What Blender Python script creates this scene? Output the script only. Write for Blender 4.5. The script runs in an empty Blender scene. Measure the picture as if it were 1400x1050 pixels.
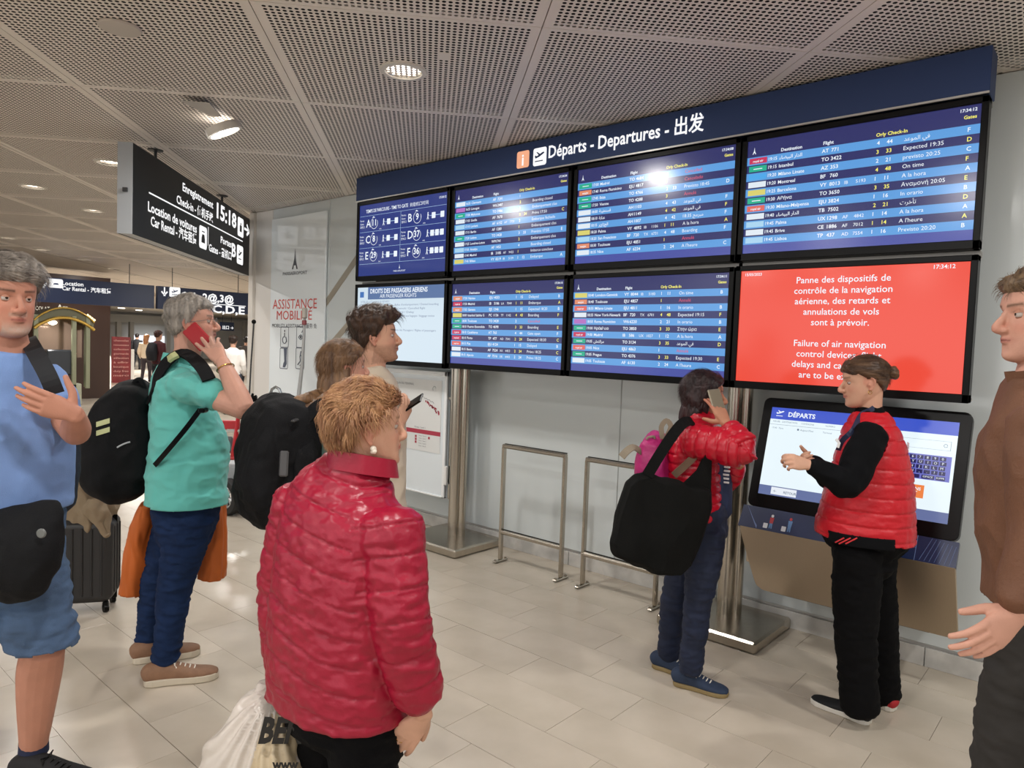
import bpy, math, random
import numpy as np
from mathutils import Vector, Matrix
from math import sin, cos, pi, radians, sqrt, atan2, hypot
random.seed(7); np.random.seed(7)
scn = bpy.context.scene
COL = scn.collection

# ------------------------------------------------------------------ camera
FPX = 970.0; YAW = radians(41.05); PITCH = radians(-3.0); ROLL = radians(2.1); CAMH = 1.65
_f = Vector((-sin(YAW)*cos(PITCH), cos(YAW)*cos(PITCH), sin(PITCH)))
_r0 = Vector((cos(YAW), sin(YAW), 0)); _u0 = _r0.cross(_f)
_r = _r0*cos(ROLL) + _u0*sin(ROLL); _u = -_r0*sin(ROLL) + _u0*cos(ROLL)
CP = Vector((0, 0, CAMH))
cam_d = bpy.data.cameras.new('camera'); cam = bpy.data.objects.new('camera', cam_d); COL.objects.link(cam)
cam_d.sensor_width = 36; cam_d.lens = FPX/1400*36; cam_d.clip_start = 0.05; cam_d.clip_end = 300
M = Matrix.Identity(4)
for i in range(3):
    M[i][0] = _r[i]; M[i][1] = _u[i]; M[i][2] = -_f[i]; M[i][3] = CP[i]
cam.matrix_world = M
scn.camera = cam

# ------------------------------------------------------------------ view, world, exposure
scn.view_settings.view_transform = 'Standard'; scn.view_settings.look = 'None'
scn.view_settings.exposure = 0.0; scn.view_settings.gamma = 1.0; scn.view_settings.use_curve_mapping = False
WORLD_STRENGTH = 1.7; LAMP_POWER = 25.0; HIDDEN_POWER = 33.0; LAMP_COLOR = (1.0, 0.97, 0.935)
w = bpy.data.worlds.new('hall_ambience'); scn.world = w; w.use_nodes = True
w.node_tree.nodes['Background'].inputs[0].default_value = (1.0, 0.98, 0.96, 1)
w.node_tree.nodes['Background'].inputs[1].default_value = WORLD_STRENGTH
scn.cycles.max_bounces = 6; scn.cycles.diffuse_bounces = 4; scn.cycles.glossy_bounces = 3
scn.cycles.transmission_bounces = 4; scn.cycles.transparent_max_bounces = 8
scn.cycles.caustics_reflective = False; scn.cycles.caustics_refractive = False
scn.cycles.sample_clamp_indirect = 4.0
scn.cycles.use_denoising = True

def ray(x, y): return _f + _r*((x-700)/FPX) + _u*((525-y)/FPX)
def at_depth(x, y, d): return CP + ray(x, y)*d          # a point seen at (x, y), d metres ahead
def at_z(x, y, z):
    d = ray(x, y); return CP + d*((z-CAMH)/d.z)
def at_X(x, y, X):
    d = ray(x, y); return CP + d*(X/d.x)
def at_Y(x, y, Y):
    d = ray(x, y); return CP + d*(Y/d.y)
D = at_depth

# ------------------------------------------------------------------ colour and materials
def lin(c):
    if isinstance(c, str):
        c = c.lstrip('#'); c = tuple(int(c[i:i+2], 16)/255 for i in (0, 2, 4))
    return tuple((v/12.92 if v <= 0.04045 else ((v+0.055)/1.055)**2.4) for v in c)
_mats = {}
def mat(name, color='#888888', rough=0.5, metal=0.0, noise=0.0, nscale=8.0, bump=0.0, bscale=40.0, emit=0.0, spec=0.5,
        coat=0.0, attr=False, stretch=None, rand=0.0, color2=None, alpha=1.0, sheen=0.0, trans=0.0, aniso=0.0):
    if name in _mats: return _mats[name]
    m = bpy.data.materials.new(name); m.use_nodes = True; _mats[name] = m
    nt = m.node_tree; N = nt.nodes; L = nt.links; b = N['Principled BSDF']
    c = lin(color); b.inputs['Base Color'].default_value = (*c, 1)
    b.inputs['Roughness'].default_value = rough; b.inputs['Metallic'].default_value = metal
    b.inputs['Specular IOR Level'].default_value = spec; b.inputs['Coat Weight'].default_value = coat
    b.inputs['Coat Roughness'].default_value = 0.08
    b.inputs['Sheen Weight'].default_value = sheen
    b.inputs['Transmission Weight'].default_value = trans
    b.inputs['Anisotropic'].default_value = aniso
    b.inputs['Alpha'].default_value = alpha
    if emit: b.inputs['Emission Color'].default_value = (*c, 1); b.inputs['Emission Strength'].default_value = emit
    tc = N.new('ShaderNodeTexCoord'); mp = N.new('ShaderNodeMapping'); L.new(tc.outputs['Object'], mp.inputs[0])
    if stretch: mp.inputs['Scale'].default_value = stretch
    src = None
    if attr:
        a = N.new('ShaderNodeAttribute'); a.attribute_name = 'Col'; src = a.outputs['Color']
        L.new(src, b.inputs['Base Color'])
    if noise > 0 or color2:
        n = N.new('ShaderNodeTexNoise'); n.inputs['Scale'].default_value = nscale; n.inputs['Detail'].default_value = 5
        L.new(mp.outputs[0], n.inputs['Vector'])
        r = N.new('ShaderNodeValToRGB'); L.new(n.outputs['Fac'], r.inputs[0])
        r.color_ramp.elements[0].position = 0.32; r.color_ramp.elements[1].position = 0.68
        if color2 and not attr:
            r.color_ramp.elements[0].color = (*c, 1); r.color_ramp.elements[1].color = (*lin(color2), 1)
            L.new(r.outputs[0], b.inputs['Base Color'])
        else:
            r.color_ramp.elements[0].color = (1-noise,)*3+(1,); r.color_ramp.elements[1].color = (1+noise,)*3+(1,)
            mx = N.new('ShaderNodeMix'); mx.data_type = 'RGBA'; mx.blend_type = 'MULTIPLY'; mx.inputs[0].default_value = 1
            if src: L.new(src, mx.inputs[6])
            else: mx.inputs[6].default_value = (*c, 1)
            L.new(r.outputs[0], mx.inputs[7]); L.new(mx.outputs[2], b.inputs['Base Color'])
    if rand > 0:
        oi = N.new('ShaderNodeObjectInfo'); ge = N.new('ShaderNodeNewGeometry')
        ad = N.new('ShaderNodeMath'); ad.operation = 'ADD'; L.new(oi.outputs['Random'], ad.inputs[0]); L.new(ge.outputs['Random Per Island'], ad.inputs[1])
        fr = N.new('ShaderNodeMath'); fr.operation = 'FRACT'; L.new(ad.outputs[0], fr.inputs[0])
        mr = N.new('ShaderNodeMapRange'); mr.inputs['To Min'].default_value = 1-rand; mr.inputs['To Max'].default_value = 1+rand
        L.new(fr.outputs[0], mr.inputs['Value'])
        hs = N.new('ShaderNodeHueSaturation'); L.new(mr.outputs[0], hs.inputs['Value'])
        lk = b.inputs['Base Color'].links
        if lk: L.new(lk[0].from_socket, hs.inputs['Color'])
        else: hs.inputs['Color'].default_value = (*c, 1)
        L.new(hs.outputs[0], b.inputs['Base Color'])
    if bump > 0:
        n2 = N.new('ShaderNodeTexNoise'); n2.inputs['Scale'].default_value = bscale; n2.inputs['Detail'].default_value = 6
        L.new(mp.outputs[0], n2.inputs['Vector'])
        bp = N.new('ShaderNodeBump'); bp.inputs['Strength'].default_value = min(1, bump); bp.inputs['Distance'].default_value = 0.01
        L.new(n2.outputs['Fac'], bp.inputs['Height']); L.new(bp.outputs[0], b.inputs['Normal'])
    return m
def emis(name, color, s=1.0, gloss=0.25):
    if name in _mats: return _mats[name]
    m = mat(name, color, rough=gloss, emit=s); b = m.node_tree.nodes['Principled BSDF']
    b.inputs['Base Color'].default_value = (0.004, 0.004, 0.005, 1)
    return m

# ------------------------------------------------------------------ mesh building
class MB:
    def __init__(s): s.v = []; s.f = []; s.m = []; s.cur = 0
    def add(s, vs, fs, mi=None):
        o = len(s.v); s.v.extend([tuple(p) for p in vs]); s.f.extend([tuple(i+o for i in f) for f in fs])
        s.m.extend([s.cur if mi is None else mi]*len(fs)); return s
    def quad(s, a, b, c, d): return s.add([a, b, c, d], [(0, 1, 2, 3)])
    def box(s, c, size, R=None, bev=0.0):
        hx, hy, hz = size[0]/2, size[1]/2, size[2]/2
        if bev <= 0:
            pts = [Vector((x*hx, y*hy, z*hz)) for x in (-1, 1) for y in (-1, 1) for z in (-1, 1)]
            fs = [(0, 1, 3, 2), (4, 6, 7, 5), (0, 4, 5, 1), (2, 3, 7, 6), (0, 2, 6, 4), (1, 5, 7, 3)]
        else:
            b = min(bev, hx*.95, hy*.95, hz*.95); pts = []; fs = []
            for sx in (-1, 1):
                for sy in (-1, 1):
                    for sz in (-1, 1):
                        pts += [Vector((sx*hx, sy*(hy-b), sz*(hz-b))), Vector((sx*(hx-b), sy*hy, sz*(hz-b))), Vector((sx*(hx-b), sy*(hy-b), sz*hz))]
            def I(sx, sy, sz, k): return ((sx > 0)*4+(sy > 0)*2+(sz > 0))*3+k
            for a in (-1, 1):
                fs.append([I(a, -1, -1, 0), I(a, 1, -1, 0), I(a, 1, 1, 0), I(a, -1, 1, 0)][::a])
                fs.append([I(-1, a, -1, 1), I(-1, a, 1, 1), I(1, a, 1, 1), I(1, a, -1, 1)][::a])
                fs.append([I(-1, -1, a, 2), I(1, -1, a, 2), I(1, 1, a, 2), I(-1, 1, a, 2)][::a])
            for a in (-1, 1):
                for b2 in (-1, 1):
                    fs.append([I(a, b2, -1, 0), I(a, b2, -1, 1), I(a, b2, 1, 1), I(a, b2, 1, 0)][::a*b2])
                    fs.append([I(a, -1, b2, 0), I(a, 1, b2, 0), I(a, 1, b2, 2), I(a, -1, b2, 2)][::a*b2])
                    fs.append([I(-1, a, b2, 1), I(-1, a, b2, 2), I(1, a, b2, 2), I(1, a, b2, 1)][::a*b2])
                    for c2 in (-1, 1):
                        fs.append([I(a, b2, c2, 0), I(a, b2, c2, 1), I(a, b2, c2, 2)][::a*b2*c2])
        R = R or Matrix.Identity(3); c = Vector(c)
        return s.add([c + R @ p for p in pts], fs)
    def tube(s, pts, r, n=10, cap=True, closed=False):
        pts = [Vector(p) for p in pts]; rs = r if isinstance(r, (list, tuple)) else [r]*len(pts)
        vs = []; up = None
        for i, p in enumerate(pts):
            if closed: t = pts[(i+1) % len(pts)] - pts[i-1]
            else: t = pts[min(i+1, len(pts)-1)] - pts[max(i-1, 0)]
            t.normalize()
            if up is None: up = Vector((0, 0, 1)) if abs(t.z) < .9 else Vector((1, 0, 0))
            a = up - t*up.dot(t)
            if a.length < 1e-4: a = t.orthogonal()
            a.normalize(); up = a; b = t.cross(a)
            for k in range(n):
                th = 2*pi*k/n; vs.append(p + (a*cos(th)+b*sin(th))*rs[i])
        fs = []; m = len(pts)
        for i in range(m if closed else m-1):
            j = (i+1) % m
            for k in range(n):
                k2 = (k+1) % n; fs.append((i*n+k, i*n+k2, j*n+k2, j*n+k))
        if cap and not closed: fs.append(tuple(range(n))[::-1]); fs.append(tuple((m-1)*n+k for k in range(n)))
        return s.add(vs, fs)
    def lathe(s, prof, c=(0, 0, 0), n=24, R=None, cap=True):
        c = Vector(c); R = R or Matrix.Identity(3); vs = []; fs = []
        for (r, z) in prof:
            for k in range(n):
                th = 2*pi*k/n; vs.append(c + R @ Vector((r*cos(th), r*sin(th), z)))
        for i in range(len(prof)-1):
            for k in range(n):
                k2 = (k+1) % n; fs.append((i*n+k, i*n+k2, (i+1)*n+k2, (i+1)*n+k))
        if cap: fs.append(tuple(range(n))[::-1]); fs.append(tuple((len(prof)-1)*n+k for k in range(n)))
        return s.add(vs, fs)
    def prism(s, poly, o, ax, ay, az):   # 2D outline in plane (ax, ay) at o, extruded along az
        o, ax, ay, az = Vector(o), Vector(ax), Vector(ay), Vector(az); n = len(poly)
        v = [o+ax*p[0]+ay*p[1] for p in poly]; v += [p+az for p in v]
        fs = [tuple(range(n))[::-1], tuple(range(n, 2*n))] + [(i, (i+1) % n, n+(i+1) % n, n+i) for i in range(n)]
        return s.add(v, fs)
    def build(s, name, m, parent=None, smooth=False, bevel=0.0):
        me = bpy.data.meshes.new(name); me.from_pydata([tuple(v) for v in s.v], [], s.f)
        ms = m if isinstance(m, (list, tuple)) else [m]
        for x in ms: me.materials.append(x)
        if len(ms) > 1: me.polygons.foreach_set('material_index', s.m)
        me.validate()
        o = bpy.data.objects.new(name, me); COL.objects.link(o)
        if smooth:
            me.polygons.foreach_set('use_smooth', [True]*len(me.polygons))
            try: me.set_sharp_from_angle(angle=radians(smooth if smooth > 1 else 40))
            except Exception: pass
        if bevel:
            md = o.modifiers.new('b', 'BEVEL'); md.width = bevel; md.segments = 2; md.limit_method = 'ANGLE'
        if parent: attach(o, parent)
        return o
def attach(o, parent):
    o.parent = parent; o.matrix_parent_inverse = parent_world(parent).inverted()
def parent_world(p):
    m = p.matrix_basis.copy()
    if p.parent: m = parent_world(p.parent) @ p.matrix_parent_inverse @ m
    return m
def thing(name, label, cat, loc=(0, 0, 0), group=None):
    o = bpy.data.objects.new(name, None); COL.objects.link(o); o.location = Vector(loc); o.empty_display_size = 0.1
    o['label'] = label; o['category'] = cat
    if group: o['group'] = group
    return o
def tag(o, label, cat, group=None):
    o['label'] = label; o['category'] = cat
    if group: o['group'] = group
    return o
def struct(o): o['kind'] = 'structure'; return o
def stuff(o): o['kind'] = 'stuff'; return o

# Arabic letters joined by hand (presentation forms), written right to left
_AR = {'ا': ('\uFE8D', None, None, '\uFE8E'), 'ل': ('\uFEDD', '\uFEDF', '\uFEE0', '\uFEDE'), 'د': ('\uFEA9', None, None, '\uFEAA'), 'ر': ('\uFEAD', None, None, '\uFEAE'),
       'ب': ('\uFE8F', '\uFE91', '\uFE92', '\uFE90'), 'ي': ('\uFEF1', '\uFEF3', '\uFEF4', '\uFEF2'), 'ض': ('\uFEBD', '\uFEBF', '\uFEC0', '\uFEBE'), 'ء': ('\uFE80', None, None, '\uFE80'),
       'ف': ('\uFED1', '\uFED3', '\uFED4', '\uFED2'), 'م': ('\uFEE1', '\uFEE3', '\uFEE4', '\uFEE2'), 'و': ('\uFEED', None, None, '\uFEEE'), 'ع': ('\uFEC9', '\uFECB', '\uFECC', '\uFECA'),
       'ت': ('\uFE95', '\uFE97', '\uFE98', '\uFE96'), 'أ': ('\uFE83', None, None, '\uFE84'), 'خ': ('\uFEA5', '\uFEA7', '\uFEA8', '\uFEA6'), 'ن': ('\uFEE5', '\uFEE7', '\uFEE8', '\uFEE6'),
       'س': ('\uFEB1', '\uFEB3', '\uFEB4', '\uFEB2'), 'ق': ('\uFED5', '\uFED7', '\uFED8', '\uFED6'), 'ط': ('\uFEC1', '\uFEC3', '\uFEC4', '\uFEC2'), 'ة': ('\uFE93', None, None, '\uFE94'),
       'ج': ('\uFE9D', '\uFE9F', '\uFEA0', '\uFE9E'), 'ه': ('\uFEE9', '\uFEEB', '\uFEEC', '\uFEEA'), 'ح': ('\uFEA1', '\uFEA3', '\uFEA4', '\uFEA2')}
def arab(t):
    out = []
    for i, ch in enumerate(t):
        if ch not in _AR: out.append(ch); continue
        pv = i > 0 and t[i-1] in _AR and _AR[t[i-1]][1] is not None
        nx = i < len(t)-1 and t[i+1] in _AR and t[i+1] != 'ء' and _AR[ch][1] is not None
        fm = _AR[ch]; out.append((fm[2] if pv and nx else fm[3] if pv else fm[1] if nx else fm[0]) or fm[0])
    return ''.join(reversed(out))
_tc = {}
def text_mesh(body, bold):
    k = (body, bold)
    if k in _tc: return _tc[k]
    cu = bpy.data.curves.new('t', 'FONT'); cu.body = body; cu.size = 1; cu.offset = bold; cu.resolution_u = 2; cu.fill_mode = 'FRONT'
    ob = bpy.data.objects.new('t', cu); me = ob.to_mesh()
    v = np.zeros(len(me.vertices)*3); me.vertices.foreach_get('co', v); v = v.reshape(-1, 3)
    fs = [tuple(p.vertices) for p in me.polygons]
    ob.to_mesh_clear(); bpy.data.objects.remove(ob); bpy.data.curves.remove(cu)
    _tc[k] = (v, fs); return _tc[k]
def text(mb, body, o, ax, ay, h, wmax=None, align='l', bold=0.0, width=None, out=None, mi=None):
    """flat lettering: o = baseline start, ax/ay unit axes, h = em height"""
    v, fs = text_mesh(body, bold)
    if not len(v): return
    ax = Vector(ax); ay = Vector(ay); o = Vector(o)
    x0, x1 = v[:, 0].min(), v[:, 0].max(); wd = (x1-x0)*h; sx = h
    if width: sx = width/(x1-x0); wd = width
    elif wmax and wd > wmax: sx = h*wmax/wd; wd = wmax
    off = {'l': 0, 'c': -wd/2, 'r': -wd}[align]
    if out is not None: o = o + Vector(out)
    mb.add([o + ax*((p[0]-x0)*sx+off) + ay*(p[1]*h) for p in v], fs, mi)

def stuff_l(m, n, mm, p):
    o = m.build(n, mm, p); o['kind'] = 'stuff'; return o
# ================================================================== THE SETTING
CZ = 3.125; WY = 4.36; X0 = -7.95
m_tile = mat('polished_marble', '#cfc4b4', rough=0.22, color2='#c2b7a6', nscale=3.2, bump=0.02, bscale=25, rand=0.010, spec=0.4)
m_grout = mat('tile_grout', '#b0a697', rough=0.8)
m_wall = mat('white_glass_wall', '#d2d9da', rough=0.12, spec=0.5, noise=0.01, nscale=1.5)
m_wallw = mat('white_wall', '#e2dfda', rough=0.3)
m_joint = mat('silver_joint', '#c5c4c0', rough=0.3, metal=0.6)
m_ceil = mat('ceiling_sheet', '#ece3da', rough=0.42, metal=0.0, noise=0.02, nscale=2)
m_plen = mat('plenum_black', '#17130f', rough=0.95)
m_skirt = mat('grey_marble', '#d6d4cf', rough=0.25, color2='#b3b2af', nscale=7)
m_steel = mat('brushed_steel', '#bdb6aa', rough=0.27, metal=1.0, noise=0.06, nscale=30, stretch=(1, 1, 0.03), aniso=0.3)
m_steel2 = mat('satin_steel_panel', '#beae9a', rough=0.36, metal=1.0, noise=0.03, nscale=40, stretch=(30, 1, 0.3))
m_navy = mat('navy_paint', '#2f4068', rough=0.5, spec=0.25)
m_black = mat('black_plastic', '#050506', rough=0.35, spec=.18)
m_dgrey = mat('dark_grey_plastic', '#2b2b2c', rough=0.45)
m_white = mat('white_print', '#f4f4f2', rough=0.5)
m_whiteE = emis('lit_white', '#ffffff', 1.0)

# floor: base slab and marble tiles
mb = MB(); mb.box((-22, 10, -0.057), (70, 50, 0.1)); floor = struct(mb.build('floor', m_grout))
TL, TW = 0.62, 0.285
tile_me = {}
def tile_mesh(kind='full'):
    if kind not in tile_me:
        t = MB(); t.box((0, 0, -0.004), (TL-0.002, TW-0.002, 0.008), bev=0.0004); o = t.build('floor_tile', m_tile); tile_me[kind] = o.data; bpy.data.objects.remove(o)
    return tile_me[kind]
cells = []
for k in range(-28, 46):
    yc = 3.795 - TW*(k+0.5)+TW*2
    off = [0.0, 0.31, 0.16, 0.45][k % 4]
    for i in range(-45, 4):
        xc = -0.725 + TL*(i-0.5) + off
        if yc+TW/2 > WY+0.02 and xc > X0-0.3: continue
        if yc > 14 or yc < -1.0: continue
        p = Vector((xc, yc, 0)) - CP; z = p.dot(_f)
        if z < 0.7: continue
        u = p.dot(_r)/z*FPX+700; v = 525-p.dot(_u)/z*FPX
        if -120 < u < 1520 and v < 1250: cells.append((z, xc, yc))
cells = list({(round(a, 3), round(b, 3), round(c, 3)) for a, b, c in cells}); cells.sort()
for z, xc, yc in cells[:290]:
    o = bpy.data.objects.new('floor_tile', tile_mesh()); COL.objects.link(o); o.location = (xc, yc, 0); o.parent = floor
mb = MB()
for z, xc, yc in cells[290:]:
    h, l = TW/2-0.0012, TL/2-0.0012
    mb.add([(xc-l, yc-h, 0), (xc+l, yc-h, 0), (xc+l, yc+h, 0), (xc-l, yc+h, 0)], [(0, 1, 2, 3)])
stuff(mb.build('floor_tiling', m_tile, floor))

# back wall with glass panels, skirting
mb = MB(); mb.box((6.1, 0, 1.55), (.2, 9, 3.1)); struct(mb.build('wall_right_unseen', mat('side_wall_beige', '#b8aea2', rough=.6)))  # unseen wall added to shut out world light from the right
mb = MB(); mb.box(((X0+6)/2, WY+0.13, 1.6), (6-X0, 0.22, 3.2)); wall = struct(mb.build('wall_back', m_wallw))
edges = [X0, -7.52, -6.40, -5.72, -4.35, -2.75, -1.15, 0.45, 2.05, 3.65, 5.25]
for a, b in zip(edges[:-1], edges[1:]):
    t = MB(); t.box(((a+b)/2, WY+0.009, 1.62), (b-a-0.006, 0.018, 3.0), bev=0.003)
    t.build('wall_panel', m_wall if a > -7.6 else m_wallw, wall)
mb = MB(); mb.box(((X0+6)/2, WY+0.012, 1.62), (6-X0, 0.008, 3.0)); mb.build('panel_joint', m_joint, wall)
mb = MB(); x = X0
while x < 5.5:
    mb.box((x+0.6, WY-0.004, 0.052), (1.196, 0.016, 0.104), bev=0.002); x += 1.2
struct(mb.build('baseboard_back', m_skirt))
# the corner post where the wall ends
mb = MB(); mb.box((X0+0.01, WY+0.09, 1.56), (0.10, 0.26, 3.12), bev=0.008); mb.box((X0-0.02, WY+0.6, 1.56), (0.06, 1.1, 3.12)); struct(mb.build('trim_1', mat('corner_white', '#d9d4cc', rough=0.4)))
# diagonal metal strips on the wall beside the assistance panel
m_strip = mat('strip_steel', '#b9b09f', rough=0.35, metal=0.7)
for (xa, ya, xb, yb) in ((443, 418, 492, 347), (455, 468, 492, 425)):
    a = at_Y(xa, ya, WY-0.004); b = at_Y(xb, yb, WY-0.004); d = (b-a).normalized(); a = a-d*0.1; b = b+d*0.9; n = Vector((0, 1, 0)).cross(d)*0.035
    t = MB(); q = Vector((0, 0.006, 0)); t.add([a-n, a+n, b+n, b-n, a-n+q, a+n+q, b+n+q, b-n+q], [(0, 1, 2, 3), (4, 7, 6, 5), (0, 4, 5, 1), (2, 6, 7, 3), (1, 5, 6, 2), (0, 3, 7, 4)])
    struct(t.build('trim_2', m_strip))

# perforated ceiling
AX = Vector((-sin(radians(48)), cos(radians(48)), 0)); BX = Vector((cos(radians(48)), sin(radians(48)), 0))
PA, PB, A0, B0 = 1.33, 1.307, 3.32, -2.13
def cpt(a, b, z=CZ): return AX*a + BX*b + Vector((0, 0, z))
mb = MB(); mb.box((-9, 6, CZ+0.45), (50, 40, 0.1)); ceil = struct(mb.build('ceiling', m_plen))
def panel_mesh(n, sides, seg_mi=0):
    ha, hb = PA/2-0.002, PB/2-0.0025; ra, rb = 0.022, 0.040
    t = MB(); ca = (2*ha-2*ra)/n; cb = (2*hb-2*rb)/n; V = []; F = []
    vid = {}
    def V3(a, b):
        k = (round(a, 5), round(b, 5))
        if k not in vid: vid[k] = len(V); V.append((a, b, 0))
        return vid[k]
    ga = [-ha+ra+ca*i for i in range(n+1)]; gb = [-hb+rb+cb*i for i in range(n+1)]
    rr = 0.35*min(ca, cb)
    for i in range(n):
        for j in range(n):
            cs = [V3(ga[i], gb[j]), V3(ga[i+1], gb[j]), V3(ga[i+1], gb[j+1]), V3(ga[i], gb[j+1])]
            cx, cy = (ga[i]+ga[i+1])/2, (gb[j]+gb[j+1])/2
            ring = []
            for k in range(sides):
                th = -3*pi/4 + 2*pi*k/sides; ring.append(len(V)); V.append((cx+rr*cos(th), cy+rr*sin(th), 0))
            q = sides//4
            for k in range(4):
                arc = [ring[(k*q+m) % sides] for m in range(q+1)]
                F.append([cs[k], cs[(k+1) % 4]] + arc[::-1])
    t.add(V, F)
    # rims with a folded edge
    def strip(a0, a1, b0, b1): t.add([(a0, b0, 0), (a1, b0, 0), (a1, b1, 0), (a0, b1, 0)], [(0, 1, 2, 3)])
    strip(-ha, -ha+ra, -hb, hb); strip(ha-ra, ha, -hb, hb); strip(-ha+ra, ha-ra, -hb, -hb+rb); strip(-ha+ra, ha-ra, hb-rb, hb)
    for (p, q) in (((-ha, -hb), (ha, -hb)), ((ha, -hb), (ha, hb)), ((ha, hb), (-ha, hb)), ((-ha, hb), (-ha, -hb))):
        t.add([(p[0], p[1], 0), (q[0], q[1], 0), (q[0], q[1], .03), (p[0], p[1], .03)], [(0, 1, 2, 3)])
    o = t.build('ceiling_panel', m_ceil); me = o.data; bpy.data.objects.remove(o); return me
pm = panel_mesh(43, 8); RZ = atan2(AX.y, AX.x)
# local x -> A axis, local y -> -B axis (mirror-free); symmetric panel, so no matter
def wall_side(a, b):
    p = cpt(a, b); return p
far_me = None
for i in range(-4, 16):
    for j in range(-11, 8):
        a, b = A0+PA*(i+.5), B0+PB*(j+2+.5-1)
        p = cpt(a, b)
        if p.y > WY+1.1 and p.x > X0: continue
        if p.x > 3 or p.y < -5 or p.y > 16 or p.x < -16.2: continue
        q = p-CP; z = q.dot(_f)
        if z < -1.0: continue
        if z > 1:
            u = q.dot(_r)/z*FPX+700; v = 525-q.dot(_u)/z*FPX
            if (u < -700 or u > 2200 or v < -900) and z < 2.0: continue
        o = bpy.data.objects.new('ceiling_panel', pm); COL.objects.link(o); o.location = p; o.rotation_euler = (0, 0, RZ); o.parent = ceil

mb = MB()      # beyond this the holes can no longer be told apart: plain sheets with open joints
for i in range(2, 26):
    for j in range(-24, 8):
        p = cpt(A0+PA*(i+.5), B0+PB*(j+1.5), CZ)
        if not (p.x < -16.2 and p.x > -27 and -3.5 < p.y < 30) : continue
        a_, b_ = AX*(PA/2-.006), BX*(PB/2-.012); mb.quad(p-a_-b_, p+a_-b_, p+a_+b_, p-a_+b_)
stuff(mb.build('far_ceiling_panels', mat('ceiling_sheet_far', '#b5aba0', rough=.5), ceil))
# ceiling lamps
m_trim = mat('lamp_trim', '#d8d2c8', rough=0.35)
m_refl = mat('lamp_reflector', '#e8e4dc', rough=0.2, metal=0.9)
m_bulb = emis('lamp_glow', '#fff4e6', 6.0)
def ring_prof(r0, r1, z0, z1): return [(r0, z0), (r1, z0), (r1, z1), (r0, z1), (r0, z0)]
def add_light(p, name='lamp_light', power=None, r=0.09, parent=None):
    l = bpy.data.lights.new(name, 'AREA'); l.shape = 'DISK'; l.size = 2*r; l.energy = power or LAMP_POWER; l.color = LAMP_COLOR
    o = bpy.data.objects.new(name, l); COL.objects.link(o); o.location = p
    if parent: attach(o, parent)
    return o
protos = {}
def downlight(i, j, label, light=True, group=None):
    p = cpt(A0+PA*(i+.5), B0+PB*(j+2+.5-1))
    if group is None: t = thing('downlight', label, 'ceiling light', p)
    else: t = thing('downlight', label, 'ceiling light', p, group)
    if 'dl' not in protos:
        m = MB(); m.lathe([(0.098, 0.0), (0.100, -0.012), (0.125, -0.010), (0.130, 0.0), (0.098, 0.002)], n=32, cap=False)
        a = m.build('trim_ring', m_trim, smooth=True)
        m = MB(); m.lathe([(0.098, -0.004), (0.085, 0.03), (0.06, 0.055)], n=28, cap=False); b = m.build('reflector', m_refl, smooth=True)
        m = MB(); m.lathe([(0.0001, 0.004), (0.05, 0.004), (0.090, 0.012)], n=28, cap=False); c = m.build('lamp', m_bulb)
        protos['dl'] = [o.data for o in (a, b, c)]; names = ['trim_ring', 'reflector', 'lamp']
        for o in (a, b, c): bpy.data.objects.remove(o)
    for nm, me in zip(['trim_ring', 'reflector', 'lamp'], protos['dl']):
        o = bpy.data.objects.new(nm, me); COL.objects.link(o); o.parent = t
    if light:
        l = bpy.data.lights.new('lamp_light', 'AREA'); l.shape = 'DISK'; l.size = 0.19; l.energy = LAMP_POWER; l.color = LAMP_COLOR
        lo = bpy.data.objects.new('lamp_light', l); COL.objects.link(lo); lo.location = (0, 0, -0.018); lo.parent = t
    return t
downlight(0, 0, 'round downlight in the perforated ceiling above the departures header, the largest one')
downlight(2, -2, 'recessed downlight seen just above and left of the hanging check-in sign')
downlight(3, -3, 'recessed downlight at the left picture edge, lower than the hanging sign top')
downlight(4, -3, 'recessed downlight under the left lower corner of the hanging sign')
for (x, y, lab_) in ((12, 325, 'far downlight at the left picture edge, above the grey-haired man in pale blue'), (58, 341, 'far downlight just above the left end of the Location sign'), (115, 355, 'far downlight above the middle of the Location sign'), (155, 367, 'far downlight above the right half of the Location sign'), (182, 376, 'farthest downlight, over the gap between the two navy overhead signs')):
    q = at_z(x, y, CZ); a = q.dot(AX); b = q.dot(BX); i = round((a-A0)/PA-.5); j = round((b-B0)/PB-1.5)
    t = downlight(i, j, 'far recessed downlight in the row running back towards the shop sign', True, 'far downlights above the concourse')
    t.location = q; t['label'] = lab_
for i in range(-8, 0, 2):
    for j in range(-8, 8, 2):
        p = cpt(A0+PA*(i+.5), B0+PB*(j+1.5)); q = p-CP
        if p.y > WY-.6 or q.length > 8.5 or p.x < -16: continue
        if q.dot(_f) > .5:
            u = q.dot(_r)/q.dot(_f)*FPX+700; v = 525-q.dot(_u)/q.dot(_f)*FPX
            if -30 < u < 1430 and v > -30: continue
        add_light(p+Vector((0, 0, -0.02)), 'unseen_fill_light', HIDDEN_POWER, .12)  # added fill lights outside the view, no fixtures, brightening the hall
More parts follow.
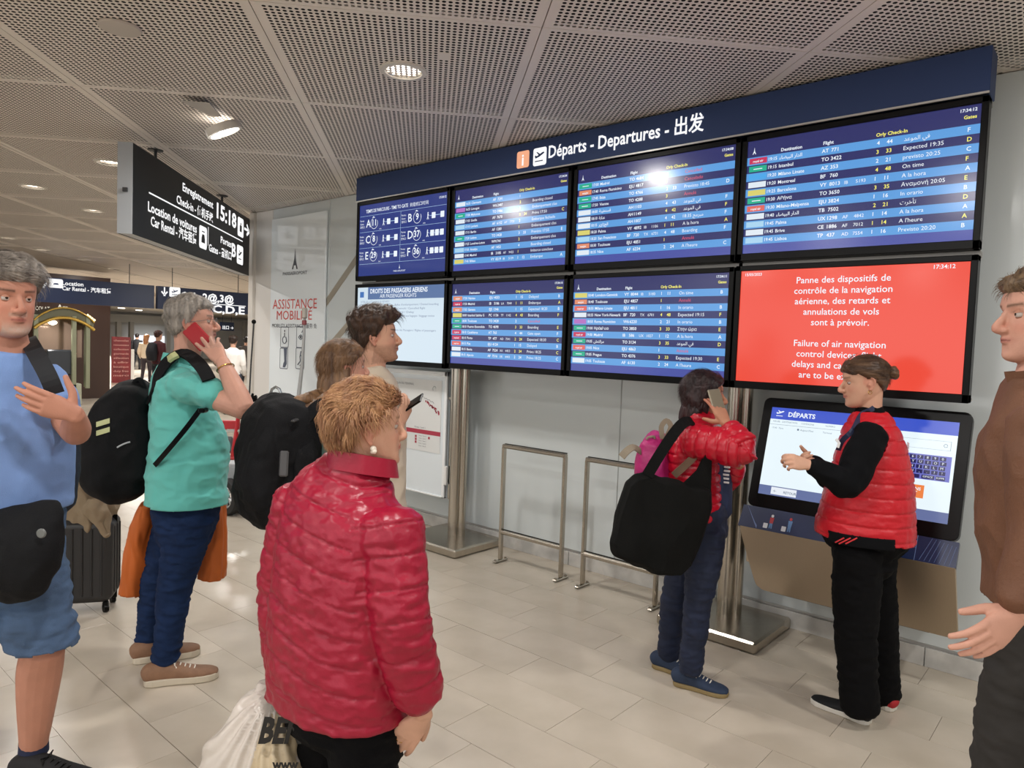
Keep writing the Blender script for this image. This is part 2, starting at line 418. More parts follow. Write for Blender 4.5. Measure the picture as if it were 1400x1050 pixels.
# tilted lamp hanging out of its opening, with the hatch beside it
p = at_z(306, 178, 3.06); t = thing('tilted_spotlight', 'adjustable round spotlight tipped out of the ceiling beside an open hatch plate', 'ceiling light', p)
R = Matrix.Rotation(radians(-24), 3, AX) @ Matrix.Rotation(radians(8), 3, BX)
m = MB(); m.lathe([(0.100, 0.03), (0.118, 0.03), (0.120, -0.02), (0.100, -0.022), (0.100, 0.03)], (0, 0, 0), 32, R, cap=False); m.v = [tuple(Vector(v)+p) for v in m.v]; m.build('housing', m_trim, t, smooth=True)
m = MB(); m.lathe([(0.0001, -0.004), (0.06, -0.004), (0.10, -0.012)], p, 28, R, cap=False); m.build('lamp', m_bulb, t)
m = MB(); m.tube([p+Vector((0.03, 0, 0.03)), p+Vector((0.03, 0.01, CZ-3.06+0.02))], 0.012); m.build('bracket', m_steel, t)
add_light(p+Vector((0, 0, -0.03)), parent=t)
q = at_z(278, 152, 3.09); m = MB()
a = BX*0.085; b = AX*0.13
m.prism([(-1, -1), (1, -1), (1, 0.8), (.2, 1)], q-b*0.2, a, b*1.1, Vector((0, 0, .006)))
tag(m.build('hatch_plate', mat('hatch_grey', '#b8b2ab', rough=0.5)), 'pale open hatch plate hanging beside the tilted spotlight', 'hatch')
q = at_z(164, 38, CZ-0.004); m = MB(); m.lathe([(0.001, -0.008), (0.092, -0.008), (0.098, 0.0), (0.095, 0.004)], q, 32); tag(m.build('round_cover_plate', mat('cover_beige', '#c4bab0', rough=0.4), smooth=True), 'round blank cover plate in the ceiling, upper left', 'ceiling plate')
q = at_z(607, 77, CZ-0.002); m = MB(); m.box(q, (0.09, 0.05, 0.004), Matrix.Rotation(RZ, 3, 'Z')); tag(m.build('ceiling_patch', m_ceil), 'small plain patch covering holes of the ceiling panel near the round downlight', 'ceiling plate')

# ================================================================== MOUNTING FRAME, POLES
TY = 3.95
fr = thing('mounting_frame', 'grey metal rail frame carrying the flight screens', 'frame', (-2.95, TY+0.12, 0))
for z, h in ((2.17, 0.035), (2.872, 0.032), (1.475, 0.02)):
    m = MB(); m.box((-2.95, TY+0.063, z), (4.76, 0.05, h), bev=0.004); m.build('rail', mat('rail_grey', '#8a8884', rough=0.4, metal=0.6), fr)
for x in (-4.12, -2.935, -1.745):
    m = MB(); m.box((x, TY+0.063, 2.17), (0.022, 0.05, 1.40)); m.build('upright', mat('upright_grey', '#3c3b3a', rough=0.4, metal=0.5), fr)
m = MB(); m.box((-2.95, TY+0.100, 2.17), (4.5, 0.02, 1.3)); m.build('backing_plate', m_dgrey, fr)
for (x, lab, xl, xr) in ((-4.165, 'brushed steel pole on a flat steel base, between the plan board and the first barrier', -4.50, -3.83), (-1.775, 'brushed steel pole on a flat steel base, behind the woman with the black tote', -2.08, -1.465)):
    t = thing('support_pole', lab, 'pole', (x, 4.13, 0))
    m = MB(); m.lathe([(0.050, 0.06), (0.050, 2.86)], (x-0.018, 4.13, 0), 40, cap=False); m.build('column', m_steel, t, smooth=True)
    m = MB(); m.lathe([(0.033, 0.06), (0.033, 2.86)], (x+0.040, 4.16, 0), 28, cap=False); m.build('cable_tube', m_steel, t, smooth=True)
    m = MB(); m.box(((xl+xr)/2, 4.075, 0.034), (xr-xl, 0.555, 0.068), bev=0.012); m.build('base_plate', m_steel, t)

# ================================================================== HEADER SIGN
hs = thing('departures_header', 'long navy header sign reading Départs - Departures above the flight screens', 'sign', (-2.96, TY, 2.9))
m = MB(); m.box((-2.965, TY+0.05, 3.006), (4.79, 0.16, 0.215), bev=0.004); m.build('panel', m_navy, hs)
m = MB(); m.box((-2.965, TY-0.032, 2.9), (4.79, 0.012, 0.010)); m.build('edge_strip', m_joint, hs)
HY = TY-0.032
def wpt(x, y, Y=HY): return at_Y(x, y, Y)
EX = Vector((1, 0, 0)); EZ = Vector((0, 0, 1))
def rrect(cx, cy, hw, hh, r, n=4):
    pts = []
    for (sx, sy, a0) in ((1, 1, 0), (-1, 1, 90), (-1, -1, 180), (1, -1, 270)):
        for k in range(n+1):
            a = radians(a0+90*k/n); pts.append((cx+sx*(hw-r)+r*cos(a), cy+sy*(hh-r)+r*sin(a)))
    return pts
def plate(mb, poly, o, ax, ay, mi=None):
    o = Vector(o); n = len(poly); mb.add([o+Vector(ax)*p[0]+Vector(ay)*p[1] for p in poly], [tuple(range(n))], mi)
PLANE = [(-.42, -.02), (-.36, -.10), (-.05, -.02), (.30, .14), (.42, .22), (.38, .28), (.26, .28), (.02, .18), (-.22, .34), (-.30, .32), (-.10, .12), (-.26, .05), (-.38, .12), (-.43, .10)]
def plane_icon(mb, o, ax, ay, s, mi=None):
    plate(mb, [(p[0]*s, p[1]*s) for p in PLANE], o, ax, ay, mi)
    plate(mb, [(-.42*s, -.34*s), (.3*s, -.34*s), (.3*s, -.27*s), (-.42*s, -.27*s)], o, ax, ay, mi)
zc = 3.003
m = MB(); a = at_Y(715, 218, HY); plate(m, rrect(0, 0, .058, .060, .016), a, EX, EZ); m.build('info_symbol_plate', emis('orange_lit', '#f4ad87', 1.0), hs)
b = at_Y(738, 214, HY); m = MB(); plate(m, rrect(0, 0, .060, .062, .016), b, EX, EZ); m.build('plane_symbol_plate', m_whiteE, hs)
m = MB(); o2 = Vector((0, -0.002, 0))
text(m, 'i', a+o2+Vector((-.0, 0, -.042)), EX, EZ, .115, align='c', bold=.02)
c0 = at_Y(750, 218, HY); c1 = at_Y(962, 183, HY)
text(m, 'Départs - Departures - 出发', (c0.x, HY-.002, zc-.030), EX, EZ, .118, width=c1.x-c0.x, bold=.018)
stuff_l(m, 'lettering', m_whiteE, hs)
m = MB(); plane_icon(m, b+o2, EX, EZ, .10); m.build('plane_symbol', m_navy, hs)

# ================================================================== SCREENS
rowb = emis('screen_sky', '#5c9ddd', 1.0, 0.2); rown = emis('screen_navy', '#2e3166', 1.0, 0.2); rowf = emis('screen_violet', '#4750a0', 1.0, 0.2)
scrw = emis('screen_white', '#eef6ff', 1.0, .2); scry = emis('screen_yellow', '#fbf36e', 1.0, .2); scrr = emis('screen_redtext', '#d9546e', 1.0, .2)
scrc = emis('screen_pale', '#bfe0ff', 1.0, .2)
badge = {'g': emis('badge_green', '#1fae8c'), 'o': emis('badge_orange', '#e08a68'), 'r': emis('badge_red', '#c8315a'), 'w': emis('badge_white', '#dfe9f2'), 'y': emis('badge_yellow', '#d8cf6e'), 'b': emis('badge_blue', '#4aa6e8'), 'p': emis('badge_purple', '#b46fc0'), 's': emis('badge_salmon', '#e0665c'), 'l': emis('badge_light', '#a7d3ee')}
def tv(x0, x1, z0, z1, label, Y=TY):
    t = thing('flight_screen', label, 'screen', ((x0+x1)/2, Y, z0))
    B = 0.030; bb = B+0.012; ob = MB(); fy = Y-0.035; cx = (x0+x1)/2
    for (c, s) in (((cx, 0, z1-B/2), (x1-x0, .07, B)), ((cx, 0, z0+bb/2), (x1-x0, .07, bb)), ((x0+B/2, 0, (z0+z1)/2), (B, .07, z1-z0)), ((x1-B/2, 0, (z0+z1)/2), (B, .07, z1-z0))):
        ob.box((c[0], Y, c[2]), s, bev=0.003)
    ob.box((cx, Y+0.012, (z0+z1)/2), (x1-x0-.02, .04, z1-z0-.02))
    ob.build('bezel', m_black, t)
    return t, x0+B, x1-B, z0+bb, z1-B, Y-0.0235
def S(t, u0, v0, u1, v1, A): pass
def screen_panel(t, x0, x1, z0, z1, y, m_):
    m = MB(); m.box(((x0+x1)/2, y+0.004, (z0+z1)/2), (x1-x0+.004, .008, z1-z0+.004)); return m.build('display_panel', m_, t)
def logo_tower(mb, o, s, ax=EX, ay=EZ, mi=None):   # little lattice tower mark
    plate(mb, [(-.32*s, 0), (-.16*s, 0), (-.1*s, .22*s), (.1*s, .22*s), (.16*s, 0), (.32*s, 0), (.16*s, .36*s), (.07*s, .62*s), (.03*s, 1.0*s), (0, 1.25*s), (-.03*s, 1.0*s), (-.07*s, .62*s), (-.16*s, .36*s)], o, ax, ay, mi)
def departures(x0, x1, z0, z1, label, rows, clock='17:34:12', first=0, head='Gates'):
    t, a, b, c, d, y = tv(x0, x1, z0, z1, label)
    W = b-a; Hh = d-c; screen_panel(t, a, b, c, d, y, rowf)
    def P(u, v, k=1): return Vector((a+W*u, y-0.0006*k, d-Hh*v))
    rt = 0.145; rh = 0.0705
    m = MB(); m.quad(P(0, rt), P(1, rt), P(1, 0), P(0, 0)); m.build('title_bar', rown, t)
    W1, Y1, R1 = MB(), MB(), MB()
    em = Hh*0.046
    logo_tower(W1, P(.035, .118, 2), Hh*.05)
    text(W1, 'Destination', P(.17, .128, 2), EX, EZ, em*.85, bold=.02); text(W1, 'Flight', P(.37, .128, 2), EX, EZ, em*.85, bold=.02)
    text(Y1, 'Orly Check-In', P(.60, .128, 2), EX, EZ, em*.85, bold=.02)
    text(W1, clock, P(.985, .045, 2), EX, EZ, em*.72, align='r', bold=.02); text(Y1, head, P(.985, .098, 2), EX, EZ, em*.78, align='r', bold=.02)
    for i, r in enumerate(rows):
        v0 = rt+rh*i; v1 = v0+rh; q_ = MB(); q_.quad(P(0, v1), P(1, v1), P(1, v0), P(0, v0)); q_.build('flight_row', rowb if i % 2 == first else rown, t)
        bd, tm, dest, fl, alt, orly, chk, st, gate = r; base = v0+rh*.70
        k = MB(); k.quad(P(.012, v1-rh*.16, 2), P(.102, v1-rh*.16, 2), P(.102, v0+rh*.14, 2), P(.012, v0+rh*.14, 2)); k.build('airline_badge', badge[bd], t)
        for q in range(5 if bd != 'g' else 1):
            if bd == 'g': W1.quad(P(.035, v0+rh*.56, 3), P(.08, v0+rh*.56, 3), P(.08, v0+rh*.46, 3), P(.035, v0+rh*.46, 3))
        if bd in 'or s': text(W1, 'easyJet' if bd == 'o' else 'royal air', P(.057, v0+rh*.66, 3), EX, EZ, em*.6, align='c', wmax=W*.075, bold=.02)
        text(W1, tm, P(.110, base, 2), EX, EZ, em*.9, wmax=W*.042, bold=.012); text(W1, dest, P(.163, base, 2), EX, EZ, em*.9, wmax=W*.185, bold=.012)
        c1, c2 = fl.split(); text(W1, c1, P(.365, base, 2), EX, EZ, em*.95, bold=.015); text(W1, c2, P(.408, base, 2), EX, EZ, em*.95, bold=.015)
        if alt:
            c1, c2 = alt.split(); text(W1, c1, P(.475, base, 2), EX, EZ, em*.85); text(W1, c2, P(.525, base, 2), EX, EZ, em*.85)
        T = Y1 if i % 2 != first else W1
        text(T, orly, P(.605, base, 2), EX, EZ, em*.95, bold=.015)
        if chk: text(T, chk, P(.645, base, 2), EX, EZ, em*.95, bold=.015)
        if st: text(R1 if st in ('Cancelled', 'Cancelado', 'Annulé', 'Cancelled ') else W1, st, P(.715, base, 2), EX, EZ, em*.98, wmax=W*.2)
        if gate: text(T, gate, P(.955, base, 2), EX, EZ, em*1.0, bold=.015)
    stuff_l(W1, 'lettering', scrw, t); stuff_l(Y1, 'yellow_lettering', scry, t)
    if R1.v: stuff_l(R1, 'red_lettering', scrr, t)
    return t
A_ON = arab('في الموعد')
departures(-1.742, -.567, 2.185, 2.885, 'large flight screen at the top right, above the red message screen', [
 ('r', '19:15', arab('الدار البيضاء'), 'AT 771', '', '4', '44', A_ON, 'F'), ('g', '19:15', 'Istanbul', 'TO 3422', '', '3', '33', 'Expected 19:35', 'D'),
 ('b', '19:20', 'Milano Linate', 'AZ 353', '', '2', '21', 'previsto 20:25', 'C'), ('w', '19:20', 'Montreal', 'BF 760', '', '4', '48', 'On time', 'F'),
 ('y', '19:25', 'Barcelona', 'VY 8013', 'IB 5193', '1', '11', 'A la hora', 'A'), ('g', '19:30', 'Αθήνα', 'TO 3650', '', '3', '35', 'Αναμονή 20:05', 'E'),
 ('s', '19:30', 'Milano-Malpensa', 'EJU 3824', '', '1', '16', 'In orario', 'B'), ('w', '19:40', arab('الدار البيضاء'), 'TB 7502', '', '2', '21', arab('تأخرت'), 'D'),
 ('l', '19:45', 'Palma', 'UX 1298', 'AF 4842', '1', '14', 'A la hora', 'A'), ('w', '19:45', 'Brive', 'CE 1886', 'AF 7012', '1', '14', "A l'heure", 'A'),
 ('l', '19:45', 'Lisboa', 'TP 437', 'AD 7554', '1', '16', 'Previsto 20:20', 'B')], '17:34:12')
departures(-2.922, -1.752, 2.185, 2.885, 'upper flight screen under the word Departures, with red cancelled rows', [
 ('g', '17:00', 'Madrid', 'TO 4684', '', '3', '', 'Cancelled', ''), ('o', '17:40', 'Roma Fiumicino', 'EJU 4817', '', '1', '', 'Cancelado', ''),
 ('g', '17:45', 'Ibiza', 'TO 4766', '', '2', '33', 'Previsto 18:45', 'D'), ('g', '17:50', 'Vienne', 'TO 4288', '', '3', '', 'Annulé', ''),
 ('w', '18:00', arab('قسنطينة'), 'AH 1103', '', '4', '43', A_ON, 'F'), ('w', '18:10', arab('عنابة'), 'AH 1149', '', '4', '42', A_ON, 'F'),
 ('w', '18:15', arab('الجزائر'), 'AH 1007', '', '4', '42', '18:35 ' + arab('مبرمج'), 'F'), ('y', '18:20', 'Palma', 'VY 4892', 'IB 1106', '1', '11', 'A la hora', 'A'),
 ('l', '18:20', 'San Francisco', 'BF 720', 'TX 6731', '4', '48', 'Boarding', 'F'), ('o', '18:30', 'Toulouse', 'EJU 4851', '', '1', '', 'Annulé', ''),
 ('w', '18:35', 'Nice', 'AF 6234', '', '2', '24', "A l'heure", 'C')], '17:34:08')
departures(-4.108, -2.942, 2.185, 2.885, 'upper flight screen right of the gate walking times screen', [
 ('w', '16:55', 'Clermont', 'AF 7291', '', '1', '', '', ''), ('p', '16:55', 'Limoges', 'W6 2487', '', '2', '', 'Boarding closed', ''),
 ('g', '17:00', 'Mykonos', 'TO 3986', '', '3', '', 'Embarquement clos', ''), ('w', '17:05', 'Séville', 'AF 7670', '', '2', '24', 'Prévu 17:50', 'C'),
 ('l', '17:10', 'Lorient', 'AF 6152', 'AF 7731', '2', '', 'Embarque fechado', ''), ('w', '17:15', 'Berlin', 'AF 1280', '', '1', '', 'Embarquement clos', ''),
 ('g', '17:20', 'Lisboa', 'TO 3428', '', '3', '33', 'Previsto 17:55', 'E'), ('w', '17:25', 'Londres-Luton', 'W9 1741', '', '2', '', 'Embarquement clos', ''),
 ('l', '17:30', 'Antalya', 'AF 1452', '', '4', '', 'Boarding closed', ''), ('w', '17:40', 'Madrid', 'IB 3185', 'AF 9422', '1', '', 'Imbarco concluso', ''),
 ('y', '17:45', 'Bilbao', 'VY 8219', 'IB 5139', '1', '12', 'Embarque', 'A')], '17:34:04')
departures(-2.922, -1.752, 1.462, 2.155, 'lower flight screen directly left of the red message screen', [
 ('y', '18:40', 'London-Gatwick', 'VY 8044', 'IB 5180', '1', '11', 'On time', 'B'), ('o', '18:40', 'Toulouse', 'EJU 4857', '', '1', '', 'Annulé', ''),
 ('s', '18:55', 'Milano Linate', 'EJU 4811', '', '1', '16', 'In orario', 'B'), ('w', '18:55', 'New York-Newark', 'BF 720', 'TX 6701', '4', '48', 'Expected 19:15', 'F'),
 ('p', '18:55', 'Roma Fiumicino', 'W6 6220', '', '2', '21', 'In orario', 'B'), ('g', '19:00', 'Ηράκλειο', 'TO 3850', '', '3', '33', 'Στην ώρα', 'E'),
 ('r', '19:00', 'Madrid', 'IB 586', 'UX 1027', '1', '12', 'A la hora', 'A'), ('g', '19:05', arab('مراكش'), 'TO 3134', '', '3', '35', A_ON, 'D'),
 ('s', '19:05', 'Nice', 'EJU 4863', '', '1', '', 'Annulé', ''), ('g', '19:05', 'Prague', 'TO 4376', '', '3', '33', 'Expected 19:30', 'E'),
 ('w', '19:05', 'Toulouse', 'AF 6130', '', '2', '24', "A l'heure", 'C')], '17:34:11')
departures(-4.108, -2.942, 1.462, 2.155, 'lower flight screen right of the passenger rights notice', [
 ('o', '17:50', 'Nantes', 'EJU 4033', '', '1', '15', 'Delayed', 'B'), ('r', '17:50', 'Madrid', 'IB 3186', 'LA 7044', '1', '11', 'Embarque', 'A'),
 ('o', '17:55', 'Geneva', 'EJS 1346', '', '1', '15', 'Expected 18:20', 'B'), ('y', '18:00', 'Istanbul Sabiha G', 'PC 1136', 'TF 1142', '4', '43', 'Boarding', 'F'),
 ('g', '18:00', 'Toulouse', 'TO 3428', '', '2', '', 'Cancelled', ''), ('g', '18:10', 'Puerto Escondido', 'TO 4698', '', '3', '33', 'Boarding', 'E'),
 ('r', '18:10', 'Casablanca', 'AT 765', '', '4', '44', 'Gate open', 'F'), ('r', '18:10', 'Porto', 'TP 477', 'AD 7541', '2', '24', 'Expected 18:30', 'C'),
 ('s', '18:15', 'Pisa', 'EJU 4124', '', '1', '15', 'Delayed', 'B'), ('w', '18:15', 'Bastia', 'AF 7524', 'XK 4453', '2', '24', 'Prévu 18:25', 'C'),
 ('w', '18:15', 'Ajaccio', 'AF 7516', 'XK 4443', '2', '24', 'Prévu 18:25', 'C')], '17:34:10')
# gate walking times
t, a, b, c, d, y = tv(-5.335, -4.135, 2.19, 2.89, 'navy screen with walking times to gates A to F, top left')
screen_panel(t, a, b, c, d, y, emis('screen_deepnavy', '#333f80', 1.0, .12)); W = b-a; Hh = d-c
def P(u, v, k=1): return Vector((a+W*u, y-0.0006*k, d-Hh*v))
m = MB(); l = MB(); ic = MB()
text(m, 'TEMPS DE PARCOURS - TIME TO GATE', P(.08, .115), EX, EZ, .042, width=W*.50, bold=.01); text(m, '到登机口时间', P(.60, .115), EX, EZ, .036, width=W*.2); text(m, '17:34:12', P(.985, .07), EX, EZ, .025, align='r', bold=.02)
for i, (g1, n1, g2, n2) in enumerate((('A', '11', 'B', '9'), ('C', '8', 'D', '37'), ('E', '29', 'F', '36'))):
    v = .155+.225*i
    l.quad(P(.01, v+.003), P(.99, v+.003), P(.99, v), P(.01, v))
    for s, (g, n) in enumerate(((g1, n1), (g2, n2))):
        u = s*.5
        for k, tx in enumerate(('Portes', 'Gates', '登机口')): text(m, tx, P(u+.01, v+.075+.045*k), EX, EZ, .022)
        text(m, g, P(u+.085, v+.16), EX, EZ, .095, bold=.01); text(m, n, P(u+.185, v+.145), EX, EZ, .075, align='c', bold=.02)
        text(m, 'min', P(u+.25, v+.21), EX, EZ, .02)
        cc = P(u+.185, v+.115); m.tube([cc+EX*(.048*cos(radians(q)))+EZ*(.048*sin(radians(q))) for q in range(110, 391, 20)], .0018, 4)
        m.add([cc+EX*-.03+EZ*.052, cc+EX*.012+EZ*.048, cc+EX*-.01+EZ*.062], [(0, 1, 2)])
        cc = P(u+.30, v+.115); ic.lathe([(.001, 0), (.006, 0)], cc+EZ*.025, 8, Matrix.Rotation(radians(90), 3, 'X')); ic.tube([cc+EZ*.018, cc+EZ*-.005], .004, 6); ic.tube([cc+EZ*-.005, cc+EX*.01+EZ*-.028], .0025, 5); ic.tube([cc+EZ*-.005, cc+EX*-.01+EZ*-.028], .0025, 5); ic.tube([cc+EZ*.012, cc+EX*.014+EZ*.002], .002, 5)
        ks = (.36, .45) if g in 'ABCE' else (.35, .40, .45)
        l.quad(P(u+.32, v+.118), P(u+.45, v+.118), P(u+.45, v+.112), P(u+.32, v+.112))
        for q in ks: plate(ic, rrect(0, 0, .022, .024, .004), P(u+q, v+.115, 2), EX, EZ)
l.quad(P(.01, .833), P(.99, .833), P(.99, .83), P(.01, .83)); l.quad(P(.499, .83), P(.501, .83), P(.501, .155), P(.499, .155))
logo_tower(ic, P(.5, .925), .03); text(ic, 'PARIS AEROPORT', P(.5, .965), EX, EZ, .02, align='c')
stuff_l(m, 'lettering', scrw, t); stuff_l(ic, 'symbols', scrw, t); stuff_l(l, 'divider_lines', scrc, t)
# passenger rights notice
t, a, b, c, d, y = tv(-5.335, -4.135, 1.455, 2.160, 'pale passenger rights notice screen at the lower left')
screen_panel(t, a, b, c, d, y, emis('screen_notice', '#cfe0ec', 1.0, .12)); W = b-a; Hh = d-c
m = MB(); m.quad(P(.13, .17), P(1, .17), P(1, .0), P(.13, .0)); m.build('title_bar', emis('notice_blue', '#56719f'), t)
m = MB(); m.quad(P(.03, .14, 2), P(.08, .14, 2), P(.08, .06, 2), P(.03, .06, 2)); m.build('flag_square', emis('flag_blue', '#3c6fb4'), t)
m = MB(); text(m, 'DROITS DES PASSAGERS AERIENS', P(.16, .085, 2), EX, EZ, .055, width=W*.66, bold=.02); text(m, 'AIR PASSENGER RIGHTS', P(.28, .15, 2), EX, EZ, .045, width=W*.42); stuff_l(m, 'title_lettering', scrw, t)
m = MB()
for k, (u, v, s, wd) in enumerate(((.04, .215, 'VOTRE VOL A ETE ANNULE OU RETARDE ?', .36), (.04, .25, 'Vous avez été refusé à l\'embarquement', .36), (.04, .285, 'HAS YOUR FLIGHT BEEN CANCELLED ?', .34), (.46, .26, 'Refus d\'embarquement / Denied boarding', .48), (.46, .31, 'Vol annulé / Cancelled flight', .34), (.46, .36, 'Retard / Delay', .22), (.46, .41, 'Avis relatif aux bagages / baggage notice', .44), (.44, .60, 'Droits des Passagers / Rights of passengers', .48))):
    text(m, s, P(u, v, 2), EX, EZ, .024, width=W*wd)
stuff_l(m, 'body_lettering', emis('notice_grey', '#7e8ba6'), t)

# red message screen
t, a, b, c, d, y = tv(-1.742, -.567, 1.462, 2.158, 'bright red message screen about air navigation failure')
screen_panel(t, a, b, c, d, y, emis('screen_red', '#ee4e3c', 1.0, .16)); W = b-a; Hh = d-c
m = MB()
text(m, '15/05/2023', P(.022, .045), EX, EZ, .022, bold=.012); text(m, '17:34:12', P(.945, .045), EX, EZ, .028, align='r', bold=.012)
for k, s in enumerate(['Panne des dispositifs de', 'contrôle de la navigation', 'aérienne, des retards et', 'annulations de vols', 'sont à prévoir.', '', 'Failure of air navigation', 'control devices, flight', 'delays and cancellations', 'are to be expected.']):
    if s: text(m, s, P(.49, .125+.0905*k), EX, EZ, .049, align='c', bold=.006)
stuff_l(m, 'lettering', scrw, t)

# ================================================================== INTERACTIVE KIOSK
kt = thing('information_kiosk', 'tilted touch kiosk with steel lower panel under the red message screen', 'kiosk', (-1.07, 4.0, 0))
KX0, KX1 = -1.58, -.56
Pt = Vector((0, 4.04, 1.414)); Pm = Vector((0, 3.86, .813)); Ps = Vector((0, 3.80, .704)); Pb = Vector((0, 4.02, .30))
kv = (Pt-Pm).normalized(); kn = Vector((0, -kv.z, kv.y)).normalized()
kh = (Pt-Pm).length; ko = Vector((KX0, Pm.y, Pm.z))
m = MB(); m.prism(rrect((KX1-KX0)/2, kh/2, (KX1-KX0)/2, kh/2, .035), ko-kn*.05, EX, kv, kn*.05); m.build('bezel', m_black, kt, bevel=.004)
def K(u, v, k=1):   # u,v 0..1 on active screen, v down
    w0 = .052; return ko + EX*(w0+(KX1-KX0-2*w0)*u) + kv*(kh-.055-(kh-.13)*v) + kn*(.0005*k)
KW = KX1-KX0-.104; KH = kh-.13
def Q(mb, u0, v0, u1, v1, k=1): mb.quad(K(u0, v1, k), K(u1, v1, k), K(u1, v0, k), K(u0, v0, k))
m = MB(); Q(m, 0, 0, 1, 1); m.build('display_panel', emis('kiosk_white', '#e9f7fd', 1.0, .3), kt)
m = MB(); Q(m, 0, 0, 1, .135, 2); m.build('title_bar', emis('kiosk_blue', '#3a55c8', 1.0, .3), kt)
m = MB(); Q(m, 0, .895, 1, 1, 2); m.build('bottom_bar', emis('kiosk_slate', '#63719e', 1.0, .3), kt)
m = MB(); Q(m, .075, .905, .225, .985, 3); m.build('back_button', emis('kiosk_btn', '#e8eef6', 1.0, .3), kt)
m = MB(); text(m, 'DÉPARTS', K(.105, .095, 3), EX, kv, .036, bold=.03); plane_icon(m, K(.055, .065, 3), EX, kv, .05); stuff_l(m, 'title_lettering', scrw, kt)
m = MB(); Q(m, .60, .35, .985, .60, 2); m.build('keyboard_panel', emis('kiosk_violet', '#6a70c4', 1.0, .3), kt)
m = MB(); l = MB()
rowsK = ['1234567890', 'AZERTYUIOP', 'QSDFGHJKLM', 'WXCVBN,.?!']
for r_, s in enumerate(rowsK):
    for k, ch in enumerate(s):
        u = .61+.0355*k+.004*(r_ % 2); v = .362+.0475*r_
        if u < .955: Q(m, u, v, u+.030, v+.038, 3); text(l, ch, K(u+.015, v+.030, 4), EX, kv, .018, align='c')
for (u0, u1, s) in ((.61, .845, ''), (.855, .915, 'ESPACE'), (.922, .965, 'SUPPR')):
    Q(m, u0, .555, u1, .592, 3); 
    if s: text(l, s, K((u0+u1)/2, .58, 4), EX, kv, .013, align='c')
stuff_l(m, 'keys', emis('kiosk_key', '#1e2257', 1.0, .3), kt); stuff_l(l, 'key_lettering', scrw, kt)
m = MB(); Q(m, .63, .66, .875, .79, 2); m.build('order_button', emis('kiosk_orange', '#ee8446', 1.0, .3), kt)
m = MB(); text(m, 'INFORMATIONS', K(.86, .715, 3), EX, kv, .021, align='r', bold=.02); text(m, 'AEROPORT', K(.845, .755, 3), EX, kv, .021, align='r', bold=.02); stuff_l(m, 'button_lettering', scrw, kt)
m = MB(); text(m, 'HEURE   DESTINATION', K(.02, .17, 3), EX, kv, .013); text(m, 'COMPAGNIE', K(.19, .17, 3), EX, kv, .012); text(m, 'NUMERO', K(.33, .17, 3), EX, kv, .012); text(m, '17:40   Paris', K(.02, .245, 3), EX, kv, .013); text(m, '● Aujourd\'hui', K(.17, .245, 3), EX, kv, .015); text(m, 'Terminal', K(.32, .245, 3), EX, kv, .013); text(m, '←', K(.09, .962, 4), EX, kv, .022); text(m, 'RETOUR', K(.15, .962, 4), EX, kv, .018, bold=.02)
Q(m, 0, .195, .62, .198, 3); Q(m, .62, .20, .975, .202, 3); Q(m, .62, .29, .975, .292, 3); Q(m, .973, .20, .975, .29, 3); m.tube([K(.95, .245, 3)+EX*.008*cos(q*.6)+kv*.008*sin(q*.6) for q in range(11)], .001, 4)
stuff_l(m, 'page_lettering', emis('kiosk_grey', '#6f7f92', 1.0, .3), kt)
# printed strip below the screen
sv = (Pm-Ps).normalized(); sn = Vector((0, -sv.z, sv.y)).normalized(); sh = (Pm-Ps).length; so = Vector((KX0-.02, Ps.y, Ps.z))
m = MB(); m.prism([(0, 0), (KX1-KX0+.025, 0), (KX1-KX0+.025, sh), (0.004, sh)], so-sn*.03, EX, sv, sn*.03); strip_o = m.build('printed_strip', mat('strip_navy', '#1b2b52', rough=.35), kt)
def SP(u, v, k=1): return so+EX*(u*1.04)+sv*(v*sh)+sn*(.0006*k)
m = MB()
for k in range(7):
    m.tube([SP(.03+.008*k, .95-.1*k), SP(.10-.0*k, .02+.02*k)], .0008, 4)
    m.tube([SP(.86+.02*k, .05), SP(.90+.016*k, .98-.03*k)], .0008, 4)
for u in (.70, .84): m.tube([SP(u, 0), SP(u, 1)], .0015, 4)
m.tube([SP(.70, .5), SP(.84, .5)], .001, 4)
m.build('fine_lines', mat('pale_line', '#6c84b8', rough=.5), strip_o)
fg = {'r': MB(), 'w': MB(), 'b': MB()}
for (u, cb) in ((.17, 'r'), (.265, 'b'), (.635, 'r'), (.755, 'w')):
    o3 = SP(u, .12, 2)
    plate(fg[cb], [(-.009, .028), (.009, .028), (.011, .062), (-.011, .062)], o3, EX, sv)
    plate(fg['b'], [(-.008, 0), (-.002, 0), (0, .02), (.003, 0), (.009, 0), (.008, .03), (-.008, .03)], o3, EX, sv)
    plate(fg['r' if cb != 'r' else 'w'], rrect(0, .071, .007, .008, .006), o3, EX, sv)
    plate(fg['w'], rrect(-.028 if u < .5 else .03, .012, .012, .014, .003), o3, EX, sv)
for k, cc in (('r', '#b03038'), ('w', '#d8dce2'), ('b', '#5f86b8')): stuff(fg[k].build('printed_travellers', mat('print_'+k, cc, rough=.5), strip_o))
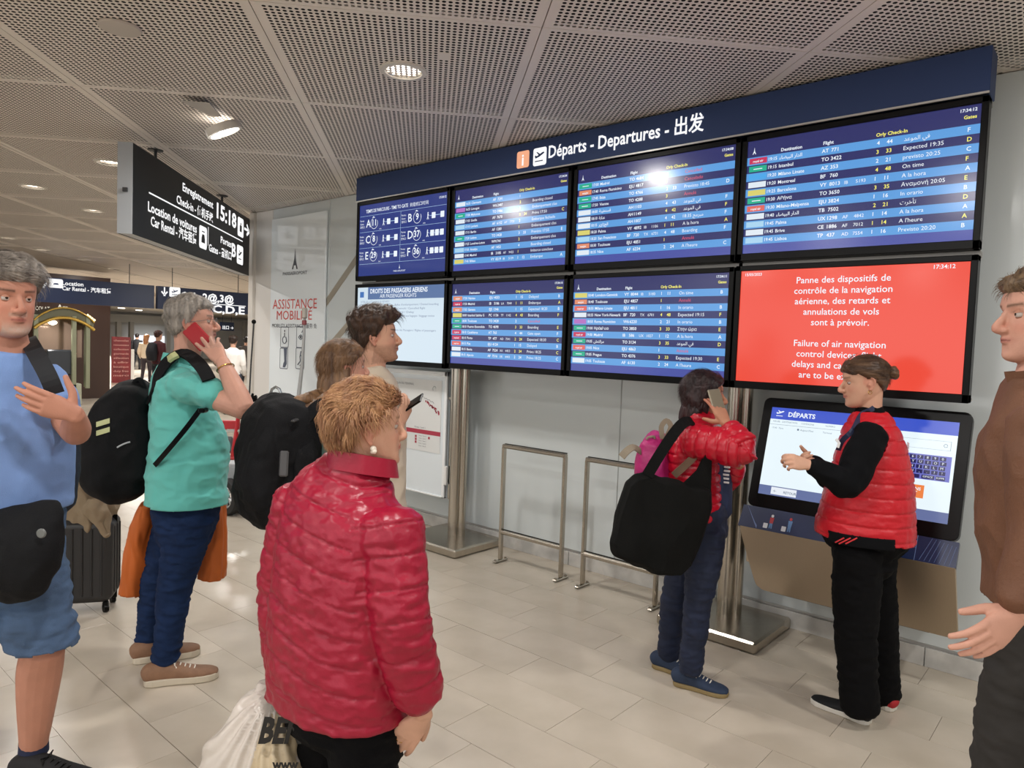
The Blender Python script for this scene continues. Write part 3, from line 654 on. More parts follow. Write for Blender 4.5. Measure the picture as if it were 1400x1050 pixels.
# steel lower panel leaning back to the wall, housing behind
lv = (Ps-Pb).normalized(); ln = Vector((0, -lv.z, lv.y)).normalized(); lh = (Ps-Pb).length
pts = rrect(.52, lh/2, .52, lh/2, .05); pts = [(x if y > lh*.5 or x > .5 else max(x, .0)+.06*(1-min(1, y/(lh*.35))) if x < .5 else x, y) for x, y in pts]
pts = [(0.0, lh), (0.0, lh*.80), (.022, .08), (.03, .03), (.06, 0.004), (.075, 0), (.99, 0), (1.02, .012), (1.035, .045), (1.035, lh)]
m = MB(); m.prism(pts, Vector((KX0-.01, Pb.y, Pb.z))-ln*.02, EX, lv, ln*.02); m.build('steel_panel', m_steel2, kt, bevel=.003)
m = MB(); m.prism([(-.0, .30), (.0, .30), (.325, .36), (.325, 1.38), (.10, 1.38), (.02, .86)], Vector((KX0+.10, 4.02, 0)), Vector((0, 1, 0)), EZ, EX*.80); m.build('housing', mat('housing_grey', '#55524d', rough=.5), kt)
m = MB(); m.prism([(0, 0), (.07, 0), (.07, .17), (0, .17)], Vector((KX0-.06, 4.03, .44)), EX, EZ, Vector((0, .03, 0))); m.build('side_plate', m_steel2, kt, bevel=.01)
m = MB(); m.tube([at_Y(1040, 592, 4.20), at_Y(1050, 593, 4.20)], .012, 10); m.build('bracket_tube', m_steel, kt, smooth=True)

# ================================================================== BARRIERS
def barrier(xa, xb, label):
    t = thing('barrier_rail', label, 'barrier', ((xa+xb)/2, 4.02, 0))
    for x in (xa, xb):
        m = MB(); m.box((x, 4.02, .455), (.024, .04, .87), bev=.006); m.build('post', m_steel, t)
        m = MB(); m.box((x, 4.02, .012), (.035, .15, .014), bev=.006); m.lathe([(.010, .019), (.010, .026), (.004, .030)], (x, 3.96, 0), 8); m.lathe([(.010, .019), (.010, .026), (.004, .030)], (x, 4.08, 0), 8); m.build('foot', m_steel, t)
    for z in (.895, .235):
        m = MB(); m.box(((xa+xb)/2, 4.02, z), (abs(xb-xa)+.02, .042, .030), bev=.008); m.build('rail', m_steel, t)
        m = MB(); m.box(((xa+xb)/2, 4.035, z+.0165), (abs(xb-xa)+.01, .008, .004)); m.build('rubber_strip', m_black, t)
barrier(-3.555, -2.975, 'left floor barrier of steel tube, beside the first pole')
barrier(-2.785, -2.215, 'right floor barrier of steel tube, partly behind the black tote')
barrier(-1.44, -.9, 'third floor barrier, mostly hidden behind the touch kiosk') if False else None

# ================================================================== PLAN BOARD
pb = thing('plan_board', 'white framed terminal plan board clamped left of the first pole', 'board', (-4.8, 4.12, 0))
bx0, bx1 = -5.34, -4.30; bz0, bz1 = .35, 1.42
m = MB(); m.box(((bx0+bx1)/2, 4.14, (bz0+bz1)/2), (bx1-bx0, .035, bz1-bz0), bev=.006); m.build('panel', mat('board_white', '#e4ecf1', rough=.15), pb)
m = MB()
for (c, s) in ((((bx0+bx1)/2, bz1-.02), (bx1-bx0, .04)), (((bx0+bx1)/2, bz0+.008), (bx1-bx0, .016)), ((bx1-.016, (bz0+bz1)/2), (.032, bz1-bz0)), ((bx0+.016, (bz0+bz1)/2), (.032, bz1-bz0))):
    m.box((c[0], 4.125, c[1]), (s[0], .03, s[1]), bev=.004)
m.build('frame', mat('frame_white', '#f1f4f5', rough=.25), pb)
PY = 4.119
m = MB(); m.quad(Vector((bx0+.06, PY, .72)), Vector((bx1-.07, PY, .72)), Vector((bx1-.07, PY, bz1-.08)), Vector((bx0+.06, PY, bz1-.08))); m.build('plan_sheet', mat('sheet', '#e2e4e3', rough=.5), pb)
m = MB(); PQ = Vector((0, -.001, 0))
m.quad(Vector((bx0+.06, PY-.001, .868)), Vector((bx1-.07, PY-.001, .868)), Vector((bx1-.07, PY-.001, .905)), Vector((bx0+.06, PY-.001, .905)))
cx = bx1-.26
for k in range(34):
    q = k/33; x = cx+.17*q+random.uniform(-.01, .01); z = 1.16-.10*q+random.uniform(-.012, .012); s = random.uniform(.008, .018)
    m.box((x, PY-.0012, z), (s, .001, s*.8), Matrix.Rotation(radians(30), 3, 'Y'))
for k in range(10): m.box((cx-.42+.02*k, PY-.0012, 1.10+random.uniform(-.01, .01)), (.014, .001, .014))
for (x, z) in ((cx-.12, .84), (cx-.12, .815), (cx-.12, .79), (cx-.30, .84), (cx+.05, .84)): m.box((x, PY-.0012, z), (.022, .001, .02))
stuff_l(m, 'red_print', mat('plan_red', '#b23a4e', rough=.5), pb)
m = MB(); text(m, 'PLAN DU TERMINAL', (cx-.40, PY-.001, 1.285), EX, EZ, .026); text(m, 'Niveau / Level 1', (cx-.14, PY-.001, .915), EX, EZ, .022)
m.tube([Vector((cx-.06+.02*k, PY-.001, 1.19-.006*k+.01*(k % 2))) for k in range(9)], .002, 4); m.tube([Vector((cx+.10+.02*cos(k*.5), PY-.001, 1.27+.02*sin(k*.5))) for k in range(9)], .0018, 4)
for k in range(5): text(m, 'Portes - Gates ' + 'ABCDE'[k], (cx-.08, PY-.001, .845-.022*k), EX, EZ, .014)
stuff_l(m, 'grey_print', mat('plan_grey', '#7b7e85', rough=.5), pb)
m = MB(); m.box((bx1+.035, 4.15, .9), (.018, .03, 1.1)); m.box((bx1+.02, 4.14, 1.2), (.06, .02, .02)); m.box((bx1+.02, 4.14, .5), (.06, .02, .02)); m.build('clamp_rail', m_steel, pb)
m = MB(); m.box((bx1+.022, 4.11, .55), (.03, .03, .16), bev=.006); m.build('leaflet_holder', mat('holder_white', '#e9e9e6', rough=.3), pb)

# ================================================================== ASSISTANCE PANEL
ap = thing('assistance_panel', 'tall white glass panel with red Assistance Mobilité lettering', 'sign', (-6.95, WY, 0))
ax0, ax1 = -7.50, -6.42; AY = WY-.03
m = MB(); m.box(((ax0+ax1)/2, AY+.012, 1.55), (ax1-ax0, .02, 2.9), bev=.003); m.build('panel', mat('assist_glass', '#eef5f8', rough=.1), ap)
AQ = AY-.0005
def AP(x, y): q = at_Y(x, y, AQ); return q
cxA = AP(402, 415).x
m = MB(); p = AP(403, 422); text(m, 'ASSISTANCE', (cxA, AQ, p.z), EX, EZ, .155, align='c', width=AP(432, 415).x-AP(372, 415).x, bold=0)
p = AP(403, 437); text(m, 'MOBILITÉ', (cxA, AQ, p.z), EX, EZ, .145, align='c', width=AP(426, 430).x-AP(378, 430).x, bold=0)
stuff_l(m, 'red_lettering', mat('assist_red', '#cf4a42', rough=.5), ap)
m = MB(); p = AP(403, 448); text(m, 'MOBILITY ASSISTANCE / 服务 处', (cxA, AQ, p.z), EX, EZ, .06, align='c', width=AP(432, 445).x-AP(371, 445).x)
p = AP(403, 375.5); text(m, 'PARISAEROPORT', (cxA, AQ, p.z), EX, EZ, .05, align='c', width=AP(419, 375).x-AP(386, 375).x, bold=.01)
p = AP(402.5, 368); q = AP(402.5, 339); logo_tower(m, (cxA, AQ, p.z), (q.z-p.z)/1.25)
stuff_l(m, 'grey_lettering', mat('assist_grey', '#4a4f58', rough=.5), ap)
for (x, y, kind) in ((389, 461, 0), (411, 461, 1), (388, 490, 2), (410, 490, 3)):
    c = AP(x, y); hw = .085; hh = .118; m = MB()
    o4 = Vector((c.x, AQ, c.z)); out = rrect(0, 0, hw, hh, .02); inn = rrect(0, 0, hw-.008, hh-.008, .014)
    n = len(out); m.add([o4+EX*p[0]+EZ*p[1] for p in out+inn], [(i, (i+1) % n, n+(i+1) % n, n+i) for i in range(n)])
    if kind == 0: m.tube([o4+EX*(.04*cos(radians(q)))+EZ*(.04*sin(radians(q))-.03) for q in range(120, 400, 20)], .005, 5); m.tube([o4+EZ*.05, o4+EZ*.0, o4+EX*.03+EZ*-.0, o4+EX*.045+EZ*-.05], .006, 5); m.lathe([(.001, 0), (.012, 0)], o4+EZ*.07, 10, Matrix.Rotation(radians(90), 3, 'X'))
    elif kind == 1: m.tube([o4+EX*(-.04+.08*q/8)+EZ*(.025*sin(pi*q/8)) for q in range(9)]+[o4+EX*(.04-.08*q/8)+EZ*(-.025*sin(pi*q/8)) for q in range(9)], .004, 5); m.lathe([(.001, 0), (.015, 0)], o4, 10, Matrix.Rotation(radians(90), 3, 'X')); m.tube([o4+EX*.05+EZ*.09, o4+EX*.02+EZ*.05], .004, 5)
    elif kind == 2: plate(m, [(-.005, .11), (.06, .11), (.055, .0), (.06, -.06), (.03, -.1), (-.02, -.1), (-.01, -.06), (.01, -.03)], o4, EX, EZ)
    else: m.tube([o4+EX*.02+EZ*.08, o4+EX*.0+EZ*.02, o4+EX*.01+EZ*-.03, o4+EX*-.04+EZ*-.07], .006, 5); m.tube([o4+EX*.01+EZ*.04, o4+EX*.045+EZ*.0, o4+EX*.03+EZ*-.06, o4+EX*-.0+EZ*-.08], .005, 5)
    m.build('pictogram', mat('picto_grey', '#5a6070', rough=.5), ap)

# ================================================================== HANGING SIGN
sa = at_z(182, 195, 3.035); sb = at_z(341.5, 300, 3.035); sd = (sb-sa).normalized(); sn_ = Vector((sd.y, -sd.x, 0)); SL = (sb-sa).length; SH = .66
if sn_.dot(CP-sa) < 0: sn_ = -sn_
hg = thing('hanging_sign', 'dark check-in and car rental sign hanging from the ceiling, wide face towards the viewer', 'sign', sa)
th = .105
def SB(u, z, k=0): return sa + sd*(SL*u) + Vector((0, 0, -SH*z)) + sn_*(.0015*k)
def bar(name, m_, u0, u1, z0, z1, d0, d1):
    m = MB(); v = [sa+sd*(SL*u)+Vector((0, 0, -SH*z))+sn_*d for u in (u0, u1) for z in (z0, z1) for d in (d0, d1)]
    m.add(v, [(0, 1, 3, 2), (4, 6, 7, 5), (0, 4, 5, 1), (2, 3, 7, 6), (0, 2, 6, 4), (1, 5, 7, 3)]); return m.build(name, m_, hg)
bar('face_panel', mat('sign_black', '#10141b', rough=.35, spec=.25), 0.0, 1.0, 0.0, 1.0, -.003, 0.0)
bar('rear_face', mat('sign_black', '#1c2028'), 0.0, 1.0, 0.0, 1.0, -th, -th+.003)
m_case = mat('sign_case_grey', '#a3a7ab', rough=.4)
bar('end_cap', m_case, -.002, .0, 0, 1, -th, 0); bar('end_cap', m_case, 1.0, 1.002, 0, 1, -th, 0); bar('core', m_case, 0.002, .998, .005, .995, -th+.004, -.004)
m = MB(); m.box(sa+Vector((0, 0, -SH*.52))-sn_*(th*.45)-sd*.009, (.03, .03, .03), Matrix.Rotation(atan2(sd.y, sd.x), 3, 'Z')); m.build('lock', m_dgrey, hg)
for u in (.17, .72):
    p = sa+sd*(SL*u)-sn_*th/2; m = MB(); m.tube([p, p+Vector((0, 0, CZ-3.035))], .012); m.lathe([(.001, .0), (.06, .0), (.055, -.008), (.02, -.012)][::-1], p+Vector((0, 0, CZ-3.035)), 16); m.build('hanger', m_dgrey, hg)
def fu(x):   # screen x on the sign's top edge -> position along it
    d = ray(x, 300); n_ = sn_; tt = (sa-CP).dot(n_)/d.dot(n_); return ((CP+d*tt)-sa).dot(sd)/SL
def fz(x, y):
    d = ray(x, y); tt = (sa-CP).dot(sn_)/d.dot(sn_); return -((CP+d*tt)-sa).z/SH
m = MB(); T1 = sd; T2 = EZ
def st(s, x0, x1, ybase, h, b=.02):  # lettering from column x0 to x1, baseline at (x0, ybase)
    u0, u1 = fu(x0), fu(x1); z = fz(x0, ybase); text(m, s, SB(u0, z, 1), T1, T2, h*SH, width=(u1-u0)*SL, bold=b)
st('Enregistrement', 249, 291, 260, .15); st('Check-in - 值机手续', 241, 291, 277, .15); st('15:18', 296, 323, 297, .32, .03)
st('Location de voitures', 202, 269, 288, .16); st('Car Rental - 汽车租赁', 206, 269, 308, .16); st('Portes', 302, 317, 332, .15); st('Gates - 登机口', 286, 317, 343, .15); st('B', 317.5, 323, 350, .30, .03); st('→', 334, 341, 320, .30, .03)
for (x0, y0, x1, y1) in ((203, 263, 332, 331),):
    a_ = SB(fu(x0), fz(x0, y0), 1); b_ = SB(fu(x1), fz(x0, y0), 1); m.quad(a_-EZ*.006, b_-EZ*.006, b_+EZ*.006, a_+EZ*.006)
a_ = SB(fu(284.5), fz(284.5, 310), 1); m.quad(a_-EZ*.18, a_-EZ*.18+sd*.012, a_+sd*.012, a_)
def pic(x0, x1, y):
    u0, u1 = fu(x0), fu(x1); hw = (u1-u0)*SL/2; c = SB((u0+u1)/2, fz((x0+x1)/2, y), 1); plate(m, rrect(0, 0, hw, .105, .03), c, T1, T2); return c, hw
c1 = pic(325, 333, 311); c2 = pic(272.5, 283, 325); c3 = pic(324.5, 333, 349)
stuff_l(m, 'lettering', m_whiteE, hg)
m = MB()
c, hw = c1; plate(m, [(-.04, -.05), (.04, -.05), (.04, .02), (.015, .02), (.015, .05), (-.015, .05), (-.015, .02), (-.04, .02)], c+sn_*.0015, T1, T2)
c, hw = c2; plate(m, [(-.05, -.05), (.05, -.05), (.05, -.01), (.03, .03), (-.03, .03), (-.05, -.01)], c+sn_*.0015, T1, T2); plate(m, [(-.04, .05), (.04, .05), (.04, .06), (-.04, .06)], c+sn_*.0015, T1, T2)
c, hw = c3; plane_icon(m, c+sn_*.0015, T1, T2, .15)
stuff_l(m, 'symbols', mat('sign_symbol', '#1c2028'), hg)

# ================================================================== THE CONCOURSE BEHIND
m_beige = mat('far_ceiling_beige', '#cfc6ba', rough=.7)
m_farw = mat('far_wall_white', '#d8d6d0', rough=.6)
m_brown = mat('brown_cladding', '#4a3226', rough=.35, noise=.1, nscale=2, stretch=(1, 1, .1))
mb = MB(); mb.box((-39, 12, 3.02), (24, 46, .06)); mb.box((-26.95, 12, 3.10), (.1, 46, .22)); struct(mb.build('ceiling_concourse', m_beige))
def xb(x0, y0, x1, y1, X, th=.1):     # a box on the plane X seen between two picture corners
    a = at_X(x0, y0, X); b = at_X(x1, y1, X)
    return (Vector((X-th/2, (a.y+b.y)/2, (a.z+b.z)/2)), Vector((th, abs(b.y-a.y), abs(a.z-b.z))))
mb = MB(); mb.box((-50, 14, 1.5), (.2, 60, 3.0)); fw = struct(mb.build('wall_far', m_farw))
m = MB(); m.box((-49.6, 19.5, 2.55), (.5, 20, .55)); m.box((-49.6, 19.5, 2.2), (.3, 20, .05)); m.build('fascia', mat('fascia_cream', '#d9d5cb', rough=.5), fw)
c, s = xb(183, 458, 232, 476, -49.2, .05); m = MB(); m.box(c, s); m.build('lit_panel', emis('far_lit', '#eef3fa', 1.2), fw)
for (x0, x1) in ((160, 166), (178, 183), (228, 233), (334, 337)):
    c, s = xb(x0, 440, x1, 486, -48, .3); m = MB(); m.box(c, s); m.build('pillar', mat('pillar_grey', '#bdb9b1', rough=.5), fw)
mb = MB(); mb.box((-36, 32, 1.5), (30, .2, 3.0)); struct(mb.build('wall_right', m_farw))
mb = MB(); mb.box((-30, -3.2, 1.5), (30, .2, 3.0)); struct(mb.build('wall_left', m_brown))
# shop front with its brown wall
a = at_X(-40, 400, -19.2); b = at_X(152, 400, -19.2)
sh_ = thing('sweet_shop_front', 'dark brown shop front with gold lettering behind the small cart', 'shop', (-19.2, (a.y+b.y)/2, 0))
m = MB(); m.box((-19.4, (a.y+b.y)/2, 1.49), (.3, b.y-a.y, 2.98)); m.build('brown_wall', m_brown, sh_)
m = MB(); m.box((-20.0, b.y+.04, 1.49), (1.0, .06, 2.98)); m.build('side_light', mat('side_cream', '#e6ddcd', rough=.4), sh_)
EYp = Vector((0, 1, 0))
m = MB(); p = at_X(34, 423, -19.22); q = at_X(68, 424, -19.22); text(m, 'CHOCOLAT', p, EYp, EZ, .13, width=q.y-p.y); p = at_X(78, 423, -19.22); q = at_X(93, 423, -19.22); text(m, 'Am', p, EYp, EZ, .17, width=q.y-p.y, bold=.02); stuff_l(m, 'lettering', emis('shop_letters', '#f3ead2', 1.0), sh_)
# arched sweet cart
CXx = -17.6
ct = thing('sweet_cart', 'small arched sweet cart with gilded roof and glass case in the concourse', 'cart', at_X(85, 545, CXx))
m_cg = mat('cart_sage', '#8f9278', rough=.4); m_gold = mat('cart_gold', '#c9a24e', rough=.25, metal=.8)
yl, yr = at_X(46, 500, CXx).y, at_X(128, 500, CXx).y; zr = at_X(100, 440, CXx).z; zt = at_X(90, 421, CXx).z
def arc_pts(k, dz, n=18):
    return [Vector((CXx, yl+(yr-yl)*i/n, zr+dz+(zt-zr)*sin(pi*i/n)**.8*k)) for i in range(n+1)]
m = MB(); top = arc_pts(1, 0); bot = arc_pts(.85, -.17); n = len(top)
V_ = top+bot+[p+Vector((-.9, 0, 0)) for p in top+bot]
m.add(V_, [(i, i+1, n+i+1, n+i) for i in range(n-1)]+[(2*n+i, 2*n+i+1, i+1, i) for i in range(n-1)]+[(n+i, n+i+1, 3*n+i+1, 3*n+i) for i in range(n-1)]); m.build('roof', mat('cart_roof', '#6e6b55', rough=.25, metal=.5), ct)
m = MB(); m.tube([p+Vector((.03, 0, 0)) for p in arc_pts(.85, -.17)], .035, 6); m.tube([p+Vector((.03, 0, 0)) for p in arc_pts(1, 0)], .02, 6); m.build('gilded_edge', m_gold, ct)
for y in (yl+.04, yl+(yr-yl)*.66, yr-.12, yr-.02):
    m = MB(); m.box((CXx-.02 if y < yr-.1 else CXx-.4, y, (zr+.3)/2+.1), (.08, .08, zr-.25)); m.build('pillar', m_cg, ct)
m = MB(); c, s = xb(70, 517, 112, 545, CXx+.02, .9); c.z = .24; s.z = .48; m.box(c, s, bev=.02); m.build('base', mat('cart_base', '#aeb09b', rough=.4), ct)
m = MB(); c, s = xb(64, 478, 104, 513, CXx-.05, .6); m.box(c, s, bev=.03); m.build('counter_panel', mat('cart_panel', '#34373c', rough=.25), ct)
m = MB(); m.box((CXx-.45, (yl+yr)/2, zr-.35), (.03, yr-yl-.2, .9)); m.build('back_mirror', mat('cart_mirror', '#8b7462', rough=.15, metal=.6), ct)
m = MB(); rr_ = random.Random(4)
for k in range(14):
    p = Vector((CXx-.25, yl+.5+(yr-yl-.8)*rr_.random(), zr-.78+.10*rr_.random())); r = rr_.uniform(.03, .07); m.lathe([(.005, -r), (r*.8, -r*.5), (r, 0), (r*.7, r*.6), (.005, r)], p, 8)
m.build('sweets', mat('sweets', '#d6b79a', rough=.4), ct)['kind'] = 'stuff'
m = MB(); p = at_X(72, 441, CXx-.2); m.lathe([(.005, -.06), (.07, -.03), (.09, 0), (.07, .03), (.005, .06)], p, 12); m.build('lamp', emis('cart_lamp', '#fff3d0', 5.0), ct); add_light(p+Vector((.1, 0, -.08)), power=5, parent=ct)
for k in range(4):
    m = MB(); p = at_X(120+3*k, 431+2.2*k, CXx+.02); m.lathe([(.003, -.03), (.03, 0), (.003, .03)], p, 8); m.build('bulb', emis('cart_bulb', '#ffe6a8', 3.0), ct)
# white arched board
p = at_X(141, 533, -22.5); bd = thing('arched_board', 'white board with rounded top standing right of the sweet cart', 'sign', (-22.5, p.y, 0))
hw = (at_X(153, 500, -22.5).y-at_X(131, 500, -22.5).y)/2; zt_ = at_X(141, 481, -22.5).z
o_ = [(-hw, 0), (hw, 0)] + [(hw*cos(q*pi/12), zt_-hw+hw*sin(q*pi/12)) for q in range(13)]
m = MB(); m.prism(o_, (-22.5, p.y, 0), EYp, EZ, Vector((-.06, 0, 0))); m.build('board', mat('board_cream', '#ece6dc', rough=.4), bd)
m = MB()
for k in range(4): m.add([Vector((-22.49, p.y+.13*cos(a*pi/5)+.02*(k % 2), .35+.17*k+.09*sin(a*pi/5))) for a in range(10)], [tuple(range(10))], k % 2)
m.build('picture', [mat('pic_a', '#a8695e', rough=.5), mat('pic_b', '#4c4038', rough=.5)], bd)
# red poster stand
X = -25.0; a = at_X(153, 523, X); b = at_X(179, 461, X)
rb = thing('red_poster_stand', 'tall dark red poster stand to the right of the arched board', 'sign', (X, (a.y+b.y)/2, 0))
m = MB(); m.box((X-.03, (a.y+b.y)/2, b.z/2), (.06, b.y-a.y, b.z)); m.build('poster', mat('poster_red', '#7d1c20', rough=.4, color2='#5c1216', nscale=3), rb)
m = MB(); m.box((X-.03, b.y+.06, b.z/2-.2), (.06, .10, b.z-.4)); m.build('white_edge', m_farw, rb)
m = MB(); W_ = b.y-a.y
for k in range(9): text(m, ['chocolat', 'nouveau', 'collection', 'gourmande', 'sélection', 'à offrir', 'boutique', 'duty free', 'merci'][k], (X+.004, a.y+.08*W_, b.z*(.9-.095*k)), EYp, EZ, .09, width=W_*.8)
stuff_l(m, 'lettering', mat('poster_text', '#c99a94', rough=.5), rb)
# overhead signs
def overhead(x0, yt0, x1, yt1, z, h, label, name='overhead_sign'):
    a = at_z(x0, yt0, z); b = at_z(x1, yt1, z); d = (b-a).normalized(); t = thing(name, label, 'sign', a)
    nn = Vector((d.y, -d.x, 0)); 
    if nn.dot(CP-a) < 0: nn = -nn
    m = MB(); m.prism([(0, 0), ((b-a).length, 0), ((b-a).length, -h), (0, -h)], a-nn*.12, d, EZ, nn*.12); m.build('panel', mat('far_sign_navy', '#1d2a4a', rough=.4), t)
    for u in (.15, .85):
        m = MB(); m.tube([a+(b-a)*u-nn*.06, a+(b-a)*u-nn*.06+EZ*(3.14-z)], .008, 6); m.build('hanger', m_dgrey, t)
    def pt(x, y):
        r = ray(x, y); tt = (a-CP).dot(nn)/r.dot(nn); return CP+r*tt+nn*.004
    return t, d, pt
t, d, pt = overhead(-40, 370.5, 211, 390.5, 2.7, .50, 'long navy overhead sign reading Location Car Rental in the background')
m = MB()
def ft(s, x0, y, x1, h, b=.02): p = pt(x0, y); q = pt(x1, y); text(m, s, p, d, EZ, h, width=(q-p).dot(d), bold=b)
ft('↓', 55.5, 392.5, 64, .22, .03); ft('Location', 85, 389.5, 114, .115); ft('Car Rental - 汽车租赁', 85, 396.5, 152, .115)
plate(m, rrect(0, 0, .12, .09, .03), pt(76.5, 387.5), d, EZ); stuff_l(m, 'lettering', m_whiteE, t)
m = MB(); plate(m, [(-.05, -.01), (.05, -.01), (.03, .02), (-.03, .02)], pt(76.5, 388.5)+Vector((.004, 0, 0)), d, EZ); m.build('symbol', m_navy, t)
t, d, pt = overhead(216, 390.8, 345, 401.8, 2.7, .50, 'navy overhead sign reading Orly 2, 3 and gates B, C, D, E in the background')
m = MB()
ft('↓', 220, 403.5, 229.5, .24, .03); ft('Orly 2@,3@', 247, 409, 320, .24, .03); ft('A,B,C,D,E', 256, 425, 334.5, .25, .03)
plate(m, rrect(0, 0, .12, .11, .03), pt(239, 399.5), d, EZ)
p = pt(247, 412.5); q = pt(336, 412.5); L_ = (q-p).dot(d); m.quad(p-EZ*.008, p+d*L_-EZ*.008, p+d*L_+EZ*.008, p+EZ*.008)
stuff_l(m, 'lettering', m_whiteE, t)
m = MB(); plane_icon(m, pt(239, 399.5)+Vector((.004, 0, 0)), d, EZ, .16); m.build('symbol', m_navy, t)
t, d, pt = overhead(303, 440, 320, 441, 2.35, .42, 'small dark overhead sign far back near the man in white')
m = MB(); ft('出口 →', 304, 449.5, 319, .2); stuff_l(m, 'lettering', m_whiteE, t)
# far ceiling lamps
LB_ = ['upper of the two bright lamps beside the brown shop wall', 'lower of the two bright lamps beside the brown shop wall', 'upper lamp of the pair right of the brown shop wall', 'lower lamp of the pair right of the brown shop wall', 'lamp seen before the face of the turquoise polo man', 'lamp just left of the turquoise polo man, under the overhead sign', 'lamp under the gap between the overhead signs']
for k, (x, y) in enumerate(((166, 421), (168, 432), (178, 431), (178, 436), (311, 437), (216, 436), (190, 424))):
    p = at_z(x, y, 2.985)
    if p.x > -27: p = at_z(x, y, CZ-.004)
    t = thing('ceiling_lamp', LB_[k], 'ceiling light', p, 'far concourse lamps')
    m = MB(); m.lathe([(.001, -.03), (.16, -.03), (.18, 0.0), (.17, .03)], p, 16); m.build('diffuser', emis('far_lamp', '#fff6e8', 4.0), t)
for p in ((-21, 6, 2.9), (-26, 10, 2.9), (-32, 13, 2.9), (-40, 18, 2.9), (-20, 12, 2.9), (-28, 4, 2.9)): add_light(Vector(p), 'concourse_fill_light', 260, .3)  # fill lights without fixtures, added to brighten the concourse
add_light(Vector((-13, 7.0, 3.0)), 'concourse_fill_light', 90, .3)  # extra fill light added to brighten the far man in white

# ================================================================== MOBILITY SCOOTER
m_red = mat('scooter_red', '#b3202a', rough=.3); m_grey = mat('scooter_grey', '#9aa0a3', rough=.4)
so_ = at_z(322, 706, 0); sc = thing('mobility_scooter', 'red and grey mobility scooter parked before the assistance panel', 'scooter', so_)
SXd = _r0.copy(); SXd = Vector((SXd.x, SXd.y, 0)).normalized(); SYd = Vector((-SXd.y, SXd.x, 0))
def sp(x, y, dz=0): return D(x, y, 6.62+dz)
Rw = Matrix.Rotation(atan2(SXd.y, SXd.x)+radians(-125), 3, 'Z') @ Matrix.Rotation(radians(90), 3, 'Y')
def wheel(c, r, wd, nm='wheel'):
    m = MB(); m.lathe([(r*.62, -wd/2), (r*.92, -wd/2), (r, -wd/4), (r, wd/4), (r*.92, wd/2), (r*.62, wd/2), (r*.60, 0), (r*.62, -wd/2)], c, 28, Rw, cap=False); wo = m.build(nm, mat('tyre', '#1d1d1e', rough=.7), sc, smooth=True)
    m = MB(); m.lathe([(r*.62, wd*.3), (r*.50, wd*.36), (r*.52, wd*.2), (r*.62, wd*.15)], c, 24, Rw, cap=False); m.lathe([(.001, wd*.42), (r*.16, wd*.42), (r*.18, wd*.1), (.001, wd*.1)], c, 12, Rw)
    for k in range(5):
        a = 2*pi*k/5; e = Rw @ Vector((cos(a), sin(a), 0)); m.tube([c+e*r*.14+Rw @ Vector((0, 0, wd*.3)), c+e*r*.56+Rw @ Vector((0, 0, wd*.3))], [r*.07, r*.10], 6)
    m.build('hub', mat('hub_silver', '#c9ccce', rough=.3, metal=.6), wo)
cw = so_+Vector((0, 0, .17)); cw = sp(313, 684, -.05); cw.z = .17
wheel(cw, .17, .09); wheel(cw+SYd*.5, .17, .09); c2_ = sp(326, 700, .05); c2_.z = .04; wheel(c2_, .04, .03, 'caster'); c3_ = cw+SXd*.75; c3_.z = .13; wheel(c3_, .13, .07)
m = MB(); c = sp(324, 646, .2); m.box(c, (.26, .36, .22), Matrix.Rotation(atan2(SXd.y, SXd.x), 3, 'Z'), bev=.03); m.build('battery_box', m_grey, sc)
m = MB(); m.tube([sp(306, 672, .1), sp(316, 660), sp(332, 668), sp(345, 676)], .012, 8); m.tube([sp(310, 589), sp(327, 589), sp(345, 592)], .016, 8); m.build('silver_tubes', mat('scooter_tube', '#d6d8d9', rough=.25, metal=.7), sc)
m = MB(); m.tube([sp(346, 567), sp(326, 569), sp(322, 600), sp(318, 624), sp(306, 626), sp(338, 626)], .022, 8); m.box(sp(316, 581, .15), (.16, .05, .09), Matrix.Rotation(atan2(SXd.y, SXd.x), 3, 'Z'), bev=.01); m.build('red_frame', m_red, sc, smooth=True)
m = MB(); c = sp(335, 612, .1); m.box(c, (.16, .05, .24), Matrix.Rotation(atan2(SXd.y, SXd.x), 3, 'Z'), bev=.02); m.box(sp(312, 608, .2), (.10, .05, .16), Matrix.Rotation(atan2(SXd.y, SXd.x), 3, 'Z'), bev=.02); m.build('seat_back', mat('scooter_seat', '#6b6f72', rough=.5), sc)
m = MB(); m.box(sp(330, 640, .25), (.5, .42, .06), Matrix.Rotation(atan2(SXd.y, SXd.x), 3, 'Z'), bev=.02); m.box(sp(335, 690, .3), (.8, .4, .05), Matrix.Rotation(atan2(SXd.y, SXd.x), 3, 'Z'), bev=.02); m.build('footplate', m_dgrey, sc)
m = MB(); m.tube([sp(336, 570), sp(341, 550), sp(352, 546)], .014, 8); m.tube([sp(341, 550), sp(346, 538)], .012, 8); m.tube([sp(343, 545), sp(351, 542)], .016, 8); m.build('handlebar', m_black, sc, smooth=True)
m = MB(); m.tube([sp(340, 560), sp(343, 500), sp(347, 442)], .007, 6); m.build('antenna_rod', m_dgrey, sc); m = MB(); r = .022; m.lathe([(.001, -r), (r*.7, -r*.7), (r, 0), (r*.7, r*.7), (.001, r)], sp(347, 440), 12); m.build('antenna_ball', m_black, sc, smooth=True)
m = MB(); m.tube([sp(368, 556), sp(369, 540), sp(372, 532), sp(377, 529), sp(382, 532), sp(385, 540), sp(385.5, 556)], .014, 8); m.build('chrome_hoop', mat('hoop', '#aeb2b4', rough=.2, metal=.8), sc, smooth=True)
m = MB(); m.box(sp(376, 562, .05), (.34, .25, .10), Matrix.Rotation(atan2(SXd.y, SXd.x), 3, 'Z'), bev=.02); m.build('top_case', m_grey, sc)
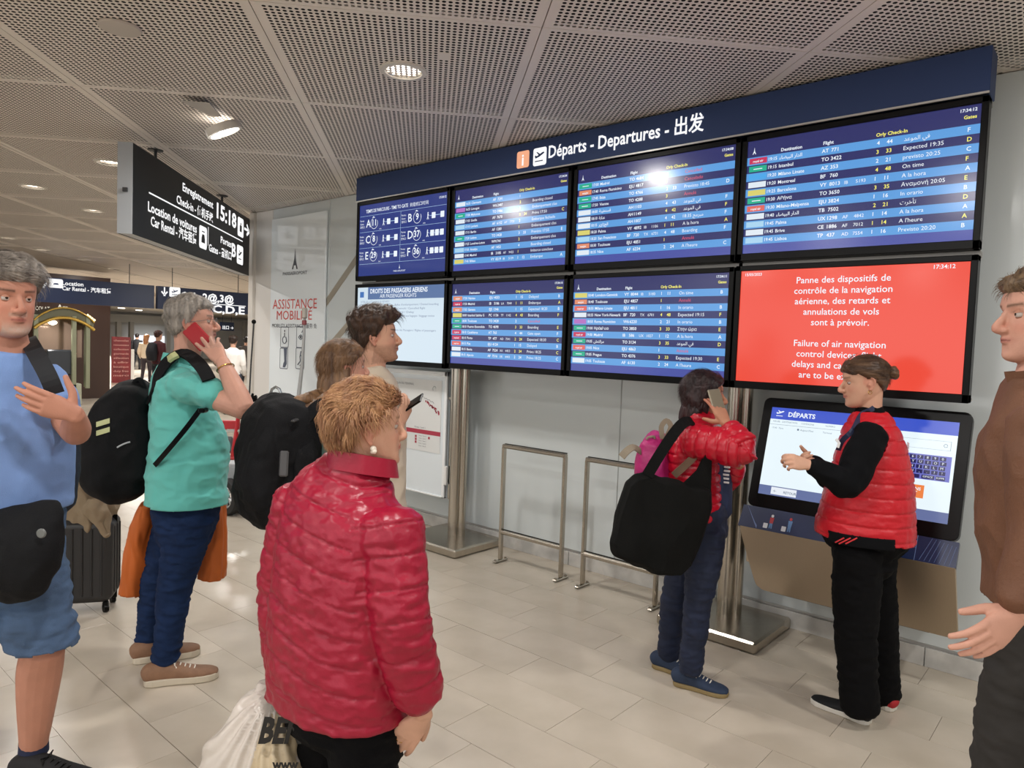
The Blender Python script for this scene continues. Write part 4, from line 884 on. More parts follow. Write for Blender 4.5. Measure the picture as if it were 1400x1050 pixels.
m = MB(); m.tube([sp(405, 565), sp(408.5, 540), sp(413, 500), sp(415.5, 460), sp(416.5, 428)], [.022, .020, .016, .013, .012], 10); m.build('curved_pole', mat('pole_grey', '#a5a6a5', rough=.4), sc, smooth=True)
m = MB(); m.box(sp(416.5, 428, -.01), (.045, .045, .10), None, bev=.01); m.build('pole_head', mat('pole_head', '#b1aaa0', rough=.4), sc)
m = MB(); m.box(sp(416, 441, -.02), (.045, .03, .045), None, bev=.006); m.build('pole_tag', mat('pole_tag', '#8c4a4e', rough=.5), sc)
m = MB(); m.box(sp(380, 640, .2), (.5, .4, .9), Matrix.Rotation(atan2(SXd.y, SXd.x), 3, 'Z'), bev=.05); m.build('rear_body', m_grey, sc)

# ================================================================== SUITCASE AND JACKET ON IT
q = at_z(130, 839, 0); su = thing('suitcase', 'dark ribbed hard-shell suitcase standing on four casters behind the left man', 'suitcase', q)
sx = Vector((cos(radians(20)), sin(radians(20)), 0)); sx = (SXd*.96+SYd*.28).normalized(); sy = Vector((-sx.y, sx.x, 0)); Rs = Matrix((sx, sy, EZ)).transposed()
cc = q - sx*.09 + sy*.10
m = MB(); m.box(cc+EZ*.31, (.36, .24, .50), Rs, bev=.035); m.build('shell', mat('case_black', '#2a2a2b', rough=.42), su, bevel=.01)
for k in range(6):
    m = MB(); m.box(cc+EZ*.31-sy*.121+sx*(-.125+.05*k), (.012, .012, .40), Rs, bev=.004); m.build('rib', mat('case_black', '#2a2a2b'), su)
for k in range(3):
    m = MB(); m.box(cc+EZ*.31+sx*.181+sy*(-.06+.06*k), (.010, .012, .40), Rs, bev=.004); m.build('rib', mat('case_black', '#2a2a2b'), su)
m = MB(); m.box(cc+EZ*.31, (.364, .012, .504), Rs, bev=.003); m.build('zip_band', m_black, su)
for a in (-.14, .14):
    for b in (-.08, .08):
        m = MB(); m.lathe([(.001, -.012), (.024, -.012), (.024, .012), (.001, .012)], cc+sx*a+sy*b+EZ*.024, 14, Matrix.Rotation(radians(90), 3, 'X')); m.box(cc+sx*a+sy*b+EZ*.048, (.03, .03, .03), Rs, bev=.004); m.build('caster', m_black, su)
m = MB(); m.tube([cc+sx*-.07+EZ*.56, cc+sx*-.06+EZ*.585, cc+sx*.06+EZ*.585, cc+sx*.07+EZ*.56], .010, 8); m.build('handle', m_dgrey, su)

# ================================================================== PEOPLE: SURFACE TOOLS
def _hash(ix, iy, iz):
    n = (ix*374761393 + iy*668265263 + iz*2147483647 + 1274126177) & 0xffffffff
    n = ((n ^ (n >> 13))*1274126177) & 0xffffffff
    return ((n ^ (n >> 16)) & 0xffff)/65535.0
def vnoise(p, s, seed=0):
    q = p*s + seed*17.3; i = np.floor(q).astype(np.int64); f = q-i; f = f*f*(3-2*f); r = 0
    for dx in (0, 1):
        for dy in (0, 1):
            for dz in (0, 1):
                h = _hash(i[:, 0]+dx, i[:, 1]+dy, i[:, 2]+dz)
                r = r + h*(f[:, 0] if dx else 1-f[:, 0])*(f[:, 1] if dy else 1-f[:, 1])*(f[:, 2] if dz else 1-f[:, 2])
    return r*2-1
def fbm(p, s, o=3, seed=0): return sum(vnoise(p, s*2**k, seed+k)*.5**k for k in range(o))
V = lambda *a: Vector(a)
def catm(pts, k):   # smooth a list of rows (np arrays)
    P = np.array(pts, float); n = len(P); out = []
    for i in range(n-1):
        p0, p1, p2, p3 = P[max(i-1, 0)], P[i], P[i+1], P[min(i+2, n-1)]
        for j in range(k):
            t = j/k; out.append(.5*((2*p1)+(-p0+p2)*t+(2*p0-5*p1+4*p2-p3)*t*t+(-p0+3*p1-3*p2+p3)*t**3))
    out.append(P[-1]); return np.array(out)
def loft(mb, rows, side, n=20, k=4, ex=2.0, cap=True):
    """rows: (x, y, z, a, b[, offset]) ; a along side, b across. Rounded ends."""
    R = catm(rows, k); side = Vector(side).normalized(); m = len(R); vs = []; 
    pts = [Vector(r[:3]) for r in R]
    rings = []
    def ring(c, t, a, b):
        s = (side - t*side.dot(t)); s.normalize(); q = t.cross(s); o = []
        for j in range(n):
            th = 2*pi*j/n; cx, sx = cos(th), sin(th)
            o.append(c + s*(a*abs(cx)**(2/ex)*(1 if cx >= 0 else -1)) + q*(b*abs(sx)**(2/ex)*(1 if sx >= 0 else -1)))
        return o
    T = [(pts[min(i+1, m-1)]-pts[max(i-1, 0)]).normalized() for i in range(m)]
    if cap:
        a, b = R[0][3], R[0][4]; e = min(a, b)
        for w_ in (.35, .75): rings.append(ring(pts[0]-T[0]*e*.5*sqrt(1-w_*w_), T[0], a*w_, b*w_))
    for i in range(m): rings.append(ring(pts[i], T[i], max(R[i][3], 1e-4), max(R[i][4], 1e-4)))
    if cap:
        a, b = R[-1][3], R[-1][4]; e = min(a, b)
        for w_ in (.75, .35): rings.append(ring(pts[-1]+T[-1]*e*.5*sqrt(1-w_*w_), T[-1], a*w_, b*w_))
    for r_ in rings: vs += r_
    fs = []; L_ = len(rings)
    for i in range(L_-1):
        for j in range(n):
            j2 = (j+1) % n; fs.append((i*n+j, i*n+j2, (i+1)*n+j2, (i+1)*n+j))
    fs.append(tuple(range(n))[::-1]); fs.append(tuple((L_-1)*n+j for j in range(n)))
    mb.add(vs, fs); return mb
def limb(mb, pts, rad, n=16, k=4, flat=1.0, side=None):
    d = (Vector(pts[-1])-Vector(pts[0])); s = side or d.orthogonal()
    return loft(mb, [(*p, r, r*flat) for p, r in zip(pts, rad)], s, n, k)
def ball(mb, c, r, s=(1, 1, 1), R=None, n=14):
    pr = [(max(.0005, sin(pi*i/n)), -cos(pi*i/n)) for i in range(n+1)]; R = R or Matrix.Identity(3); c = Vector(c); vs = []; fs = []; N_ = 18
    for (a, z) in pr:
        for k in range(N_):
            th = 2*pi*k/N_; vs.append(c+R @ Vector((a*cos(th)*r*s[0], a*sin(th)*r*s[1], z*r*s[2])))
    for i in range(n):
        for k in range(N_): fs.append((i*N_+k, i*N_+(k+1) % N_, (i+1)*N_+(k+1) % N_, (i+1)*N_+k))
    fs.append(tuple(range(N_))[::-1]); fs.append(tuple(n*N_+k for k in range(N_)))
    mb.add(vs, fs)
def remesh(mb, voxel, smooth=2, disp=None, colf=None, name='body', m=None, parent=None, dec=None, cut=None):
    me = bpy.data.meshes.new('tmp'); me.from_pydata([tuple(v) for v in mb.v], [], mb.f)
    import bmesh
    bm = bmesh.new(); bm.from_mesh(me); bmesh.ops.recalc_face_normals(bm, faces=bm.faces); bm.to_mesh(me); bm.free()
    ob = bpy.data.objects.new('tmp', me); COL.objects.link(ob)
    md = ob.modifiers.new('r', 'REMESH'); md.mode = 'VOXEL'; md.voxel_size = voxel; md.adaptivity = 0
    if smooth: ms = ob.modifiers.new('s', 'SMOOTH'); ms.factor = .5; ms.iterations = smooth
    if dec: mdd = ob.modifiers.new('d', 'DECIMATE'); mdd.ratio = dec
    dg = bpy.context.evaluated_depsgraph_get(); dg.update(); ev = ob.evaluated_get(dg); out = bpy.data.meshes.new_from_object(ev)
    bpy.data.objects.remove(ob); bpy.data.meshes.remove(me)
    n = len(out.vertices); co = np.empty(n*3, np.float32); out.vertices.foreach_get('co', co); co = co.reshape(-1, 3).astype(float)
    if disp:
        no = np.empty(n*3, np.float32); out.vertex_normals.foreach_get('vector', no); no = no.reshape(-1, 3).astype(float)
        co = co + no*disp(co, no)[:, None]; out.vertices.foreach_set('co', co.astype(np.float32).ravel()); out.update()
    if cut is not None:     # drop the faces whose centre fails the test (hidden ends of garments)
        bm = bmesh.new(); bm.from_mesh(out); bm.verts.ensure_lookup_table(); keep = cut(co)
        bmesh.ops.delete(bm, geom=[v for v in bm.verts if not keep[v.index]], context='VERTS'); bm.to_mesh(out); bm.free()
        n = len(out.vertices); co = np.empty(n*3, np.float32); out.vertices.foreach_get('co', co); co = co.reshape(-1, 3).astype(float)
    if colf:
        c = colf(co); ca = out.color_attributes.new('Col', 'FLOAT_COLOR', 'POINT'); rgba = np.ones((n, 4), np.float32); rgba[:, :3] = c; ca.data.foreach_set('color', rgba.ravel())
    out.polygons.foreach_set('use_smooth', [True]*len(out.polygons)); out.name = name
    if m: out.materials.append(m)
    o = bpy.data.objects.new(name, out); COL.objects.link(o)
    if parent: attach(o, parent)
    return o
def frame(fwd, up):
    f = Vector(fwd).normalized(); u = Vector(up); u = (u-f*u.dot(f)).normalized(); l = u.cross(f); return Matrix((f, l, u)).transposed()   # columns: front, left, up
SK = {'light': '#cfa188', 'pink': '#cc9a86', 'tan': '#b98469', 'ruddy': '#bf8872'}
def skin_mat(nm='skin'): return mat(nm, '#d0a088', rough=.55, attr=True, bump=.12, bscale=260, spec=.3)

HEADROWS = [ # z, front, back, half width
 (-.122, .060, .020, .014), (-.116, .078, .000, .030), (-.104, .086, -.010, .041), (-.088, .088, -.030, .050), (-.070, .087, -.058, .058), (-.050, .087, -.076, .0645),
 (-.028, .087, -.088, .069), (-.004, .086, -.097, .0725), (.020, .090, -.102, .0755), (.045, .090, -.103, .0765), (.068, .080, -.099, .073), (.088, .062, -.088, .064), (.103, .038, -.067, .048), (.112, .010, -.040, .028), (.1155, -.012, -.022, .008)]
def head_shape(mb, O, R, s=1.0, jaw=1.0, nose=1.0, chin=1.0):
    rows = catm([(z, f, b, w_) for z, f, b, w_ in HEADROWS], 3); n = 40; vs = []; fs = []
    for z, f, b, w_ in rows:
        c = (f+b)/2; h = (f-b)/2
        if z < -.03: w_ = w_*(1+(jaw-1)*min(1, (-.03-z)/.06))
        for k in range(n):
            th = 2*pi*k/n; cx, sy = cos(th), sin(th); e = 2/2.25
            x = c+h*abs(cx)**e*(1 if cx >= 0 else -1); y = w_*abs(sy)**e*(1 if sy >= 0 else -1)
            # eye sockets, cheekbones, temples
            if cx > 0:
                g = math.exp(-((abs(y)-.031)/.015)**2-((z-.004)/.013)**2); x -= .010*g
                g = math.exp(-((abs(y)-.045)/.018)**2-((z+.030)/.018)**2); x += .004*g
                g = math.exp(-((abs(y)-.028)/.022)**2-((z-.026)/.009)**2); x += .004*g
                g = math.exp(-(y/.02)**2-((z+.088)/.008)**2); x -= .003*g
                g = math.exp(-(y/.022)**2-((z+.106)/.012)**2); x += .005*g*chin
            vs.append(O+R @ (Vector((x, y, z))*s))
    m_ = len(rows)
    for i in range(m_-1):
        for k in range(n): fs.append((i*n+k, i*n+(k+1) % n, (i+1)*n+(k+1) % n, (i+1)*n+k))
    fs.append(tuple(range(n))[::-1]); fs.append(tuple((m_-1)*n+k for k in range(n))); mb.add(vs, fs)
    H = lambda x, y, z: O+R @ (Vector((x, y, z))*s)
    L_ = R @ Vector((0, 1, 0))
    # nose: bridge to tip
    loft(mb, [(*H(.084, 0, .012), .008*s, .008*s), (*H(.092, 0, -.004), .008*s, .009*s), (*H(.098+.005*nose, 0, -.020), .009*s, .011*s), (*H(.101+.008*nose, 0, -.034), .0125*s, .011*s), (*H(.093, 0, -.042), .012*s, .008*s)], L_, 14, 3)
    for sd_ in (-1, 1): ball(mb, H(.094, sd_*.012, -.037), .0085*s)
    # lips
    for z, r_, x in ((-.0585, .0075, .0875), (-.0675, .0078, .0865)):
        loft(mb, [(*H(x-.013, -.024, z-.001), .003*s, .003*s), (*H(x-.002, -.012, z), .0055*s, r_*s*.8), (*H(x+.002, 0, z), .0060*s, r_*s), (*H(x-.002, .012, z), .0055*s, r_*s*.8), (*H(x-.013, .024, z-.001), .003*s, .003*s)], R @ Vector((0, 0, 1)), 12, 3)
    # ears
    for sd_ in (-1, 1):
        pts = []; 
        for q in range(11):
            a = radians(-70+q*30*.92); pts.append(H(-.010-.016*cos(a+pi)*-1*.95-.004, sd_*(.0755+.006*(1+cos(a))), -.012+.029*sin(a)))
        ear = [(-.002, .026, .0745), (-.010, .030, .079), (-.021, .026, .083), (-.028, .012, .085), (-.027, -.004, .084), (-.020, -.018, .081), (-.012, -.028, .077), (-.005, -.031, .0745)]
        mb.tube([H(x, sd_*y, z-.008) for (x, z, y) in ear], [.0045*s]+[.0048*s]*5+[.0062*s, .006*s], 8)
        ball(mb, H(-.014, sd_*.0735, -.008), .02*s, (.75, .35, 1.1), R)
        ball(mb, H(-.004, sd_*.0765, -.012), .006*s)
def hand_shape(mb, W, d, n, side, s=1.0, curl=(20, 25, 20), thumb=(.55, .75, .15), curls=None, spread=1.0):
    """W wrist point, d towards fingers, n palm normal, side: +1 right hand, -1 left hand"""
    d = Vector(d).normalized(); n = Vector(n); n = (n-d*n.dot(d)).normalized(); t = d.cross(n)*side
    P_ = lambda a, b, c: W+(d*a+t*b+n*c)*s
    loft(mb, [(*P_(-.01, 0, 0), .027*s, .019*s), (*P_(.02, .001, 0), .031*s, .018*s), (*P_(.055, .0, .002), .040*s, .0155*s), (*P_(.088, -.002, .001), .0405*s, .0125*s)], t, 16, 3, ex=2.5)
    base = [(.090, .031), (.096, .0105), (.092, -.0105), (.083, -.030)]; ln = [.078, .086, .079, .062]; rd = [.0090, .0093, .0088, .0078]; tips = []
    for i in range(4):
        cu = curls[i] if curls else curl; ang = 0; p = P_(base[i][0]-.012, base[i][1], 0); fan = radians((1.5-i)*3.5*spread); dd = (d*cos(fan)+t*sin(fan)).normalized()
        pts = [p, P_(base[i][0], base[i][1], 0)]; cur = pts[-1]
        for sg, c_ in zip((.45, .30, .25), cu):
            ang += radians(c_); dr = dd*cos(ang)+n*sin(ang); cur = cur+dr*ln[i]*sg*s; pts.append(cur)
        r0 = rd[i]*s; mb.tube(subdiv(pts), [r0*1.05]*2+[r0]*5+[r0*.92]*2, 10) if False else limb(mb, pts, [r0*1.1, r0*1.12, r0*1.0, r0*.9, r0*.74], 12, 3)
        tips.append(pts[-1])
    a, b, c = thumb; td = (d*a+t*b+n*c).normalized(); p0 = P_(.012, .016, .006); p1 = p0+td*.045*s; td2 = (td+d*.45).normalized(); p2 = p1+td2*.034*s; p3 = p2+(td2+n*.1).normalized()*.026*s
    limb(mb, [p0, p1, p2, p3], [.0145*s, .0130*s, .0108*s, .0082*s], 12, 3)
    return tips
def hair_shell(O, R, s, fn, name, m, parent, disp=.003, strands=0, sl=.05, sdir=None, srad=.0007, seed=1, nz=90, colf=None, lift=.006):
    """closed scalp shell; fn(x,y,z) -> thickness in metres (negative where no hair)"""
    rows = catm([(z, f, b, w_) for z, f, b, w_ in HEADROWS], 6); n = 96; vs = []; base = []; nrm = []
    for z, f, b, w_ in rows:
        c = (f+b)/2; h = (f-b)/2
        for k in range(n):
            th = 2*pi*k/n; cx, sy = cos(th), sin(th); e = 2/2.25
            base.append((c+h*abs(cx)**e*(1 if cx >= 0 else -1), w_*abs(sy)**e*(1 if sy >= 0 else -1), z))
    B = np.array(base); C0 = np.array([-.008, 0, .005]); d = B-C0; d[:, 2] *= .8; d /= np.linalg.norm(d, axis=1)[:, None]
    T = np.array([fn(*p) for p in B])
    st = B.copy(); st[:, 2] *= .35
    T2 = np.where(T > 0, T*(1+.35*fbm(st, 70, 2, seed))+disp*fbm(st*np.array([1, 1, .6]), 220, 2, seed+3), -.012)
    P3 = B+d*T2[:, None]
    m_ = len(rows); mb = MB(); mb.add([O+R @ (Vector(p)*s) for p in P3], [(i*n+k, i*n+(k+1) % n, (i+1)*n+(k+1) % n, (i+1)*n+k) for i in range(m_-1) for k in range(n)])
    if strands:
        rg = np.random.RandomState(seed); idx = np.where(T > .002)[0]; pick = rg.choice(idx, strands)
        for q in pick:
            p = Vector(P3[q]); nn = Vector(d[q]); dv = Vector(sdir(*B[q])) if sdir else Vector((0, 0, -1)); dv = dv-nn*dv.dot(nn)
            if dv.length < 1e-3: continue
            dv.normalize(); dv = (dv+nn.cross(dv)*rg.uniform(-.45, .45)).normalized(); L_ = sl*rg.uniform(.6, 1.2); w_ = nn.cross(dv).normalized()
            pts = [p-nn*.002]; up = lift*rg.uniform(.3, 1.6)
            curl = rg.uniform(-1, 1)
            for j in range(1, 5):
                t_ = j/4; pts.append(p+dv*L_*t_+nn*(up*sin(pi*t_*.75))+w_*(curl*.006*sin(2.2*t_))-nn*(L_*L_*t_*t_*2.2))
            r_ = srad*rg.uniform(.8, 1.6); a = []; 
            for j, pp in enumerate(pts):
                rr = r_*(1-.8*j/4); a += [O+R @ ((pp-w_*rr)*s), O+R @ ((pp+nn*rr)*s), O+R @ ((pp+w_*rr)*s)]
            mb.add(a, [(3*j, 3*j+1, 3*j+4, 3*j+3) for j in range(4)]+[(3*j+1, 3*j+2, 3*j+5, 3*j+4) for j in range(4)])
    o = mb.build(name, m, parent); o.data.polygons.foreach_set('use_smooth', [True]*len(o.data.polygons))
    return o
def hair_mat(nm, c1, c2, rough=.42, sc=60, st=(1, 1, .12)): return mat(nm, c1, rough=rough, color2=c2, nscale=sc, stretch=st, bump=.35, bscale=150, spec=.4)
m_eye = mat('eye_white', '#b9aca4', rough=.25); m_iris = mat('iris_dark', '#2e2119', rough=.1)
def eyes(O, R, s, parent, look=(1, 0, 0)):
    for sd_ in (-1, 1):
        m = MB(); c = O+R @ (Vector((.0695, sd_*.031, .003))*s); ball(m, c, .0118*s); m.cur = 1
        lk = (R @ Vector(look)).normalized(); ball(m, c+lk*.0070*s, .0058*s); o = m.build('eye', [m_eye, m_iris], parent, smooth=80)
        m = MB(); Rl = R @ Matrix.Rotation(radians(sd_*14), 3, 'Z') @ Matrix.Rotation(radians(-38), 3, 'Y'); rr = .0129*s
        m.lathe([(rr*cos(radians(a)), rr*sin(radians(a))) for a in (20, 32, 48, 64, 80, 88)], c, 20, R @ Matrix.Rotation(radians(7), 3, 'Y'), cap=False)
        m.lathe([(rr*cos(radians(a)), rr*sin(radians(a))) for a in (-88, -75, -60, -45, -33)], c, 20, R @ Matrix.Rotation(radians(6), 3, 'Y'), cap=False)
        m.build('eyelids', mat('lid_skin', '#b38069', rough=.6), o, smooth=80)
def seg_t(co, a, b):
    a = np.array(a); b = np.array(b); ab = b-a; L2 = ab@ab; t = ((co-a)@ab)/L2; tc = np.clip(t, 0, 1); d = np.linalg.norm(co-(a+tc[:, None]*ab), axis=1); return t, d
def chain_param(co, pts):
    best = np.full(len(co), 1e9); par = np.zeros(len(co)); acc = 0
    for a, b in zip(pts[:-1], pts[1:]):
        L_ = (Vector(b)-Vector(a)).length; t, d = seg_t(co, a, b); k = d < best; par[k] = acc+np.clip(t[k], -.5, 1.5)*L_; best[k] = d[k]; acc += L_
    return par, best
def seam(x, pitch, w=.006):   # groove profile 0 between, 1 on the seam
    d = np.abs((x/pitch+.5) % 1-.5)*pitch; return np.exp(-(d/w)**2)

class Person:
    """joints in world space; J keys: pelvis chest neck head, shR shL elR elL wrR wrL hipR hipL knR knL anR anL"""
    def __init__(s, label, loc, J, face, up=(0, 0, 1), body=None, scale=1.0, sex='m', skin='light', group=None):
        s.t = thing('person', label, 'person', loc, group); s.J = {k: Vector(v) for k, v in J.items()}; s.sex = sex
        s.R = frame(face, up); s.s = scale; s.skin = skin
        lat = s.J['shL']-s.J['shR']; lat.z = 0; s.lat = lat.normalized()
        s.fwd = s.lat.cross(V(0, 0, 1)).normalized()   # front of the torso
        s.O = s.J['head']; s.mb = MB(); s.tint = []
    def H(s, x, y, z): return s.O+s.R @ (Vector((x, y, z))*s.s)
    def torso(s, mb, off=0.0, rows=None, n=28):
        loft(mb, rows, s.lat, n, 4, ex=2.3); return mb
    def limbs(s, mb, keys, rad, k=4): limb(mb, [s.J[q] if isinstance(q, str) else Vector(q) for q in keys], rad, 18, k); return mb
    def make_body(s, torso_rows, arm_r=(.050, .040, .030), leg_r=(.050, .038, .030), neck_r=.056, jaw=1.0, nose=1.0, chin=1.0, voxel=.0038, colour=None, hands=(), legs=True):
        mb = s.mb; J = s.J; head_shape(mb, s.O, s.R, s.s, jaw, nose, chin)
        nb = J['neck']; nt = s.H(-.030, 0, -.035); nm_ = s.H(-.022, 0, -.095)
        loft(mb, [(*(nb-V(0, 0, .05)), neck_r*1.5, neck_r*1.15), (*nb, neck_r*1.1, neck_r*1.03), (*(nb*.35+nm_*.65), neck_r, neck_r), (*nt, neck_r*.98, neck_r*1.0)], s.lat, 22, 4)
        s.torso(mb, 0, torso_rows)
        for sd_ in 'RL':
            if 'el'+sd_ in J: limb(mb, [J['sh'+sd_], (J['sh'+sd_]+J['el'+sd_])/2, J['el'+sd_]], [arm_r[0]*.92, arm_r[0], arm_r[1]], 16, 4); limb(mb, [J['el'+sd_], J['el'+sd_]*.7+J['wr'+sd_]*.3, J['wr'+sd_]], [arm_r[1], arm_r[1]*1.04, arm_r[2]*.92], 16, 4)
            if legs and 'kn'+sd_ in J:
                limb(mb, [J['hip'+sd_], J['kn'+sd_]], [leg_r[0], leg_r[1]], 16, 4); kn, an = J['kn'+sd_], J['an'+sd_]; limb(mb, [kn, kn*.7+an*.3-s.fwd*.012, an], [leg_r[1], leg_r[1]*1.08, leg_r[2]], 16, 4)
        for h in hands: hand_shape(mb, **h)
        sk = np.array(lin(SK[s.skin])); O = np.array(s.O); Rm = np.array(s.R)
        def colf(co):
            L = (co-O)@Rm/s.s; n_ = fbm(co, 28, 3, 5); c = np.tile(sk, (len(co), 1))*(1+.07*n_[:, None]); c[:, 0] *= 1.0
            def blend(w_, col):
                w_ = np.clip(w_, 0, 1)[:, None]; return c*(1-w_)+np.array(lin(col))*w_
            inh = (np.abs(L[:, 2]) < .13) & (L[:, 0] > .02)
            g = lambda x, m_, q: np.exp(-((x-m_)/q)**2)
            y = np.abs(L[:, 1]); z = L[:, 2]
            c = blend(inh*(.30*g(y, .042, .018)*g(z, -.03, .018)+.30*g(y, 0, .013)*g(z, -.035, .012)), '#c06a58')
            c = blend(inh*(.85*g(y, 0, .020)**.6*g(z, -.0635, .0070)*(L[:, 0] > .072)), '#a35a52' if s.sex == 'm' else '#b0504e')
            c = blend(inh*(.9*g(z, -.0632, .0014)*(y < .022)*(L[:, 0] > .07)), '#5d2c2a')
            bc = (colour or {}).get('brow', '#4a3426'); c = blend(inh*.85*g(z-.10*(y-.03), .0265, .0038)*(y > .012)*(y < .050), bc)
            c = blend(inh*.8*g(z, .0085-0*y, .0022)*g(y, .031, .011)*(L[:, 0] > .065), '#3a2a24')
            ea = (y > .070)*(L[:, 0] < .02)*(L[:, 0] > -.04)*(np.abs(z+.01) < .04); c = blend(ea*.35, '#c4695a')
            bd = (colour or {}).get('beard')
            if bd:
                st, col, kind = bd
                if kind == 'goatee': w_ = st*((g(z, -.098, .020)*(y < .040))*(L[:, 0] > .045)+.8*g(z, -.048, .006)*(y < .026))
                else: w_ = st*((z < -.035)*(z > -.125)*np.clip((-.035-z)/.02, 0, 1)*(L[:, 0] > -.01+.3*(z+.035))+.7*g(z, -.048, .006)*(y < .03))
                c = blend(w_*(.8+.3*fbm(co, 300, 1, 2))*(1-.9*g(z, -.0635, .009)*(y < .022)), col)
            if colour and 'extra' in colour: c = colour['extra'](s, L, c)
            return np.clip(c, 0, 1)
        s.body = remesh(mb, voxel, 1, None, colf, 'body', skin_mat(), s.t, dec=.32 if voxel < .006 else None)
        return s.body
    def garment(s, name, mb, m, voxel=.008, smooth=3, disp=None, cut=None): return remesh(mb, voxel, smooth, disp, None, name, m, s.t, cut=cut)
def wrinkle(amp=.004, sc=9, seed=0, st=(1, 1, 1)):
    def f(co, no): q = co*np.array(st); a = fbm(q, sc, 3, seed); b = fbm(q, sc*.5, 2, seed+9); return amp*(1-2*np.abs(a))+amp*.9*b
    return f
def shoe(person, heel, toe, m_up, m_sole, w=.048, h=.085, name='shoe', collar=None, m_lace=None, sole_h=.028, white_heel=None):
    heel = Vector(heel); toe = Vector(toe); d = toe-heel; d.z = 0; L_ = d.length; d.normalize(); sd_ = V(-d.y, d.x, 0); z0 = min(heel.z, toe.z)
    mb = MB()
    prof = [(0.02, .040, h*.80), (.10, .042, h*.98), (.25, .040, h*.98), (.40, .042, h*.88), (.55, .047, h*.68), (.72, .050, h*.52), (.88, .044, h*.44), (.97, .028, h*.34)]
    rows = [(*(heel+d*(L_*t)+V(0, 0, z0-heel.z+sole_h*.4+hh/2)), wd*w/.048, hh/2) for t, wd, hh in prof]
    loft(mb, rows, sd_, 20, 3, ex=2.4); o = remesh(mb, .005, 2, None, None, name, m_up, person.t)
    m = MB(); out = []
    for t, wd in ((0, .018), (.03, .036), (.12, .044), (.3, .041), (.5, .044), (.7, .052), (.86, .049), (.96, .034), (1.0, .012)): out.append((t*L_, wd*w/.048))
    poly = [(t, q) for t, q in out]+[(t, -q) for t, q in out[::-1]]
    m.prism(poly, V(heel.x, heel.y, z0+.001), d, sd_, V(0, 0, sole_h)); m.build('sole', m_sole, o, bevel=.006)
    if m_lace:
        m = MB()
        for k in range(5):
            t = .40+.065*k; zz = z0+sole_h*.4+np.interp(t, [p[0] for p in prof], [p[2] for p in prof]); wq = .026
            c = heel+d*(L_*t); c.z = zz+.001; m.tube([c-sd_*wq-V(0, 0, .008), c+V(0, 0, .003)+d*.006, c+sd_*wq-V(0, 0, .008)], .0028, 6)
        c = heel+d*(L_*.40); c.z = z0+h; m.tube([c, c+sd_*.03+V(0, 0, .01), c+sd_*.035-d*.01-V(0, 0, .01), c], .0025, 6); m.tube([c, c-sd_*.03+V(0, 0, .01), c-sd_*.035+d*.01-V(0, 0, .01), c], .0025, 6)
        m.build('laces', m_lace, o)
    return o
def ribbon(mb, pts, nrm, w, th=.004):   # flat strap: pts, width direction per point
    pts = [Vector(p) for p in pts]; v = []; n = len(pts)
    for i, p in enumerate(pts):
        t = (pts[min(i+1, n-1)]-pts[max(i-1, 0)]).normalized(); nn = Vector(nrm[i] if isinstance(nrm, list) else nrm); nn = (nn-t*nn.dot(t)).normalized(); s_ = t.cross(nn).normalized()*(w/2)
        v += [p-s_, p+s_, p+s_+nn*th, p-s_+nn*th]
    f = [(0, 1, 2, 3)[::-1], tuple(4*(n-1)+k for k in range(4))]
    for i in range(n-1):
        for k in range(4): f.append((4*i+k, 4*i+(k+1) % 4, 4*i+4+(k+1) % 4, 4*i+4+k))
    mb.add(v, f)
def smooth_pts(pts, k=4): return [Vector(p) for p in catm([tuple(p) for p in pts], k)]
def softbox(mb, O, ax, ay, az, w, h, d, taper=.85, n=24, bulge=1.0):
    """rounded soft volume: width along ax, height along ay, depth along az"""
    rows = []
    for t, a, b in ((0, .80, .78), (.06, .93, .94), (.2, 1.0, 1.0), (.5, 1.0, 1.0*bulge), (.75, .5+taper/2, .95), (.93, taper, .80), (1.0, taper*.86, .6)):
        p = Vector(O)+Vector(ay)*(h*t); rows.append((*p, w/2*a, d/2*b))
    loft(mb, rows, ax, n, 4, ex=3.0)

from mathutils.bvhtree import BVHTree
_bv = {}
def hit(o, x, y, off=.003):      # the point of object o seen at (x, y), lifted a little towards the viewer
    if o.name not in _bv:
        me = o.data; _bv[o.name] = BVHTree.FromPolygons([v.co for v in me.vertices], [tuple(p.vertices) for p in me.polygons])
    d = ray(x, y).normalized(); loc, nn, i, dist = _bv[o.name].ray_cast(CP, d)
    return None if loc is None else loc-d*off

# ================================================================== THE PEOPLE
RH = Vector((_r0.x, _r0.y, 0)).normalized(); FH = Vector((-RH.y, RH.x, 0))      # screen-right and away, level
def face_dir(deg, up=0.0): a = radians(deg); v = RH*cos(a)+FH*sin(a); return V(v.x, v.y, up)
def rows(lst): return [(*D(x, y, d), a, b) for (x, y, d, a, b) in lst]
def solid(o, th=.004):
    md = o.modifiers.new('t', 'SOLIDIFY'); md.thickness = th; md.offset = -1; return o
def skew(r_, da=0, db=0): return [(x, y, z, a+da, b+db) for (x, y, z, a, b) in r_]
m_jean = mat('denim_dark', '#1c2d4e', rough=.9, spec=.15, noise=.18, nscale=14, bump=.2, bscale=300)
def legs_cloth(p, hipR, knR, anR, hipL, knL, anL, r, mb=None, hem=0.0, top=None, topr=None):
    mb = mb or MB()
    for a, b, c in ((hipR, knR, anR), (hipL, knL, anL)):
        limb(mb, [a, a*.5+b*.5, b, b*.5+c*.5, c], r, 20, 4)
    if top: loft(mb, top, p.lat, 26, 4, ex=2.3)
    return mb
def leg_wrinkle(amp=.004, kn=None):
    def f(co, no):
        a = fbm(co*np.array([1, 1, 2.4]), 9, 3, 3); return amp*(1-2.2*np.abs(a))+.5*amp*fbm(co*np.array([1, 1, 3]), 22, 2, 8)
    return f
